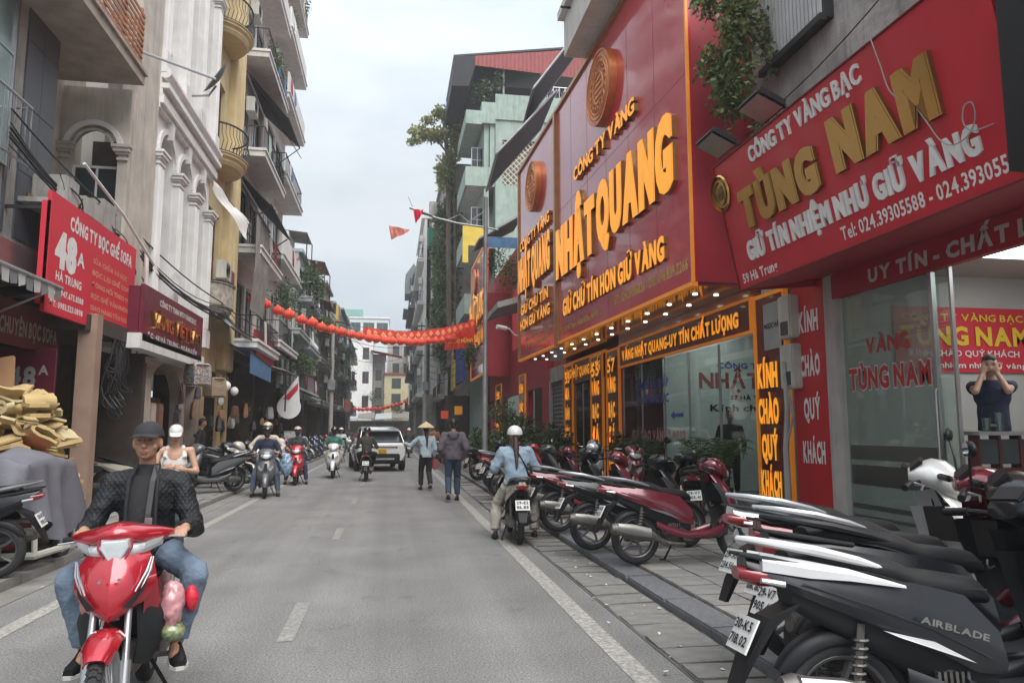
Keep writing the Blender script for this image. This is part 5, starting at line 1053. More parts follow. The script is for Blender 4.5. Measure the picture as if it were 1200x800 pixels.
def wheel(root, y, r_=.27, name='front_wheel', spokes=5, tw=.048, wire=False, tread=False):
    w_ = MB().torus((0, y, r_), r_-tw*.95, tw, 'X', 32, 8, .95).build(name, m_rub, root, smooth=50)
    rr = r_-tw*1.75; b = MB()
    b.lathe([(rr+.025, -.03), (rr+.012, -.036), (rr, -.03), (rr-.01, 0), (rr, .03), (rr+.012, .036), (rr+.025, .03)], (0, y, r_), 'X', 32)
    b.lathe([(.0, -.05), (.045, -.05), (.055, -.03), (.055, .03), (.045, .05), (0, .05)], (0, y, r_), 'X', 14)
    n = 18 if wire else spokes
    for k in range(n):
        a = 2*PI*k/n; d = (0, math.cos(a), math.sin(a))
        if wire:
            b.tube([(.03*(-1)**k, y+.05*math.cos(a+.5), r_+.05*math.sin(a+.5)), (0, y+rr*d[1], r_+rr*d[2])], .0025, 3, False)
            b.tube([(.03*(-1)**(k+1), y+.05*math.cos(a-.5), r_+.05*math.sin(a-.5)), (0, y+rr*math.cos(a+.17), r_+rr*math.sin(a+.17))], .0025, 3, False)
        else:
            b.tube([(0, y+.04*d[1], r_+.04*d[2]), (0, y+rr*.6*math.cos(a+.12), r_+rr*.6*math.sin(a+.12)), (0, y+rr*d[1], r_+rr*d[2])], [.02, .014, .018], 5)
    b.build('rim', m_steel if wire else m_rim, w_, smooth=40)
    b = MB(); s_ = .055; b.lathe([(.035, s_), (.1, s_), (.1, s_+.006), (.035, s_+.006)], (0, y, r_), 'X', 20)
    if name == 'front_wheel': b.build('brake_disc', m_steel, w_)
    if tread:
        b = MB(); n = 54
        for k in range(n):
            a = 2*PI*k/n
            for sx in (-1, 1):
                for j in range(2):
                    th = sx*(.18+.5*j)+.02; R_ = r_-tw*.95+tw*.985*math.cos(th); x = tw*math.sin(th)*.95; aa = a+.05*j*sx
                    c = Vector((x, y+R_*math.cos(aa), r_+R_*math.sin(aa))); t1 = Vector((0, -math.sin(aa), math.cos(aa))); nn_ = (Vector((0, math.cos(aa), math.sin(aa)))*math.cos(th)+Vector((1, 0, 0))*math.sin(th)); t2 = t1.cross(nn_)
                    t1 = (t1+t2*.5*sx).normalized(); t2 = t1.cross(nn_)
                    b.prism([c+t1*.012+t2*.009, c-t1*.012+t2*.009, c-t1*.012-t2*.009, c+t1*.012-t2*.009], nn_*.006)
        kind(b.build('tread', m_rub, w_), 'stuff')
    return w_
def fender(root, y, r_, a0, a1, hw, m, name, th=.012, dz=0, n=12):
    rings = []
    for i in range(n+1):
        a = R(a0+(a1-a0)*i/n); tp = 1-.35*abs(2*i/n-1)**3; ring = []
        for j in range(9):
            q = -1+2*j/8; rr = r_+.015-.05*q*q*q*q; ring.append((hw*tp*q, y+rr*math.cos(a), .27+dz+rr*math.sin(a)))
        for j in range(8, -1, -1):
            q = -1+2*j/8; rr = r_+.003-.05*q*q*q*q; ring.append((hw*tp*q*.93, y+rr*math.cos(a), .27+dz+rr*math.sin(a)))
        rings.append(ring)
    return MB().loft(rings).build(name, m, root, smooth=50)
def plate(root, c, tilt, l1, l2, m=None):
    q = MB(); Mx = Matrix.Translation(c) @ Matrix.Rotation(tilt, 4, 'X'); q.M = Mx; q.box(-.095, .095, -.004, .004, -.07, .07); o = q.build('number_plate', m or m_plate, root)
    for k, tx in enumerate((l1, l2)):
        oo = Mx @ Vector((-.08, -.006, .015-.062*k)); lettering(tx, oo, (1, 0, 0), Mx.to_3x3() @ Vector((0, 0, 1)), .16, .04, [m_black], o, bold=.03, name='plate_text')
    return o
def mirrors(par, y, z, w_=.2, up_=.2, sides=(-1, 1)):
    for s_ in sides:
        o = MB().tube([(s_*w_, y, z), (s_*(w_+.03), y-.01, z+up_*.6), (s_*(w_+.09), y-.02, z+up_)], .007, 6).build('mirror_stem', m_black, par)
        b = MB(); b.M = Matrix.Translation((s_*(w_+.12), y-.02, z+up_+.03)) @ Matrix.Rotation(s_*.25, 4, 'Z')
        b.ell((0, 0, 0), (.062, .022, .042), 14, 8); o = b.build('mirror_shell', m_black, par, smooth=60)
        b = MB(); b.M = Matrix.Translation((s_*(w_+.12), y-.02, z+up_+.03)) @ Matrix.Rotation(s_*.25, 4, 'Z'); b.lathe([(0, 0), (.036, 0)], (0, -.0225, 0), 'Y', 14); b.v = [v for v in b.v]; b.build('mirror_glass', m_mirror, par)
def grips(par, y, z, hw=.34, lever=True):
    for s_ in (-1, 1):
        MB().tube([(s_*.1, y+.06, z-.01), (s_*.2, y+.02, z), (s_*(hw-.11), y, z)], .012, 8).tube([(s_*(hw-.12), y, z), (s_*hw, y-.03, z-.005)], .019, 10).build('grip', m_black, par, smooth=40)
        MB().tube([(s_*(hw-.12), y+.02, z), (s_*(hw-.08), y+.065, z-.005), (s_*(hw+.01), y+.05, z-.015)], [.01, .007, .006], 6).build('brake_lever', m_steel, par, smooth=40)
def scooter(name='scooter', plate_txt=('29-X1', '234.56'), flat=False):
    t = thing(name, 'scooter', 'scooter')
    fw = wheel(t, .62, .27, 'front_wheel'); rw = wheel(t, -.6, .27, 'rear_wheel')
    fender(t, .62, .285, 0, 150, .075, m_paint, 'front_fender')
    b = MB()
    for s_ in (-1, 1): b.tube([(s_*.075, .62, .27), (s_*.07, .50, .58)], .018, 8)
    b.tube([(0, .50, .58), (0, .34, .98)], .03, 8); b.build('fork', m_dplast, t, smooth=40)
    # leg shield and inner panel
    L_ = [cres(.36, .40, .10, .05), cres(.45, .44, .17, .10, dz=-.02), cres(.58, .43, .21, .13, dz=-.03), cres(.72, .39, .205, .14, dz=-.02), cres(.84, .33, .16, .13, dz=.0), cres(.93, .29, .10, .10, dz=.02)]
    MB().loft(L_).build('leg_shield', m_paint, t, smooth=45)
    L_ = [[(p[0]*1.03, p[1]-.045, p[2]) for p in r_] for r_ in L_[:5]]
    MB().loft(L_).build('inner_panel', m_dplast, t, smooth=45)
    b = MB()
    for s_ in (-1, 1): b.prism([(s_*.06, .575, .66), (s_*.16, .5, .74), (s_*.17, .49, .68), (s_*.1, .555, .6)], (0, .012, 0))
    b.build('indicator', m_lens, t)
    MB().prism([(-.03, .555, .78), (.03, .555, .78), (.045, .58, .62), (-.045, .58, .62)], (0, .012, 0)).build('grille', m_black, t)
    # floor, side skirts
    MB().loft([sect(.42, .33, .12, .05, 4), sect(.3, .29, .17, .04, 4), sect(.0, .28, .185, .035, 4), sect(-.16, .34, .17, .07, 4)]).build('floorboard', m_dplast, t, smooth=40)
    b = MB()
    for s_ in (-1, 1): b.loft([sect(.36, .36, .014, .05, 2, 8, s_*.15), sect(.2, .31, .018, .045, 2, 8, s_*.18), sect(-.1, .30, .018, .04, 2, 8, s_*.19), sect(-.3, .36, .014, .045, 2, 8, s_*.185), sect(-.42, .42, .006, .03, 2, 8, s_*.18)])
    b.build('side_skirt', m_paint, t, smooth=50)
    # under seat body: dark core and painted side panels
    MB().loft([sect(-.0, .44, .11, .13, 3), sect(-.15, .5, .125, .2, 3), sect(-.4, .6, .12, .17, 3), sect(-.65, .68, .10, .11, 3), sect(-.8, .72, .07, .06, 3)]).build('body_core', m_dplast, t, smooth=45)
    for s_ in (-1, 1):
        ring = lambda y, z0, z1, x0, x1: [(s_*(x0), y, z0), (s_*(x0+.5*(x1-x0)+.025), y, z0+.25*(z1-z0)), (s_*(x1+.018), y, z0+.62*(z1-z0)), (s_*x1, y, z1), (s_*(x1-.04), y, z1-.01), (s_*(x0-.03), y, z0+.02)]
        MB().loft([ring(.02, .40, .56, .125, .115), ring(-.12, .42, .70, .155, .13), ring(-.32, .52, .75, .165, .14), ring(-.52, .60, .78, .155, .135), ring(-.72, .68, .81, .12, .11), ring(-.88, .75, .84, .07, .065), ring(-.97, .80, .86, .03, .03)]).build('side_panel', m_paint, t, smooth=35)
        MB().prism([(s_*.172, -.14, .46), (s_*.178, -.44, .56), (s_*.176, -.5, .585), (s_*.176, -.3, .54)], (s_*.012, 0, 0)).build('side_trim', m_silver, t)
        MB().loft([sect(-.62, .80, .012, .010, 2.5, 10, s_*.125), sect(-.78, .825, .022, .013, 2.5, 10, s_*.10), sect(-.93, .85, .018, .012, 2.5, 10, s_*.065), sect(-1.0, .865, .006, .007, 2.5, 10, s_*.05)]).build('tail_trim', m_dplast, t, smooth=40)
    # seat
    MB().loft([sect(.04, .68, .06, .03, 2.4), sect(-.02, .71, .10, .05, 2.6), sect(-.16, .728, .125, .055, 3), sect(-.3, .745, .14, .055, 3), sect(-.4, .79, .145, .055, 3), sect(-.55, .825, .14, .05, 3), sect(-.72, .845, .115, .04, 2.8), sect(-.8, .85, .07, .022, 2.4)]).build('seat', m_seat, t, smooth=50)
    b = MB(); b.tube([(-.13, -.42, .80), (-.138, -.55, .838), (-.13, -.72, .878), (-.095, -.9, .91), (0, -.98, .922), (.095, -.9, .91), (.13, -.72, .878), (.138, -.55, .838), (.13, -.42, .80)], [.006, .017, .021, .015, .011, .015, .021, .017, .006], 8).build('grab_rail', m_silver, t, smooth=40)
    MB().loft([sect(-.8, .765, .09, .035, 2.5), sect(-.92, .775, .085, .04, 2.5), sect(-1.0, .79, .04, .025, 2.5)]).build('tail_light', m_tail, t, smooth=40)
    b = MB()
    for s_ in (-1, 1): b.loft([sect(-.84, .75, .024, .016, 2.2, 10, s_*.085), sect(-.93, .765, .014, .010, 2.2, 10, s_*.085)])
    b.build('rear_indicator', m_lens, t, smooth=40)
    MB().loft([[(-.07, -.72, .70), (.07, -.72, .70), (.07, -.78, .66), (-.07, -.78, .66)], [(-.065, -.9, .62), (.065, -.9, .62), (.065, -.88, .58), (-.065, -.88, .58)], [(-.06, -1.0, .46), (.06, -1.0, .46), (.055, -.97, .45), (-.055, -.97, .45)], [(-.05, -1.05, .34), (.05, -1.05, .34), (.045, -1.03, .34), (-.045, -1.03, .34)]]).build('mudguard', m_black, t)
    plate(t, (0, -.985, .555), R(-28), *plate_txt)
    fender(t, -.6, .29, 20, 150, .06, m_black, 'rear_fender')
    # engine, exhaust, shock, stand
    MB().loft([sect(-.08, .32, .06, .05, 3, 14, -.09), sect(-.3, .31, .075, .075, 3, 14, -.10), sect(-.55, .29, .06, .07, 3, 14, -.11), sect(-.68, .28, .04, .05, 3, 14, -.11)]).build('engine_cover', m_engine, t, smooth=40)
    MB().ell((.0, -.18, .32), (.11, .13, .1), 14, 8).tube([(.05, -.1, .27), (.13, -.1, .2), (.15, -.3, .22)], .02, 8).build('engine', m_engine, t, smooth=50)
    b = MB()
    for k in range(8): b.lathe([(.05, -.004), (.085, -.004), (.085, .004), (.05, .004)], (.115+.0*k, -.2, .34), 'X', 18); break
    for k in range(6): b.box(.11, .135, -.27+.024*k, -.258+.024*k, .26, .42)
    b.build('cooling_grille', m_engine, t)
    MB().tube([(.12, -.2, .2), (.15, -.35, .24), (.155, -.45, .29), (.16, -.5, .31), (.165, -.88, .38), (.165, -.92, .385)], [.018, .022, .04, .058, .062, .045], 14).build('exhaust', m_engine, t, smooth=40)
    MB().loft([sect(-.5, .33, .035, .05, 2.6, 12, .2), sect(-.7, .37, .038, .058, 2.6, 12, .2), sect(-.86, .395, .03, .045, 2.6, 12, .2)]).build('heat_shield', m_exh, t, smooth=40)
    b = MB()
    for s_ in (-1, 1):
        b.tube([(s_*.11, -.6, .30), (s_*.11, -.55, .6)], .016, 6)
        for k in range(7): b.torus((s_*.11, -.592+.006*k, .36+.03*k), .026, .006, 'Z', 10, 4)
    b.build('shock_absorber', m_engine, t)
    MB().tube([(-.1, -.1, .26), (-.2, -.2, .02)], .012, 6).tube([(-.2, -.2, .02), (-.2, -.25, .01)], .016, 6).build('side_stand', m_black, t)
    q = MB(); q.M = Matrix.Translation((0, .345, .74)) @ Matrix.Rotation(R(8), 4, 'X'); q.box(-.13, .13, -.012, .0, -.1, .1); q.build('glove_box', m_black, t, bevel=.008)
    MB().lathe([(0, -.02), (.022, -.02), (.024, .0), (.0, .0)], (.1, .33, .88), 'Y', 10).build('key_barrel', m_steel, t); MB().tube([(0, .33, .60), (0, .30, .59), (0, .29, .61), (0, .295, .635)], .006, 5).build('bag_hook', m_steel, t)
    b = MB()
    for s_ in (-1, 1): b.tube([(s_*.07, .33, .97), (s_*.12, .40, .80), (s_*.09, .50, .55), (s_*.07, .60, .34)], .006, 5)
    b.build('brake_hose', m_cable, t)
    for s_ in (-1, 1):
        MB().tube([(s_*.168, -.06, .47), (s_*.181, -.3, .585), (s_*.172, -.55, .68), (s_*.13, -.78, .755)], .0035, 4).build('panel_seam', m_dplast, t)
        MB().tube([(s_*.12, -.30, .33), (s_*.23, -.34, .32)], .014, 6).build('rear_footpeg', m_dplast, t)
        MB().tube([(s_*.1, .0, .715), (s_*.135, -.3, .735), (s_*.138, -.5, .79), (s_*.11, -.7, .83)], .004, 4).build('seat_piping', m_dplast, t)
    # handlebar unit (turns)
    hb = MB().loft([sect(.19, 1.02, .09, .035, 2.4), sect(.25, 1.03, .15, .06, 2.4), sect(.32, 1.03, .185, .085, 2.3), sect(.39, 1.0, .175, .105, 2.2), sect(.46, .955, .13, .095, 2.1), sect(.50, .93, .07, .05, 2.1)]).build('handlebar_cover', m_paint, t, smooth=50)
    MB().loft([sect(.40, .985, .165, .07, 2.2), sect(.465, .95, .125, .068, 2.2), sect(.508, .93, .07, .04, 2.2)]).build('headlight', m_lens, hb, smooth=50)
    b = MB(); b.M = Matrix.Translation((0, .235, 1.085)) @ Matrix.Rotation(.75, 4, 'X'); b.box(-.085, .085, -.045, .045, -.01, .012); b.build('dashboard', m_black, hb, bevel=.008)
    grips(hb, .20, 1.01); mirrors(hb, .24, 1.02)
    return t
def steer(t, ang, names=('handlebar_cover', 'front_wheel', 'front_fender', 'fork')):
    ax = Vector((0, -.33, .94)).normalized(); p = Vector((0, .36, .92)); M = Matrix.Translation(p) @ Matrix.Rotation(ang, 4, ax) @ Matrix.Translation(-p)
    for c in t.children:
        if c.name.split('.')[0] in names: c.matrix_basis = M @ c.matrix_basis
def put(t, x, y, heading, z=.105, lean=.06, s=1.05):
    """heading: degrees clockwise from +Y (street direction)"""
    t.location = (x, y, z); t.rotation_euler = (0, lean, -R(heading)); t.scale = (s, s, s)
PAINTS = {}
def paint(key, col, **k): PAINTS[key] = mat(key+'_scooter_paint', col, .28, .1, var=.08, coat=.22 if key in ('black', 'grey') else .6, **k); return PAINTS[key]
for key, col in (('black', (.009, .010, .013)), ('white', (.62, .62, .6)), ('silver', (.33, .34, .35)), ('red', (.42, .012, .022)), ('blue', (.03, .06, .14)), ('cream', (.5, .46, .38)), ('darkred', (.14, .01, .018)), ('grey', (.1, .105, .11)), ('teal', (.1, .22, .24))): paint(key, col)
protos = [scooter('scooter', q) for q in (('29-X1', '234.56'), ('30-K5', '718.02'), ('29-V7', '905.41'), ('29-E2', '116.85'))]; proto = protos[0]
_first = [True]
NB = [0]
def bike(x, y, hd, lab, col=None, st=0, group=None, lean=-.08, trim=None, z=.105, s=1.05, cat='scooter', txt=None):
    sw = {}; NB[0] += 1; pr_ = protos[NB[0] % 4]
    if trim is None and NB[0] % 3: sw['silver_plastic'] = (m_black, mat('dark_silver_plastic', (.2, .2, .21), .4, .5))[NB[0] % 2]
    if col: sw['maroon_paint'] = PAINTS[col]
    if trim: sw['silver_plastic'] = trim
    c = copy_tree(pr_, None, sw)
    if NB[0] % 3:
        for q in c.children:
            if q.name.startswith('handlebar_cover'):
                for r_ in list(q.children):
                    if r_.name.startswith('mirror'): bpy.data.objects.remove(r_)
    c['label'] = lab; c['category'] = cat
    if group: c['group'] = group
    put(c, x, y, hd, z, lean, s)
    if col == 'white':
        for q in c.children:
            if q.name.startswith('inner_panel'): q.material_slots[0].link = 'OBJECT'; q.material_slots[0].material = PAINTS['white']
    if st: steer(c, st)
    return c
GR = 'scooters parked side by side on the right pavement'; GL_ = 'motorbikes and scooters parked along the left pavement'
# near right cluster (tails over the kerb, bars turned)
bike(2.62, 3.04, 94, 'nearest scooter at the lower right, black side panels with a white tail piece', 'black', 0, GR, s=1.1, trim=mat('white_tail_plastic', (.6, .6, .6), .3))
near = [o for o in COL.objects if o.get('label', '').startswith('nearest scooter')][0]
bd = lettering('AIRBLADE', (.196, -.36, .615), (0, 1, -.28), (0, .28, 1), .28, .026, [m_exh], None, bold=.03, name='side_badge'); bd.parent = near
for s_ in (-1, 1):
    q = MB().loft([[(s_*.160, -.38, .745), (s_*.166, -.38, .74), (s_*.166, -.38, .735), (s_*.16, -.38, .735)], [(s_*.14, -.6, .81), (s_*.162, -.6, .79), (s_*.16, -.6, .765), (s_*.13, -.6, .765)], [(s_*.12, -.75, .84), (s_*.137, -.75, .81), (s_*.135, -.75, .775), (s_*.11, -.75, .775)], [(s_*.06, -.92, .87), (s_*.09, -.92, .84), (s_*.085, -.92, .80), (s_*.05, -.92, .8)]]).build('white_tail_panel', mat('white_tail_plastic', (.6, .6, .6), .3), None, smooth=30); q.parent = near
bike(3.02, 3.52, 93, 'black scooter second from the lower right corner, bars turned towards the street', 'black', -.55, GR, trim=m_black, s=1.14)
bike(3.22, 4.0, 92, 'maroon tailed scooter third from the lower right corner', None, -.55, GR, trim=m_silver, s=1.14)
bike(3.36, 4.6, 92, 'scooter with white front and silver rail, fourth from the lower right corner', 'white', -.65, GR, trim=m_silver, s=1.16)
# middle group
bike(3.38, 8.2, 88, 'large maroon scooter standing side on in front of the wide glass shopfront', None, -.15, GR)
bike(3.15, 9.22, 87, 'black scooter with silver tail bars just behind the large maroon one', 'black', .25, GR)
bike(3.1, 10.95, 84, 'dark red scooter third along, before the 57 column', 'darkred', -.1, GR)
bike(3.08, 12.5, 80, 'black scooter with a dark helmet on its bars', 'black', .2, GR)
bike(3.08, 14.0, 76, 'maroon scooter between black ones near the 55 column', None, 0, GR)
bike(3.05, 15.6, 72, 'grey scooter behind the woman in the denim shirt', 'grey', .2, GR)
bike(3.05, 17.2, 68, 'red scooter with its leg shield facing the roller shutter', 'red', 0, GR)
bike(3.1, 19.3, 55, 'maroon scooter beside the foot of the lamp post', None, .2, GR)
bike(3.1, 22.6, 55, 'black scooter parked in front of the hedge past the lamp post', 'black', -.2, GR)
bike(4.6, 10.9, 20, 'black scooter set back against the potted palms', 'black', .3, GR)
bike(4.9, 14.8, 200, 'dark red scooter nosing out beside the palms', 'darkred', .3, GR)
bike(4.7, 17.0, 200, 'silver scooter set back by the 57 column', 'silver', .3, GR)
for k, (y, c, lab) in enumerate([(31, 'black', 'black scooter at the kerb beyond the couple on foot'), (33, 'grey', 'grey scooter second beyond the couple on foot'), (35.5, 'red', 'red scooter parked past the two dark ones beyond the couple'), (38, 'silver', 'silver scooter on the far right pavement'), (41, 'black', 'black scooter on the far right pavement past the silver one'), (44.5, 'white', 'white scooter on the far right pavement'), (48, 'black', 'far black scooter under the small amber sign'), (52, 'grey', 'last grey scooter along the right pavement')]):
    bike(2.9, y, 60, lab, c, .1*(k % 3), GR)
# left pavement
LB = [(-4.55, 8.35, 262, 'black', 'black scooter cut by the left edge of the picture, its plate towards the street'),
 (-4.7, 15.6, 100, 'cream', 'cream and white scooter half hidden behind the man in black'),
 (-4.25, 18.9, 232, 'grey', 'dark scooter with a big front wheel beside the woman in the white top'),
 (-4.5, 20.4, 118, 'black', 'black scooter behind the one beside the woman in the white top'),
 (-4.55, 22.0, 110, 'cream', 'scooter with pale covered bars before the wicker shop'),
 (-4.6, 23.5, 112, 'black', 'black scooter under the hanging lamp shades'),
 (-4.5, 25.0, 115, 'silver', 'silver scooter at the foot of the yellow building'),
 (-4.5, 26.6, 112, 'grey', 'grey scooter below the faded blue awning'),
 (-4.5, 28.2, 118, 'black', 'black scooter below the red square sign'),
 (-4.5, 29.8, 112, 'white', 'white scooter near the red striped pennant'),
 (-4.5, 31.4, 115, 'darkred', 'dark red scooter under the pennant'),
 (-4.5, 33.2, 115, 'black', 'black scooter beside the advertising stand'),
 (-4.45, 35.2, 118, 'grey', 'grey scooter in the shade of the long awning'),
 (-4.45, 37.4, 115, 'silver', 'silver scooter in the shade of the long awning'),
 (-4.45, 39.8, 115, 'black', 'black scooter beyond the long awning'),
 (-4.45, 42.5, 115, 'blue', 'blue scooter on the far left pavement'),
 (-4.45, 46, 115, 'black', 'black scooter on the far left pavement past the blue one'),
 (-4.45, 50, 115, 'red', 'red scooter, last on the left pavement')]
for k, (x, y, hd, c, lab) in enumerate(LB): bike(x, y, hd, lab, c, .15*((k % 3)-1), GL_)

# ================================================= CAR
def make_car():
    t = thing('car', 'white crossover car with yellow plate driving away down the street', 'car')
    mw = mat('pearl_white_car_paint', (.62, .63, .64), .2, .1, var=.04, coat=1); W = .9
    def rg(y, zs, ws): return [(s_*w_, y, z) for s_, w_, z in [(1, ws[0], zs[0]), (1, ws[1], zs[1]), (1, ws[2], zs[2]), (1, ws[3], zs[3])]]+[(-w_, y, z) for w_, z in list(zip(ws, zs))[::-1]]
    body = [rg(-2.15, (.42, .6, .86, .98), (.72, .84, .84, .70)), rg(-2.05, (.34, .6, .92, 1.06), (.8, .9, .88, .76)), rg(-1.5, (.28, .6, .95, 1.04), (.86, .93, .91, .84)), rg(0, (.26, .6, .93, 1.0), (.86, .93, .9, .84)), rg(1.3, (.28, .6, .88, .97), (.86, .93, .9, .82)), rg(2.0, (.34, .55, .75, .84), (.78, .88, .84, .72)), rg(2.2, (.42, .5, .62, .7), (.6, .74, .7, .58))]
    MB().loft(body).build('body', mw, t, smooth=38)
    cab = [[(s_*w_, y, z) for s_, w_, z in ((1, .80, 1.0), (1, .66, zt), (-1, .66, zt), (-1, .80, 1.0))] for y, zt in ((-1.98, 1.1), (-1.6, 1.5), (-1.0, 1.6), (0, 1.62), (.5, 1.56), (1.25, 1.02))]
    MB().loft(cab).build('cabin', m_winglass, t, smooth=25)
    MB().loft([[(.69, y, z), (.6, y, z+.05), (-.6, y, z+.05), (-.69, y, z), (-.64, y, z-.02), (.64, y, z-.02)] for y, z in ((-1.85, 1.5), (-1.5, 1.545), (-1.0, 1.6), (0, 1.62), (.5, 1.56), (.75, 1.42))]).build('roof', mw, t, smooth=35)
    for s_ in (-1, 1): MB().prism([(s_*.83, -2.0, 1.02), (s_*.7, -1.62, 1.5), (s_*.68, -1.3, 1.56), (s_*.82, -1.35, 1.02)], (s_*.02, 0, 0)).build('rear_pillar', mw, t)
    MB().box(-.66, .66, -2.19, -2.1, .36, .66).build('rear_bumper', m_black, t, bevel=.03); MB().box(-.8, .8, -2.12, -2.0, .28, .44).build('bumper_skirt', m_black, t)
    MB().box(-.45, .45, -2.2, -2.15, .44, .5).build('silver_strip', m_silver, t)
    for s_ in (-1, 1): MB().prism([(s_*.48, -2.17, .92), (s_*.84, -2.08, .96), (s_*.86, -2.06, .86), (s_*.5, -2.17, .86)], (0, .05, 0)).build('tail_light', m_tail, t)
    MB().box(-.48, .48, -2.175, -2.15, .89, .92).build('light_bar', mat('dark_bar', (.1, .02, .02), .2), t)
    pb = mat('yellow_number_plate', (.62, .42, .04), .5, var=.05); q = MB(); q.box(-.17, .17, -2.19, -2.165, .67, .84); o = q.build('number_plate', pb, t)
    lettering('29H-123', (-.13, -2.193, .765), (1, 0, 0), (0, 0, 1), .26, .05, [m_black], o, name='plate_text'); lettering('456.78', (-.13, -2.193, .69), (1, 0, 0), (0, 0, 1), .26, .05, [m_black], o, name='plate_text')
    for s_ in (-1, 1):
        for y in (-1.35, 1.35):
            w_ = MB().lathe([(.2, -.1), (.3, -.1), (.33, -.07), (.33, .07), (.3, .1), (.2, .1)], (s_*.84, y, .33), 'X', 26).build('wheel', m_rub, t, smooth=40); b = MB().lathe([(0, -.08), (.2, -.08), (.21, .09), (.15, .06), (0, .07)], (s_*.85, y, .33), 'X', 20)
            for k in range(5): a_ = 2*PI*k/5; b.tube([(s_*.93, y, .33), (s_*.94, y+.2*math.cos(a_), .33+.2*math.sin(a_))], .025, 5)
            b.build('rim', m_rim, w_)
        MB().ell((s_*1.0, .75, 1.08), (.1, .06, .07)).build('mirror', mw, t, smooth=60); MB().tube([(s_*.84, 1.35, .33), (s_*.95, 1.35, .33)], .4, 24).build('wheel_arch', m_black, t) if False else None
    b = MB().tube([(-.3, -1.92, 1.12), (.12, -1.9, 1.2)], .012, 4).build('rear_wiper', m_black, t)
    MB().box(-.6, .6, -1.98, -1.8, 1.52, 1.55).build('spoiler', mw, t, bevel=.01)
    return t
car = make_car(); car.location = (-.55, 29.0+2.2, 0); car.rotation_euler = (0, 0, R(7)); car.scale = (1.03, 1.03, 1.03)
# ================================================= PEOPLE
m_skin = mat('skin', (.36, .19, .12), .5, var=.08, scale=20, bump=.06, bscale=250)
m_skin2 = mat('light_skin', (.45, .26, .18), .5, var=.08, scale=20)
m_hair = mat('black_hair', (.012, .01, .01), .5, var=.3, bump=.4, bscale=90)
m_lip = mat('lip', (.26, .09, .07), .5, var=0); m_eye = mat('dark_eye', (.02, .014, .012), .2, var=0); m_sole = mat('white_sole', (.55, .54, .5), .7)
CLOTH = {}
def cloth(key, col, **k):
    if key not in CLOTH: CLOTH[key] = mat(key+'_cloth', col, .85, var=.16, scale=7, bump=.35, bscale=k.pop('bscale', 45), **k)
    return CLOTH[key]
def ik(a, b, l1, l2, hint):
    a, b, hint = Vector(a), Vector(b), Vector(hint); d = b-a; L_ = min(d.length, (l1+l2)*.999); t = d.normalized()
    x = (l1*l1-l2*l2+L_*L_)/(2*L_); h = math.sqrt(max(0, l1*l1-x*x)); o = hint-a; o = (o-t*o.dot(t)); o = o.normalized() if o.length > 1e-4 else t.orthogonal()
    return a+t*x+o*h
def voxel(mb, name, m, parent, vs_, sm=4, fold=0., ff=9., press=None, label=None):
    me = mb.mesh('tmp'); o = bpy.data.objects.new('tmp', me); COL.objects.link(o)
    r_ = o.modifiers.new('r', 'REMESH'); r_.mode = 'VOXEL'; r_.voxel_size = vs_
    s_ = o.modifiers.new('s', 'SMOOTH'); s_.iterations = sm; s_.factor = .5
    out = bpy.data.meshes.new_from_object(o.evaluated_get(bpy.context.evaluated_depsgraph_get())); bpy.data.objects.remove(o); bpy.data.meshes.remove(me)
    if fold or press:
        n = len(out.vertices); co = np.empty(n*3); out.vertices.foreach_get('co', co); co = co.reshape(-1, 3); no = np.empty(n*3); out.vertex_normals.foreach_get('vector', no); no = no.reshape(-1, 3)
        if fold:
            rs = np.random.RandomState(3); d = np.zeros(n)
            for k in range(7):
                f = rs.normal(size=3)*ff; f[2] *= 1.5; ph = rs.rand()*6; w2 = rs.normal(size=3)*ff*.5
                d += (1-np.abs(np.sin(co@f+ph+1.2*np.sin(co@w2))))**2
            co += no*(d/7-.35)[:, None]*fold*2.2
        if press: co = press(co, no)
        out.vertices.foreach_set('co', co.ravel()); out.update()
    out.polygons.foreach_set('use_smooth', [True]*len(out.polygons)); return link(name, out, m, parent, label)
def hand_mb(b, W, d, n, side, s=1., curl=.35, fr=.0085):
    """W wrist, d pointing direction, n palm normal (towards palm side), side = +1 if the thumb sits on +cross(d,n)"""
    d = Vector(d).normalized(); n = Vector(n); n = (n-d*n.dot(d)).normalized(); x = d.cross(n)*side
    W = Vector(W); rot = Matrix((x, d, n)).transposed()
    b.ell(W+d*.045*s, (.041*s, .052*s, .017*s), 12, 8, rot); b.cone(W-d*.02, W+d*.02, .026*s, .026*s)
    for k, (off, ln) in enumerate(((.029, .068), (.01, .076), (-.010, .071), (-.028, .056))):
        p = W+d*.085*s+x*off*s; a = curl*.6; dirs = []
        for seg, q in enumerate((.42, .32, .26)):
            dd = (d*math.cos(a)+n*math.sin(a)).normalized(); q2 = p+dd*ln*q*s; b.cone(p, q2, fr*s*(1-.08*seg), fr*s*(.94-.08*seg), 8); p = q2; a += curl*1.25
    p = W+d*.03*s+x*.036*s; dd = (d*.55+x*.6+n*.45).normalized()
    q = p+dd*.036*s; b.cone(p-dd*.012, q, .0125*s, .010*s, 8); b.cone(q, q+(d*.7+x*.1+n*.65).normalized()*.032*s, .010*s, .008*s, 8)
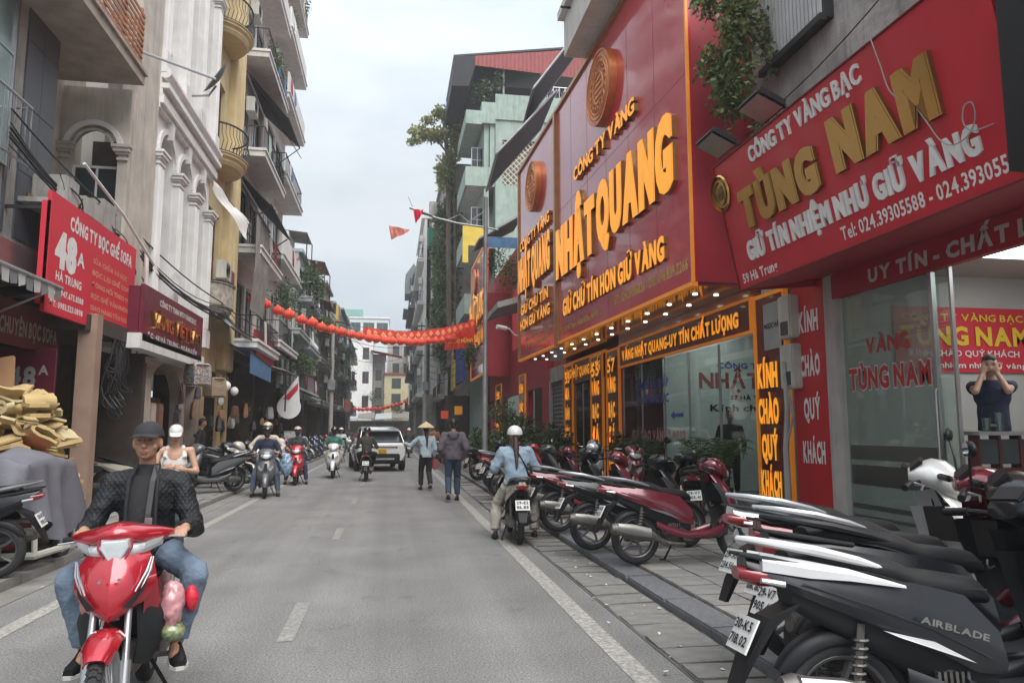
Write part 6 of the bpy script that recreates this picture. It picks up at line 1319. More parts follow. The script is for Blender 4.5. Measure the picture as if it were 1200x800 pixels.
def person(name, label, P, top, bottom, shoe=m_black, hat='hair', hatm=None, skin=m_skin, mask=None, vx=.013, jacket=0., sleeve=1., face=1, hero=False, hip_w=.09, sh_w=.185, legs=True, bag=None, hairlong=False, tor=1.):
    t = thing('person', label, 'person')
    pel = Vector(P['pelvis']); nk = Vector(P['neck']); up = (nk-pel).normalized(); xr = Vector(P.get('xr', (1, 0, 0))).normalized(); fw = up.cross(xr)*1.; fw = xr.cross(up)*-1 if False else up.cross(xr)
    if fw.y < 0: fw = -fw
    yaw, pit = P.get('yaw', 0), P.get('pitch', 0)
    shs = [nk-up*(.085 if hero else .07)+xr*s_*sh_w for s_ in (-1, 1)]; hips = [pel+xr*s_*hip_w-up*.02 for s_ in (-1, 1)]
    hd = P['hands']; ft = P['feet']; el = []; kn = []
    for i in (0, 1):
        el.append(ik(shs[i], hd[i], .29, .26, P['elh'][i])); kn.append(ik(hips[i], ft[i], .44, .42, P['knh'][i]))
    Rh = (Matrix.Rotation(yaw, 3, 'Z') @ Matrix.Rotation(pit, 3, 'X')); hc = nk+up*.07+Rh @ Vector((0, .03, .105))
    H = lambda x, y, z: hc+Rh @ Vector((x, y, z))
    b = MB()
    # torso
    b.cone(pel, pel+up*.15, .125, .11, 14); b.cone(pel+up*.15, nk-up*.16, .105, .12, 14)
    for i in (0, 1): b.cone(nk-up*.1, shs[i], .06, .052, 10)
    b.cone(nk-up*.06, H(0, -.025, -.08), .052, .048, 12)
    # head
    b.ell(H(0, -.012, .02), (.076, .094, .098), 20, 14, Rh); b.ell(H(0, .024, -.045), (.061, .062, .07), 16, 12, Rh); b.ell(H(0, .052, -.088), (.032, .028, .024), 12, 8, Rh)
    for s_ in (-1, 1):
        b.ell(H(s_*.076, -.005, -.015), (.010, .022, .034), 10, 8, Rh); b.ell(H(s_*.042, .052, -.035), (.026, .022, .022), 10, 8, Rh); b.ell(H(s_*.03, .073, .022), (.026, .012, .009), 10, 8, Rh)
    b.cone(H(0, .078, .01), H(0, .102, -.032), .009, .0145, 8)
    for s_ in (-1, 1): b.ell(H(s_*.012, .092, -.036), (.008, .009, .007), 8, 6, Rh)
    b.ell(H(0, .082, -.062), (.024, .010, .0055), 10, 6, Rh); b.ell(H(0, .080, -.073), (.02, .010, .0065), 10, 6, Rh)
    for i in (0, 1):
        b.cone(shs[i], el[i], .047, .04, 10); b.cone(el[i], hd[i], .039, .027, 10)
        gd = P.get('gd', [(0, 1, -.2)]*2)[i]; gn = P.get('gn', [(0, 0, -1)]*2)[i]
        hand_mb(b, hd[i], gd, gn, -1 if i == 0 else 1, 1., P.get('curl', .35), .0085 if hero else .010)
        if legs: b.cone(hips[i], kn[i], .08, .055, 10); b.cone(kn[i], ft[i], .05, .036, 10); b.cone(ft[i], Vector(ft[i])+Vector((0, .1, -.03)), .035, .03, 8)
    def press(co, no):
        L_ = (co-np.array(hc))@np.array(Rh)
        for s_ in (-1, 1):
            q = (L_-np.array((s_*.031, .088, .004)))/np.array((.021, .03, .0125)); w2 = np.exp(-(q**2).sum(1)); co -= np.outer(w2, np.array(Rh @ Vector((0, 1, 0))))*.010
        return co
    body = voxel(b, 'body', skin, t, .0055 if hero else vx, 3 if hero else 2, press=press)
    if face:
        for s_ in (-1, 1):
            MB().ell(H(s_*.031, .079, .002), (.015, .008, .0028 if hero else .006), 10, 6, Rh).build('eye', m_eye, t, smooth=60)
            MB().tube([H(s_*.014, .088, .021), H(s_*.034, .087, .027), H(s_*.05, .074, .021)], .0035, 6).build('eyebrow', m_hair, t)
        MB().tube([H(-.022, .087, -.068), H(0, .0925, -.067), H(.022, .087, -.068)], .0022, 5).build('mouth', m_lip, t)
        for dz, rz_ in ((-.0625, .004), (-.0735, .0045)): MB().tube([H(-.02, .0865, dz-.002), H(0, .0905, dz), H(.02, .0865, dz-.002)], [rz_*.4, rz_, rz_*.4], 8).build('lip', m_lip, t, smooth=60)
    # top
    if top:
        tm, tr = top; b = MB(); g_ = jacket
        sec = lambda p, hw, hd_: [p+xr*hw*math.cos(a)+fw*hd_*math.sin(a) for a in [2*PI*k/20 for k in range(20)]]
        b.loft([sec(pel-up*.07, (.165+g_)*tor, .125+g_), sec(pel+up*.06, (.16+g_)*tor, .125+g_), sec(pel+up*.22, (.158+g_)*tor, .12+g_), sec(nk-up*.22, (.185+g_)*tor, .13+g_), sec(nk-up*.11, (.2+g_*.7)*tor, .12+g_), sec(nk-up*.04, .13+g_*.5, .09+g_*.6), sec(nk+up*.008, .075, .068+g_*.2)] if sleeve > .1 else [sec(pel-up*.07, .155, .118), sec(pel+up*.06, .15, .118), sec(pel+up*.22, .148, .113), sec(nk-up*.24, .16, .125), sec(nk-up*.15, .135, .115)])
        for i in (0, 1):
            if sleeve < .1: b.tube([nk-up*.16+xr*(-1, 1)[i]*.12+fw*.08, nk-up*.02+xr*(-1, 1)[i]*.09, nk-up*.16+xr*(-1, 1)[i]*.12-fw*.08], [.035, .03, .035], 8); continue
            b.cone(nk-up*.07+xr*(-1, 1)[i]*.09, shs[i], .075+g_*.6, .068+g_*.8, 12)
            hv = Vector(hd[i]); tl_ = sleeve
            if tl_ >= .99:
                b.cone(shs[i], el[i], .068+g_, .058+g_, 12); e2 = el[i]+(hv-el[i])*.93; b.tube([el[i], el[i]+(hv-el[i])*.5, e2-(hv-el[i])*.08, e2], [.056+g_, .052+g_*.9, .044+g_*.8, .036+g_*.4], 12); b.ell(el[i], .057+g_)
            else: b.tube([shs[i], shs[i]+(el[i]-shs[i])*tl_], [.07+g_, .066+g_], 12)
        nmt = 'jacket' if jacket > .012 else 'shirt'
        voxel(b, nmt, tm, t, .009 if hero else max(vx, .012), 2, fold=tr*1.5, ff=10 if hero else 9)
    if bottom and legs:
        bm_, fr_, hem = bottom; b = MB(); b.ell(pel-up*.01, (.165, .125, .12), 18, 10)
        for i in (0, 1):
            b.cone(hips[i], kn[i], .098, .078, 12); kf = kn[i]+(Vector(ft[i])-kn[i])*.9; b.tube([kn[i], kn[i]+(kf-kn[i])*.5, kf], [.078, .067*hem, .058*hem], 12); b.ell(kn[i], .079)
        voxel(b, 'trousers', bm_, t, .010 if hero else max(vx, .012), 2, fold=fr_*1.5, ff=10)
    if legs:
        for i in (0, 1):
            a = Vector(ft[i]); fd = Vector(P.get('fd', [(0, 1, 0)]*2)[i]).normalized(); sx = Vector((fd.y, -fd.x, 0)).normalized(); un = sx.cross(fd).normalized(); heel = a-fd*.05-un*.055; 
            b = MB(); ringf = lambda q, hw, h0, h1: [heel+fd*q+sx*hw*c_+un*(h0 if s2 < 0 else h0+(h1-h0)*1.)*1. for c_, s2 in ((-1, -1), (1, -1))]+[heel+fd*q+sx*hw*.85+un*(h0+(h1-h0)*.6), heel+fd*q+sx*hw*.4+un*h1, heel+fd*q-sx*hw*.4+un*h1, heel+fd*q-sx*hw*.85+un*(h0+(h1-h0)*.6)]
            b.loft([ringf(-.01, .03, .0, .05), ringf(.02, .037, -.012, .085), ringf(.08, .038, -.012, .085), ringf(.13, .045, -.012, .055), ringf(.19, .047, -.012, .04), ringf(.235, .03, -.008, .025)]).build('shoe', shoe, t, smooth=60)
            if shoe is not m_skin: b = MB(); b.loft([[q+un*z_ for q in [heel-fd*.015-sx*.03, heel-fd*.015+sx*.03, heel+fd*.12+sx*.05, heel+fd*.2+sx*.05, heel+fd*.245+sx*.02, heel+fd*.245-sx*.02, heel+fd*.2-sx*.05, heel+fd*.12-sx*.05]] for z_ in (-.028, -.008)]).build('sole', m_sole if hero else m_black, t)
    # headgear
    hm = hatm or m_hair
    def shell(r_, zmin, off=(0, -.012, .02), n=22, m=9):
        rings = []; 
        for k in range(m+1):
            a = math.acos(max(-1, min(1, zmin)))*(1-k/m)+.02; rings.append([H(off[0]+r_[0]*math.sin(a)*math.cos(2*PI*i/n), off[1]+r_[1]*math.sin(a)*math.sin(2*PI*i/n), off[2]+r_[2]*math.cos(a)) for i in range(n)])
        return rings
    if hat in ('hair', 'cap', 'long', 'cone', 'capback'):
        b = MB(); b.ell(H(0, -.026, .027), (.082, .088, .098), 20, 12, Rh); b.ell(H(0, -.06, -.03), (.066, .05, .06), 14, 8, Rh)
        if hat == 'hair':
            b.ell(H(0, .025, .085), (.062, .05, .03), 12, 8, Rh)
            for k in range(9): b.cone(H(-.06+.015*k, .03, .09), H(-.066+.0165*k, .078, .06), .016, .006, 6)
        if hairlong:
            b.cone(H(0, -.08, -.0), nk-up*.05-fw*.1, .05, .045, 10); b.cone(nk-up*.05-fw*.1, nk-up*.3-fw*.15, .045, .018, 10)
        voxel(b, 'hair', m_hair, t, .007 if hero else .012, 2, fold=.004, ff=60)
    if hat == 'cap':
        b = MB(); b.loft(shell((.089, .102, .100), .12)); o = b.build('cap', hm, t, smooth=50)
        n = 12; r0 = [H(.082*math.sin(q), .078*math.cos(q)-.005, .043) for q in [(-1.15+2.3*i/n) for i in range(n+1)]]; r1 = [H(.078*math.sin(q), -.01+.172*math.cos(q*.75), .028-.012*abs(math.sin(q))) for q in [(-1.15+2.3*i/n) for i in range(n+1)]]
        b = MB(); b.loft([r0, r1, [p-Rh @ Vector((0, 0, .006)) for p in r1], [p-Rh @ Vector((0, 0, .008)) for p in r0]], cap=False, closed=False).build('brim', hm, o, smooth=50)
    if hat == 'helmet':
        b = MB(); b.loft(shell((.118, .135, .125), -.1, n=22), cap=True); o = b.build('helmet', hm, t, smooth=60)
        b = MB(); n = 12; b.loft([[H(.119*math.sin(q), -.012+.136*math.cos(q), .03+dz) for q in [(-1.2+2.4*i/n) for i in range(n+1)]] for dz in (.03, .0, )]+[[H(.122*math.sin(q), .02+.15*math.cos(q), .015) for q in [(-1.1+2.2*i/n) for i in range(n+1)]]], cap=False, closed=False).build('visor', m_black, o)
        b = MB(); b.tube([H(-.085, .0, -.0), H(-.06, .03, -.09), H(0, .05, -.118), H(.06, .03, -.09), H(.085, .0, -.0)], .006, 5).build('chin_strap', m_black, o)
        if hairlong:
            b = MB(); b.cone(H(0, -.09, -.03), nk-up*.06-fw*.12, .045, .05, 10); b.cone(nk-up*.06-fw*.12, nk-up*.34-fw*.16, .048, .02, 10); voxel(b, 'hair', mat('dark_brown_hair', (.03, .014, .01), .5, bump=.4, bscale=80), t, .012, 2, fold=.006, ff=40)
    if hat == 'cone':
        b = MB(); b.lathe([(.004, .165), (.12, .09), (.235, .0), (.23, -.006), (.115, .08), (.0, .15)], (0, 0, 0), 'Z', 28); b.v = [tuple(H(p[0], p[1]-.01, p[2]+.045)) for p in b.v]; o = b.build('conical_hat', mat('straw', (.50, .39, .24), .8, var=.15, scale=14), t, smooth=30)
        b = MB()
        for k in range(7): r_ = .03+.031*k; b.torus((0, 0, 0), r_, .003, 'Z', 24, 4); b.v[-24*5:] = [(p[0], p[1], p[2]+.165-(r_*.7)) for p in b.v[-24*5:]]
        b.v = [tuple(H(p[0], p[1]-.01, p[2]+.047)) for p in b.v]; b.build('hoop', mat('straw_hoop', (.4, .29, .16), .8), o)
    if mask: b = MB(); b.ell(H(0, .035, -.055), (.066, .068, .062), 16, 10, Rh); b.ell(H(0, .012, -.09), (.062, .062, .045), 14, 8, Rh); b.build('face_mask', mask, t, smooth=60)
    P['_'] = (pel, nk, up, fw, xr, hc, Rh, el, kn); return t
def ride(feet=None, lean=0., yaw=0, down=None, hz=1.01, hy=.17, hw=.27, pz=.86, py=-.24, pitch=0, kn=.26):
    f = feet or [(-.15, .17, .38), (.15, .17, .38)]
    if down: f = [(-.29, down, .09), (.29, down, .09)]
    return dict(pelvis=(0, py, pz), neck=(0, py+.12+lean, pz+.49), hands=[(-hw, hy-.04, hz+.02), (hw, hy-.04, hz+.02)], feet=f, elh=[(-.45, -.3, .75), (.45, -.3, .75)], knh=[(-kn-.2, .5, 1.0), (kn+.2, .5, 1.0)],
                gd=[(.25, 1, -.15), (-.25, 1, -.15)], gn=[(0, -.1, -1)]*2, curl=1.0, yaw=yaw, pitch=pitch)
def stand(step=0., hands=None, yaw=0, pitch=0, knb=.5, elh=None):
    return dict(pelvis=(0, 0, .93), neck=(0, .03, 1.43), hands=hands or [(-.24, .06, .86), (.24, .06, .86)], feet=[(-.1, step, .09+(.0 if step >= 0 else .05)), (.1, -step, .09+(.05 if step > 0 else 0))],
                elh=elh or [(-.5, -.5, 1.1), (.5, -.5, 1.1)], knh=[(-.1, 2, .5), (.1, 2, .5)], gd=[(0, .15, -1)]*2, gn=[(1, 0, 0), (-1, 0, 0)], yaw=yaw, pitch=pitch)
def place(t, x, y, heading, z=0, s=1.05): t.location = (x, y, z); t.rotation_euler = (0, 0, -R(heading)); t.scale = (s, s, s); return t
c_den = cloth('light_denim', (.22, .29, .36)); c_jean = cloth('blue_denim', (.085, .125, .185)); c_dj = cloth('dark_denim', (.03, .05, .09)); c_blk = cloth('black', (.014, .014, .016)); c_khaki = cloth('pale_khaki', (.38, .35, .3)); c_white = cloth('white_knit', (.62, .6, .58)); c_purple = cloth('plum_grey', (.09, .075, .09)); c_lb = cloth('pale_blue', (.33, .42, .46)); c_green = cloth('sea_green', (.05, .2, .15)); c_olive = cloth('dark_olive', (.035, .032, .022)); c_char = cloth('charcoal', (.05, .05, .055)); c_navy = cloth('navy', (.02, .028, .06)); c_red = cloth('deep_red', (.2, .02, .03)); c_cream = cloth('cream', (.5, .42, .34))
m_cap = mat('black_cap_cloth', (.018, .018, .021), .8, var=.2, bump=.3, bscale=150)
# quilted jacket material
def quilt():
    m = mat('quilted_black_nylon', (.009, .010, .012), .6, var=.15, scale=10); t = m.node_tree; K = t.links.new; p = t.nodes['Principled BSDF']; tc = t.nodes.new('ShaderNodeTexCoord'); hs = []
    for ang in (R(38), R(-38)):
        mp = t.nodes.new('ShaderNodeMapping'); mp.inputs['Rotation'].default_value = (0, ang, 0); K(tc.outputs['Object'], mp.inputs['Vector'])
        wv = t.nodes.new('ShaderNodeTexWave'); wv.wave_profile = 'SIN'; wv.bands_direction = 'X'; wv.inputs['Scale'].default_value = 13; K(mp.outputs[0], wv.inputs['Vector']); pw = t.nodes.new('ShaderNodeMath'); pw.operation = 'POWER'; pw.inputs[1].default_value = .35; K(wv.outputs['Fac'], pw.inputs[0]); hs.append(pw.outputs[0])
    mn = t.nodes.new('ShaderNodeMath'); mn.operation = 'MINIMUM'; K(hs[0], mn.inputs[0]); K(hs[1], mn.inputs[1]); bp = t.nodes.new('ShaderNodeBump'); bp.inputs['Strength'].default_value = .45; bp.inputs['Distance'].default_value = .008; K(mn.outputs[0], bp.inputs['Height']); K(bp.outputs[0], p.inputs['Normal']); p.inputs['Specular IOR Level'].default_value = .35; return m
m_quilt = quilt()
# ================================================= HERO RIDER AND MOTORBIKE
m_hred = mat('metallic_red_paint', (.40, .012, .025), .2, .35, var=.1, scale=5, coat=1)
def hero_bike():
    t = scooter('motorbike', ('29-B1', '482.16'))
    for c in list(t.children):
        if c.name.split('.')[0] in ('leg_shield', 'glove_box', 'key_barrel', 'bag_hook', 'brake_hose', 'inner_panel', 'indicator', 'grille', 'floorboard', 'side_skirt', 'handlebar_cover', 'front_wheel', 'front_fender', 'fork'):
            for q in list(c.children): bpy.data.objects.remove(q)
            bpy.data.objects.remove(c)
    for c in t.children:
        for sl_ in c.material_slots:
            if sl_.material == m_paint: sl_.link = 'OBJECT'; sl_.material = m_hred
    wheel(t, .66, .29, 'front_wheel', wire=True, tw=.038, tread=True)
    b = MB(); 
    for s_ in (-1, 1): b.tube([(s_*.085, .66, .27), (s_*.085, .60, .45)], .027, 12)
    b.tube([(-.1, .66, .29), (.1, .66, .29)], .02, 10); b.box(-.11, -.05, .6, .72, .24, .32); b.build('fork_slider', m_steel, t, smooth=40)
    b = MB()
    for s_ in (-1, 1): b.tube([(s_*.085, .60, .45), (s_*.08, .50, .70)], .017, 10)
    b.tube([(0, .47, .62), (0, .33, 1.0)], .03, 8); b.build('fork_tube', m_steel, t, smooth=40)
    fender(t, .655, .315, 48, 128, .085, m_hred, 'front_fender', dz=.02); fender(t, .655, .31, 125, 168, .07, m_black, 'mud_flap', dz=.02)
    # front cowl: pointed, with creases
    secs = []
    for z, y0, hw, bl, dz, k in ((.635, .50, .02, .05, 0, 0), (.665, .48, .09, .10, -.03, 0), (.71, .46, .152, .135, -.045, 0), (.77, .44, .188, .155, -.05, 0), (.83, .42, .195, .16, -.035, 0), (.90, .385, .178, .14, -.01, 0), (.945, .36, .15, .12, .0, 0), (.965, .34, .12, .09, .0, 0)):
        secs.append([(hw*q, y0+bl*(1-.55*abs(q)-.45*abs(q)**3), z+dz*(1-abs(q))) for q in [-1+2*i/12 for i in range(13)]]+[(hw*q*.94, y0-.03+bl*.9*(1-.55*abs(q)-.45*abs(q)**3), z+dz*(1-abs(q))) for q in [1-2*i/12 for i in range(13)]])
    cw = MB().loft(secs).build('front_cowl', m_hred, t, smooth=24)
    
    for s_ in (-1, 1):
        MB().prism([(s_*.06, .585, .705), (s_*.135, .535, .775), (s_*.165, .497, .825), (s_*.15, .52, .765), (s_*.10, .565, .70)], (0, .014, 0)).build('vent', m_black, cw)
        for k in range(2): MB().tube([(s_*(.115+.018*k), .55-.01*k, .77-.01*k), (s_*(.16+.014*k), .49-.012*k, .86), (s_*(.175+.008*k), .45-.01*k, .925)], [.004, .008, .004], 6).build('chrome_trim', m_steel, cw)
        MB().lathe([(0, .0), (.009, 0), (.009, .006)], (s_*.045, .578, .84), 'Y', 10).build('bolt', m_steel, cw)
        # leg guards: red upper wing, black lower guard
        MB().loft([[(s_*.12, .40, .93), (s_*.165, .37, .92), (s_*.16, .34, .92), (s_*.11, .37, .93)], [(s_*.14, .41, .8), (s_*.19, .34, .79), (s_*.185, .32, .79), (s_*.13, .38, .8)], [(s_*.13, .38, .68), (s_*.195, .29, .66), (s_*.185, .27, .66), (s_*.12, .35, .68)], [(s_*.12, .34, .54), (s_*.17, .25, .52), (s_*.16, .23, .52), (s_*.11, .31, .54)]]).build('leg_guard', m_hred, t, smooth=40)
        MB().loft([[(s_*(.09+.05*a1), .38-.05*a1, .72) for a1 in (0, 1, 1.6, 1.5, .8, 0)][:3]+[(s_*.16, .27, .72), (s_*.12, .31, .72), (s_*.08, .33, .72)], [(s_*.1, .38, .6), (s_*.17, .33, .59), (s_*.215, .25, .58), (s_*.2, .22, .58), (s_*.15, .29, .59), (s_*.09, .34, .6)], [(s_*.1, .35, .48), (s_*.17, .29, .46), (s_*.205, .21, .45), (s_*.19, .18, .45), (s_*.15, .25, .46), (s_*.09, .31, .48)], [(s_*.07, .27, .34), (s_*.11, .22, .32), (s_*.13, .16, .31), (s_*.12, .14, .31), (s_*.1, .19, .32), (s_*.06, .24, .34)]]).build('leg_shield', m_dplast, t, smooth=40)
    b = MB(); b.loft([sect(.42, .8, .07, .1, 3), sect(.3, .72, .09, .1, 3), sect(.1, .55, .085, .09, 3), sect(-.1, .52, .1, .12, 3)]).build('centre_spine', m_dplast, t, smooth=40)
    b = MB(); b.tube([(-.26, -.02, .3), (.26, -.02, .3)], .016, 8).tube([(.06, .2, .25), (.06, .1, .3), (-.06, .1, .3)], .03, 8).ell((0, .12, .34), (.1, .18, .1), 14, 8).build('foot_pegs', m_engine, t)
    # head: red brow over a three part lens
    rx = lambda x, yc, zc, hy, hz: [(x, yc+hy*math.copysign(abs(math.cos(2*PI*i/16))**.8, math.cos(2*PI*i/16)), zc+hz*math.copysign(abs(math.sin(2*PI*i/16))**.8, math.sin(2*PI*i/16))) for i in range(16)]
    hb = MB().loft([rx(-.255, .21, 1.015, .03, .022), rx(-.2, .25, 1.022, .07, .036), rx(-.12, .295, 1.03, .12, .048), rx(-.05, .32, 1.048, .14, .05), rx(0, .325, 1.055, .145, .052), rx(.05, .32, 1.048, .14, .05), rx(.12, .295, 1.03, .12, .048), rx(.2, .25, 1.022, .07, .036), rx(.255, .21, 1.015, .03, .022)]).build('handlebar_cover', m_hred, t, smooth=40)
    MB().loft([rx(-.2, .27, .985, .05, .025), rx(-.13, .31, .965, .09, .042), rx(-.07, .335, .955, .115, .055), rx(.07, .335, .955, .115, .055), rx(.13, .31, .965, .09, .042), rx(.2, .27, .985, .05, .025)]).build('headlight', m_lens, hb, smooth=40)
    MB().loft([[(-.072, .43, 1.035), (.072, .43, 1.035), (.078, .44, .985), (.03, .465, .90), (-.03, .465, .90), (-.078, .44, .985)], [(-.06, .475, 1.02), (.06, .475, 1.02), (.064, .48, .985), (.02, .485, .915), (-.02, .485, .915), (-.064, .48, .985)]]).build('centre_lens', m_lens, hb, bevel=.003)
    for s_ in (-1, 1):
        MB().tube([(s_*.078, .445, 1.03), (s_*.082, .455, .985), (s_*.034, .475, .90)], .006, 6).build('lens_rib', m_hred, hb)
        MB().loft([[(s_*.14, .40, 1.0), (s_*.215, .315, 1.01), (s_*.2, .33, .985), (s_*.13, .41, .96)], [(s_*.138, .375, 1.0), (s_*.2, .3, 1.01), (s_*.19, .31, .985), (s_*.125, .38, .96)]]).build('side_lens', m_amber if False else m_lens, hb)
    MB().loft([rx(-.17, .28, .95, .06, .02), rx(0, .31, .905, .11, .03), rx(.17, .28, .95, .06, .02)]).build('lower_cover', m_black, hb, smooth=40)
    for q in list(hb.children): pass
    grips(hb, .20, 1.01, .305)
    return t
hbk = hero_bike(); tag(hbk, 'metallic red underbone motorbike ridden towards the camera by the man in black', 'motorbike')
hbk.location = (-1.44, 4.72, 0); hbk.rotation_euler = (0, R(2), -R(172)); hbk.scale = (1.0,)*3
Ph = ride(feet=[(-.235, .0, .36), (.235, .0, .36)], hz=1.0, hy=.21, hw=.30, pz=.87, py=-.3, yaw=R(-3), pitch=R(2), kn=.24, lean=.03)
Ph['neck'] = (0, -.2, 1.355); Ph['gd'] = [(.12, 1, -.1), (-.12, 1, -.1)]; Ph['curl'] = 1.25; Ph['elh'] = [(-.42, -.45, .7), (.42, -.45, .7)]; Ph['knh'] = [(-.68, .55, .95), (.68, .55, .95)]; Ph['fd'] = [(-.25, 1, -.1), (.25, 1, -.1)]
Ph['hands'] = [(-.262, .115, 1.035), (.262, .115, 1.035)]
man = person('person', 'man in black quilted jacket, cap and blue jeans riding the red motorbike', Ph, (m_quilt, .010), (cloth('faded_blue_jean', (.13, .175, .235), bscale=70), .011, 1.08), m_black, 'cap', m_cap, hero=True, jacket=.010, sh_w=.182, tor=.99, hip_w=.1)
nk = Ph['_'][1]
b = MB(); b.lathe([(.058, -.03), (.062, .02), (.056, .045)], nk, 'Z', 20); b.loft([[(x*.075, .12*1+nk.y-.2+.19+dy, z) for x in (-1, -.5, .5, 1)] for z, dy in ((nk.z-.02, -.04), (nk.z-.35, .03))], cap=False, closed=False)
tee = MB(); tee.lathe([(.085, -.05), (.066, .0), (.060, .035)], nk+Vector((0, .005, 0)), 'Z', 22)
tee.build('t_shirt_collar', c_blk, man, smooth=60)
MB().loft([[(-.075, nk.y+.125+a_, z), (-.03, nk.y+.15+a_, z), (.03, nk.y+.15+a_, z), (.075, nk.y+.125+a_, z)] for z, a_ in ((nk.z-.03, -.05), (nk.z-.15, .012), (nk.z-.42, .015))], cap=False, closed=False).build('t_shirt_front', c_blk, man, smooth=60)
for s_ in (-1, 1): MB().tube([(s_*.055, nk.y+.06, nk.z+.015), (s_*.078, nk.y+.125, nk.z-.05), (s_*.08, nk.y+.162, nk.z-.2), (s_*.08, nk.y+.165, nk.z-.43)], [.014, .012, .01, .01], 8).build('jacket_edge', c_blk, man, smooth=60)
MB().loft([[(-.062+.03*q-.012, nk.y+.03+p_[0], nk.z+p_[1]), (-.062+.03*q+.016, nk.y+.033+p_[0], nk.z+p_[1])] for q, p_ in ((0, (.03, .03)), (.2, (.12, -.06)), (.5, (.165, -.25)), (1, (.16, -.44)))], cap=False, closed=False).build('bag_strap', mat('woven_strap', (.05, .05, .05), .8), man)
MB().box(-.07, -.03, nk.y+.195, nk.y+.2, nk.z-.31, nk.z-.27).build('strap_buckle', m_steel, man)
man.location = hbk.location; man.rotation_euler = (0, 0, -R(172)); man.scale = (1.0,)*3
# plastic bags hanging on the motorbike
def lump(name, lab, c, r_, m, cat, seed=0, top=None):
    b = MB(); b.ell(c, r_, 24, 16); me = b.mesh(name); bm_ = bmesh.new(); bm_.from_mesh(me); bmesh.ops.subdivide_edges(bm_, edges=bm_.edges, cuts=1, use_grid_fill=True); bm_.to_mesh(me); bm_.free()
    for v in me.vertices: v.co += v.normal*(.11*max(r_)*(mnoise.noise(v.co*16+Vector((seed, 0, 0)))+.7*abs(mnoise.noise(v.co*38))))
    me.polygons.foreach_set('use_smooth', [True]*len(me.polygons)); o = link(name, me, m); tag(o, lab, cat); return o
m_pink = mat('pink_plastic_film', (.55, .26, .28), .28, var=.35, scale=30, trans=0, coat=.5)
lump('plastic_bag', 'crumpled pink plastic bag hung beside the rider left knee', (-1.19, 4.56, .62), (.06, .07, .13), m_pink, 'bag', 1)
lump('vegetable_bag', 'clear plastic bag of green vegetables below the pink bag', (-1.185, 4.56, .48), (.062, .07, .05), mat('greens_in_plastic', (.22, .25, .13), .3, var=.6, scale=40, coat=.5), 'bag', 4)
lump('red_bag', 'small red bag tucked behind the pink plastic bag', (-1.11, 4.66, .64), (.035, .05, .075), m_red48, 'bag', 7)

# ================================================= OTHER PEOPLE
def rider(lab, x, y, hd, top, bot, hatm, col, blab, hat='helmet', s=1.0, st=0, down=None, mask=None, bs=1.03, txt=None, cat='scooter', trim=None, **k):
    bk = bike(x, y, hd, blab, col, st, None, 0.0, trim, 0, bs)
    P = ride(down=down, pz=.84); p = person('person', lab, P, top, bot, m_black, hat, hatm, mask=mask, **k); place(p, x, y, hd, 0, s*bs); return p
m_hwhite = mat('white_helmet', (.6, .6, .58), .25, coat=.5); m_hblack = mat('black_helmet', (.015, .015, .017), .2, coat=.8); m_hpink = mat('pale_pink_helmet', (.5, .33, .3), .3, coat=.4); m_hbeige = mat('beige_helmet', (.5, .42, .3), .3, coat=.4); m_mask = mat('face_cloth', (.06, .07, .09), .9)
P = stand(hands=[(-.12, .28, 1.12), (.1, .30, 1.14)], pitch=R(-24), elh=[(-.45, -.1, .9), (.45, -.1, .9)]); P['gd'] = [(.6, .6, .3), (-.6, .6, .3)]
w1 = person('person', 'woman in white tank top and white cap looking down at her hands on the left', P, (c_white, .004), (c_char, .006, 1.0), m_black, 'cap', m_hwhite, skin=m_skin2, sleeve=.02, face=1); place(w1, -2.72, 10.2, 168, 0, .98)
MB().ell((.02, .3, 1.05), (.06, .05, .1), 12, 8).build('white_cloth', c_white, w1, local=True)
rider('woman in dark jacket and black helmet resting on the dark scooter at left', -2.95, 18.9, 172, (c_navy, .006), (c_jean, .005, 1), m_hblack, 'grey', 'dark grey scooter facing the camera, carrying two people at the left', down=.05, mask=m_mask)
P = ride(down=-.42, pz=.93, py=-.62); P['hands'] = [(-.25, -.35, .95), (.25, -.35, .95)]; p = person('person', 'passenger in beige helmet and cream top seated behind the dark jacket woman', P, (c_cream, .005), (c_jean, .005, 1), m_black, 'helmet', m_hbeige, mask=m_white); place(p, -2.95, 18.9, 172, 0, 1.03)
o = lump('blue_shopping_bag', 'pale blue plastic bag hanging beside the dark grey scooter', (-2.45, 18.7, .75), (.14, .1, .26), mat('blue_film', (.2, .3, .4), .3, coat=.4, var=.3), 'bag', 2)
rider('rider in dark clothes and pale pink helmet on the red scooter', -2.72, 23.0, 176, (c_char, .006), (c_navy, .005, 1), m_hpink, 'red', 'bright red scooter facing the camera near the left kerb', down=.1, mask=m_mask)
rider('rider in a sea green hoodie and black helmet riding a white scooter', -1.86, 25.9, 178, (c_green, .008), (c_khaki, .005, 1), m_hblack, 'white', 'white scooter ridden towards the camera in the left lane', mask=m_hblack)
rider('rider in dark olive jacket and black helmet following the white car', -.72, 24.4, 0, (c_olive, .008), (c_blk, .005, 1), m_hblack, 'black', 'black scooter ridden away behind the white car')
p = rider('woman with long hair in light denim shirt and white helmet on a cream scooter', 1.86, 11.15, 3, (c_den, .012), (c_khaki, .012, 1.35), m_hwhite, 'cream', 'cream scooter stopped at the right lane line under the woman in denim', down=-.12, s=.98, hairlong=True, jacket=.02, vx=.011)
MB().tube([(-.1, -.16, 1.40), (.02, -.31, 1.25), (.14, -.30, 1.05), (.19, -.24, .9)], .012, 5).build('bag_strap', m_black, p, local=True)
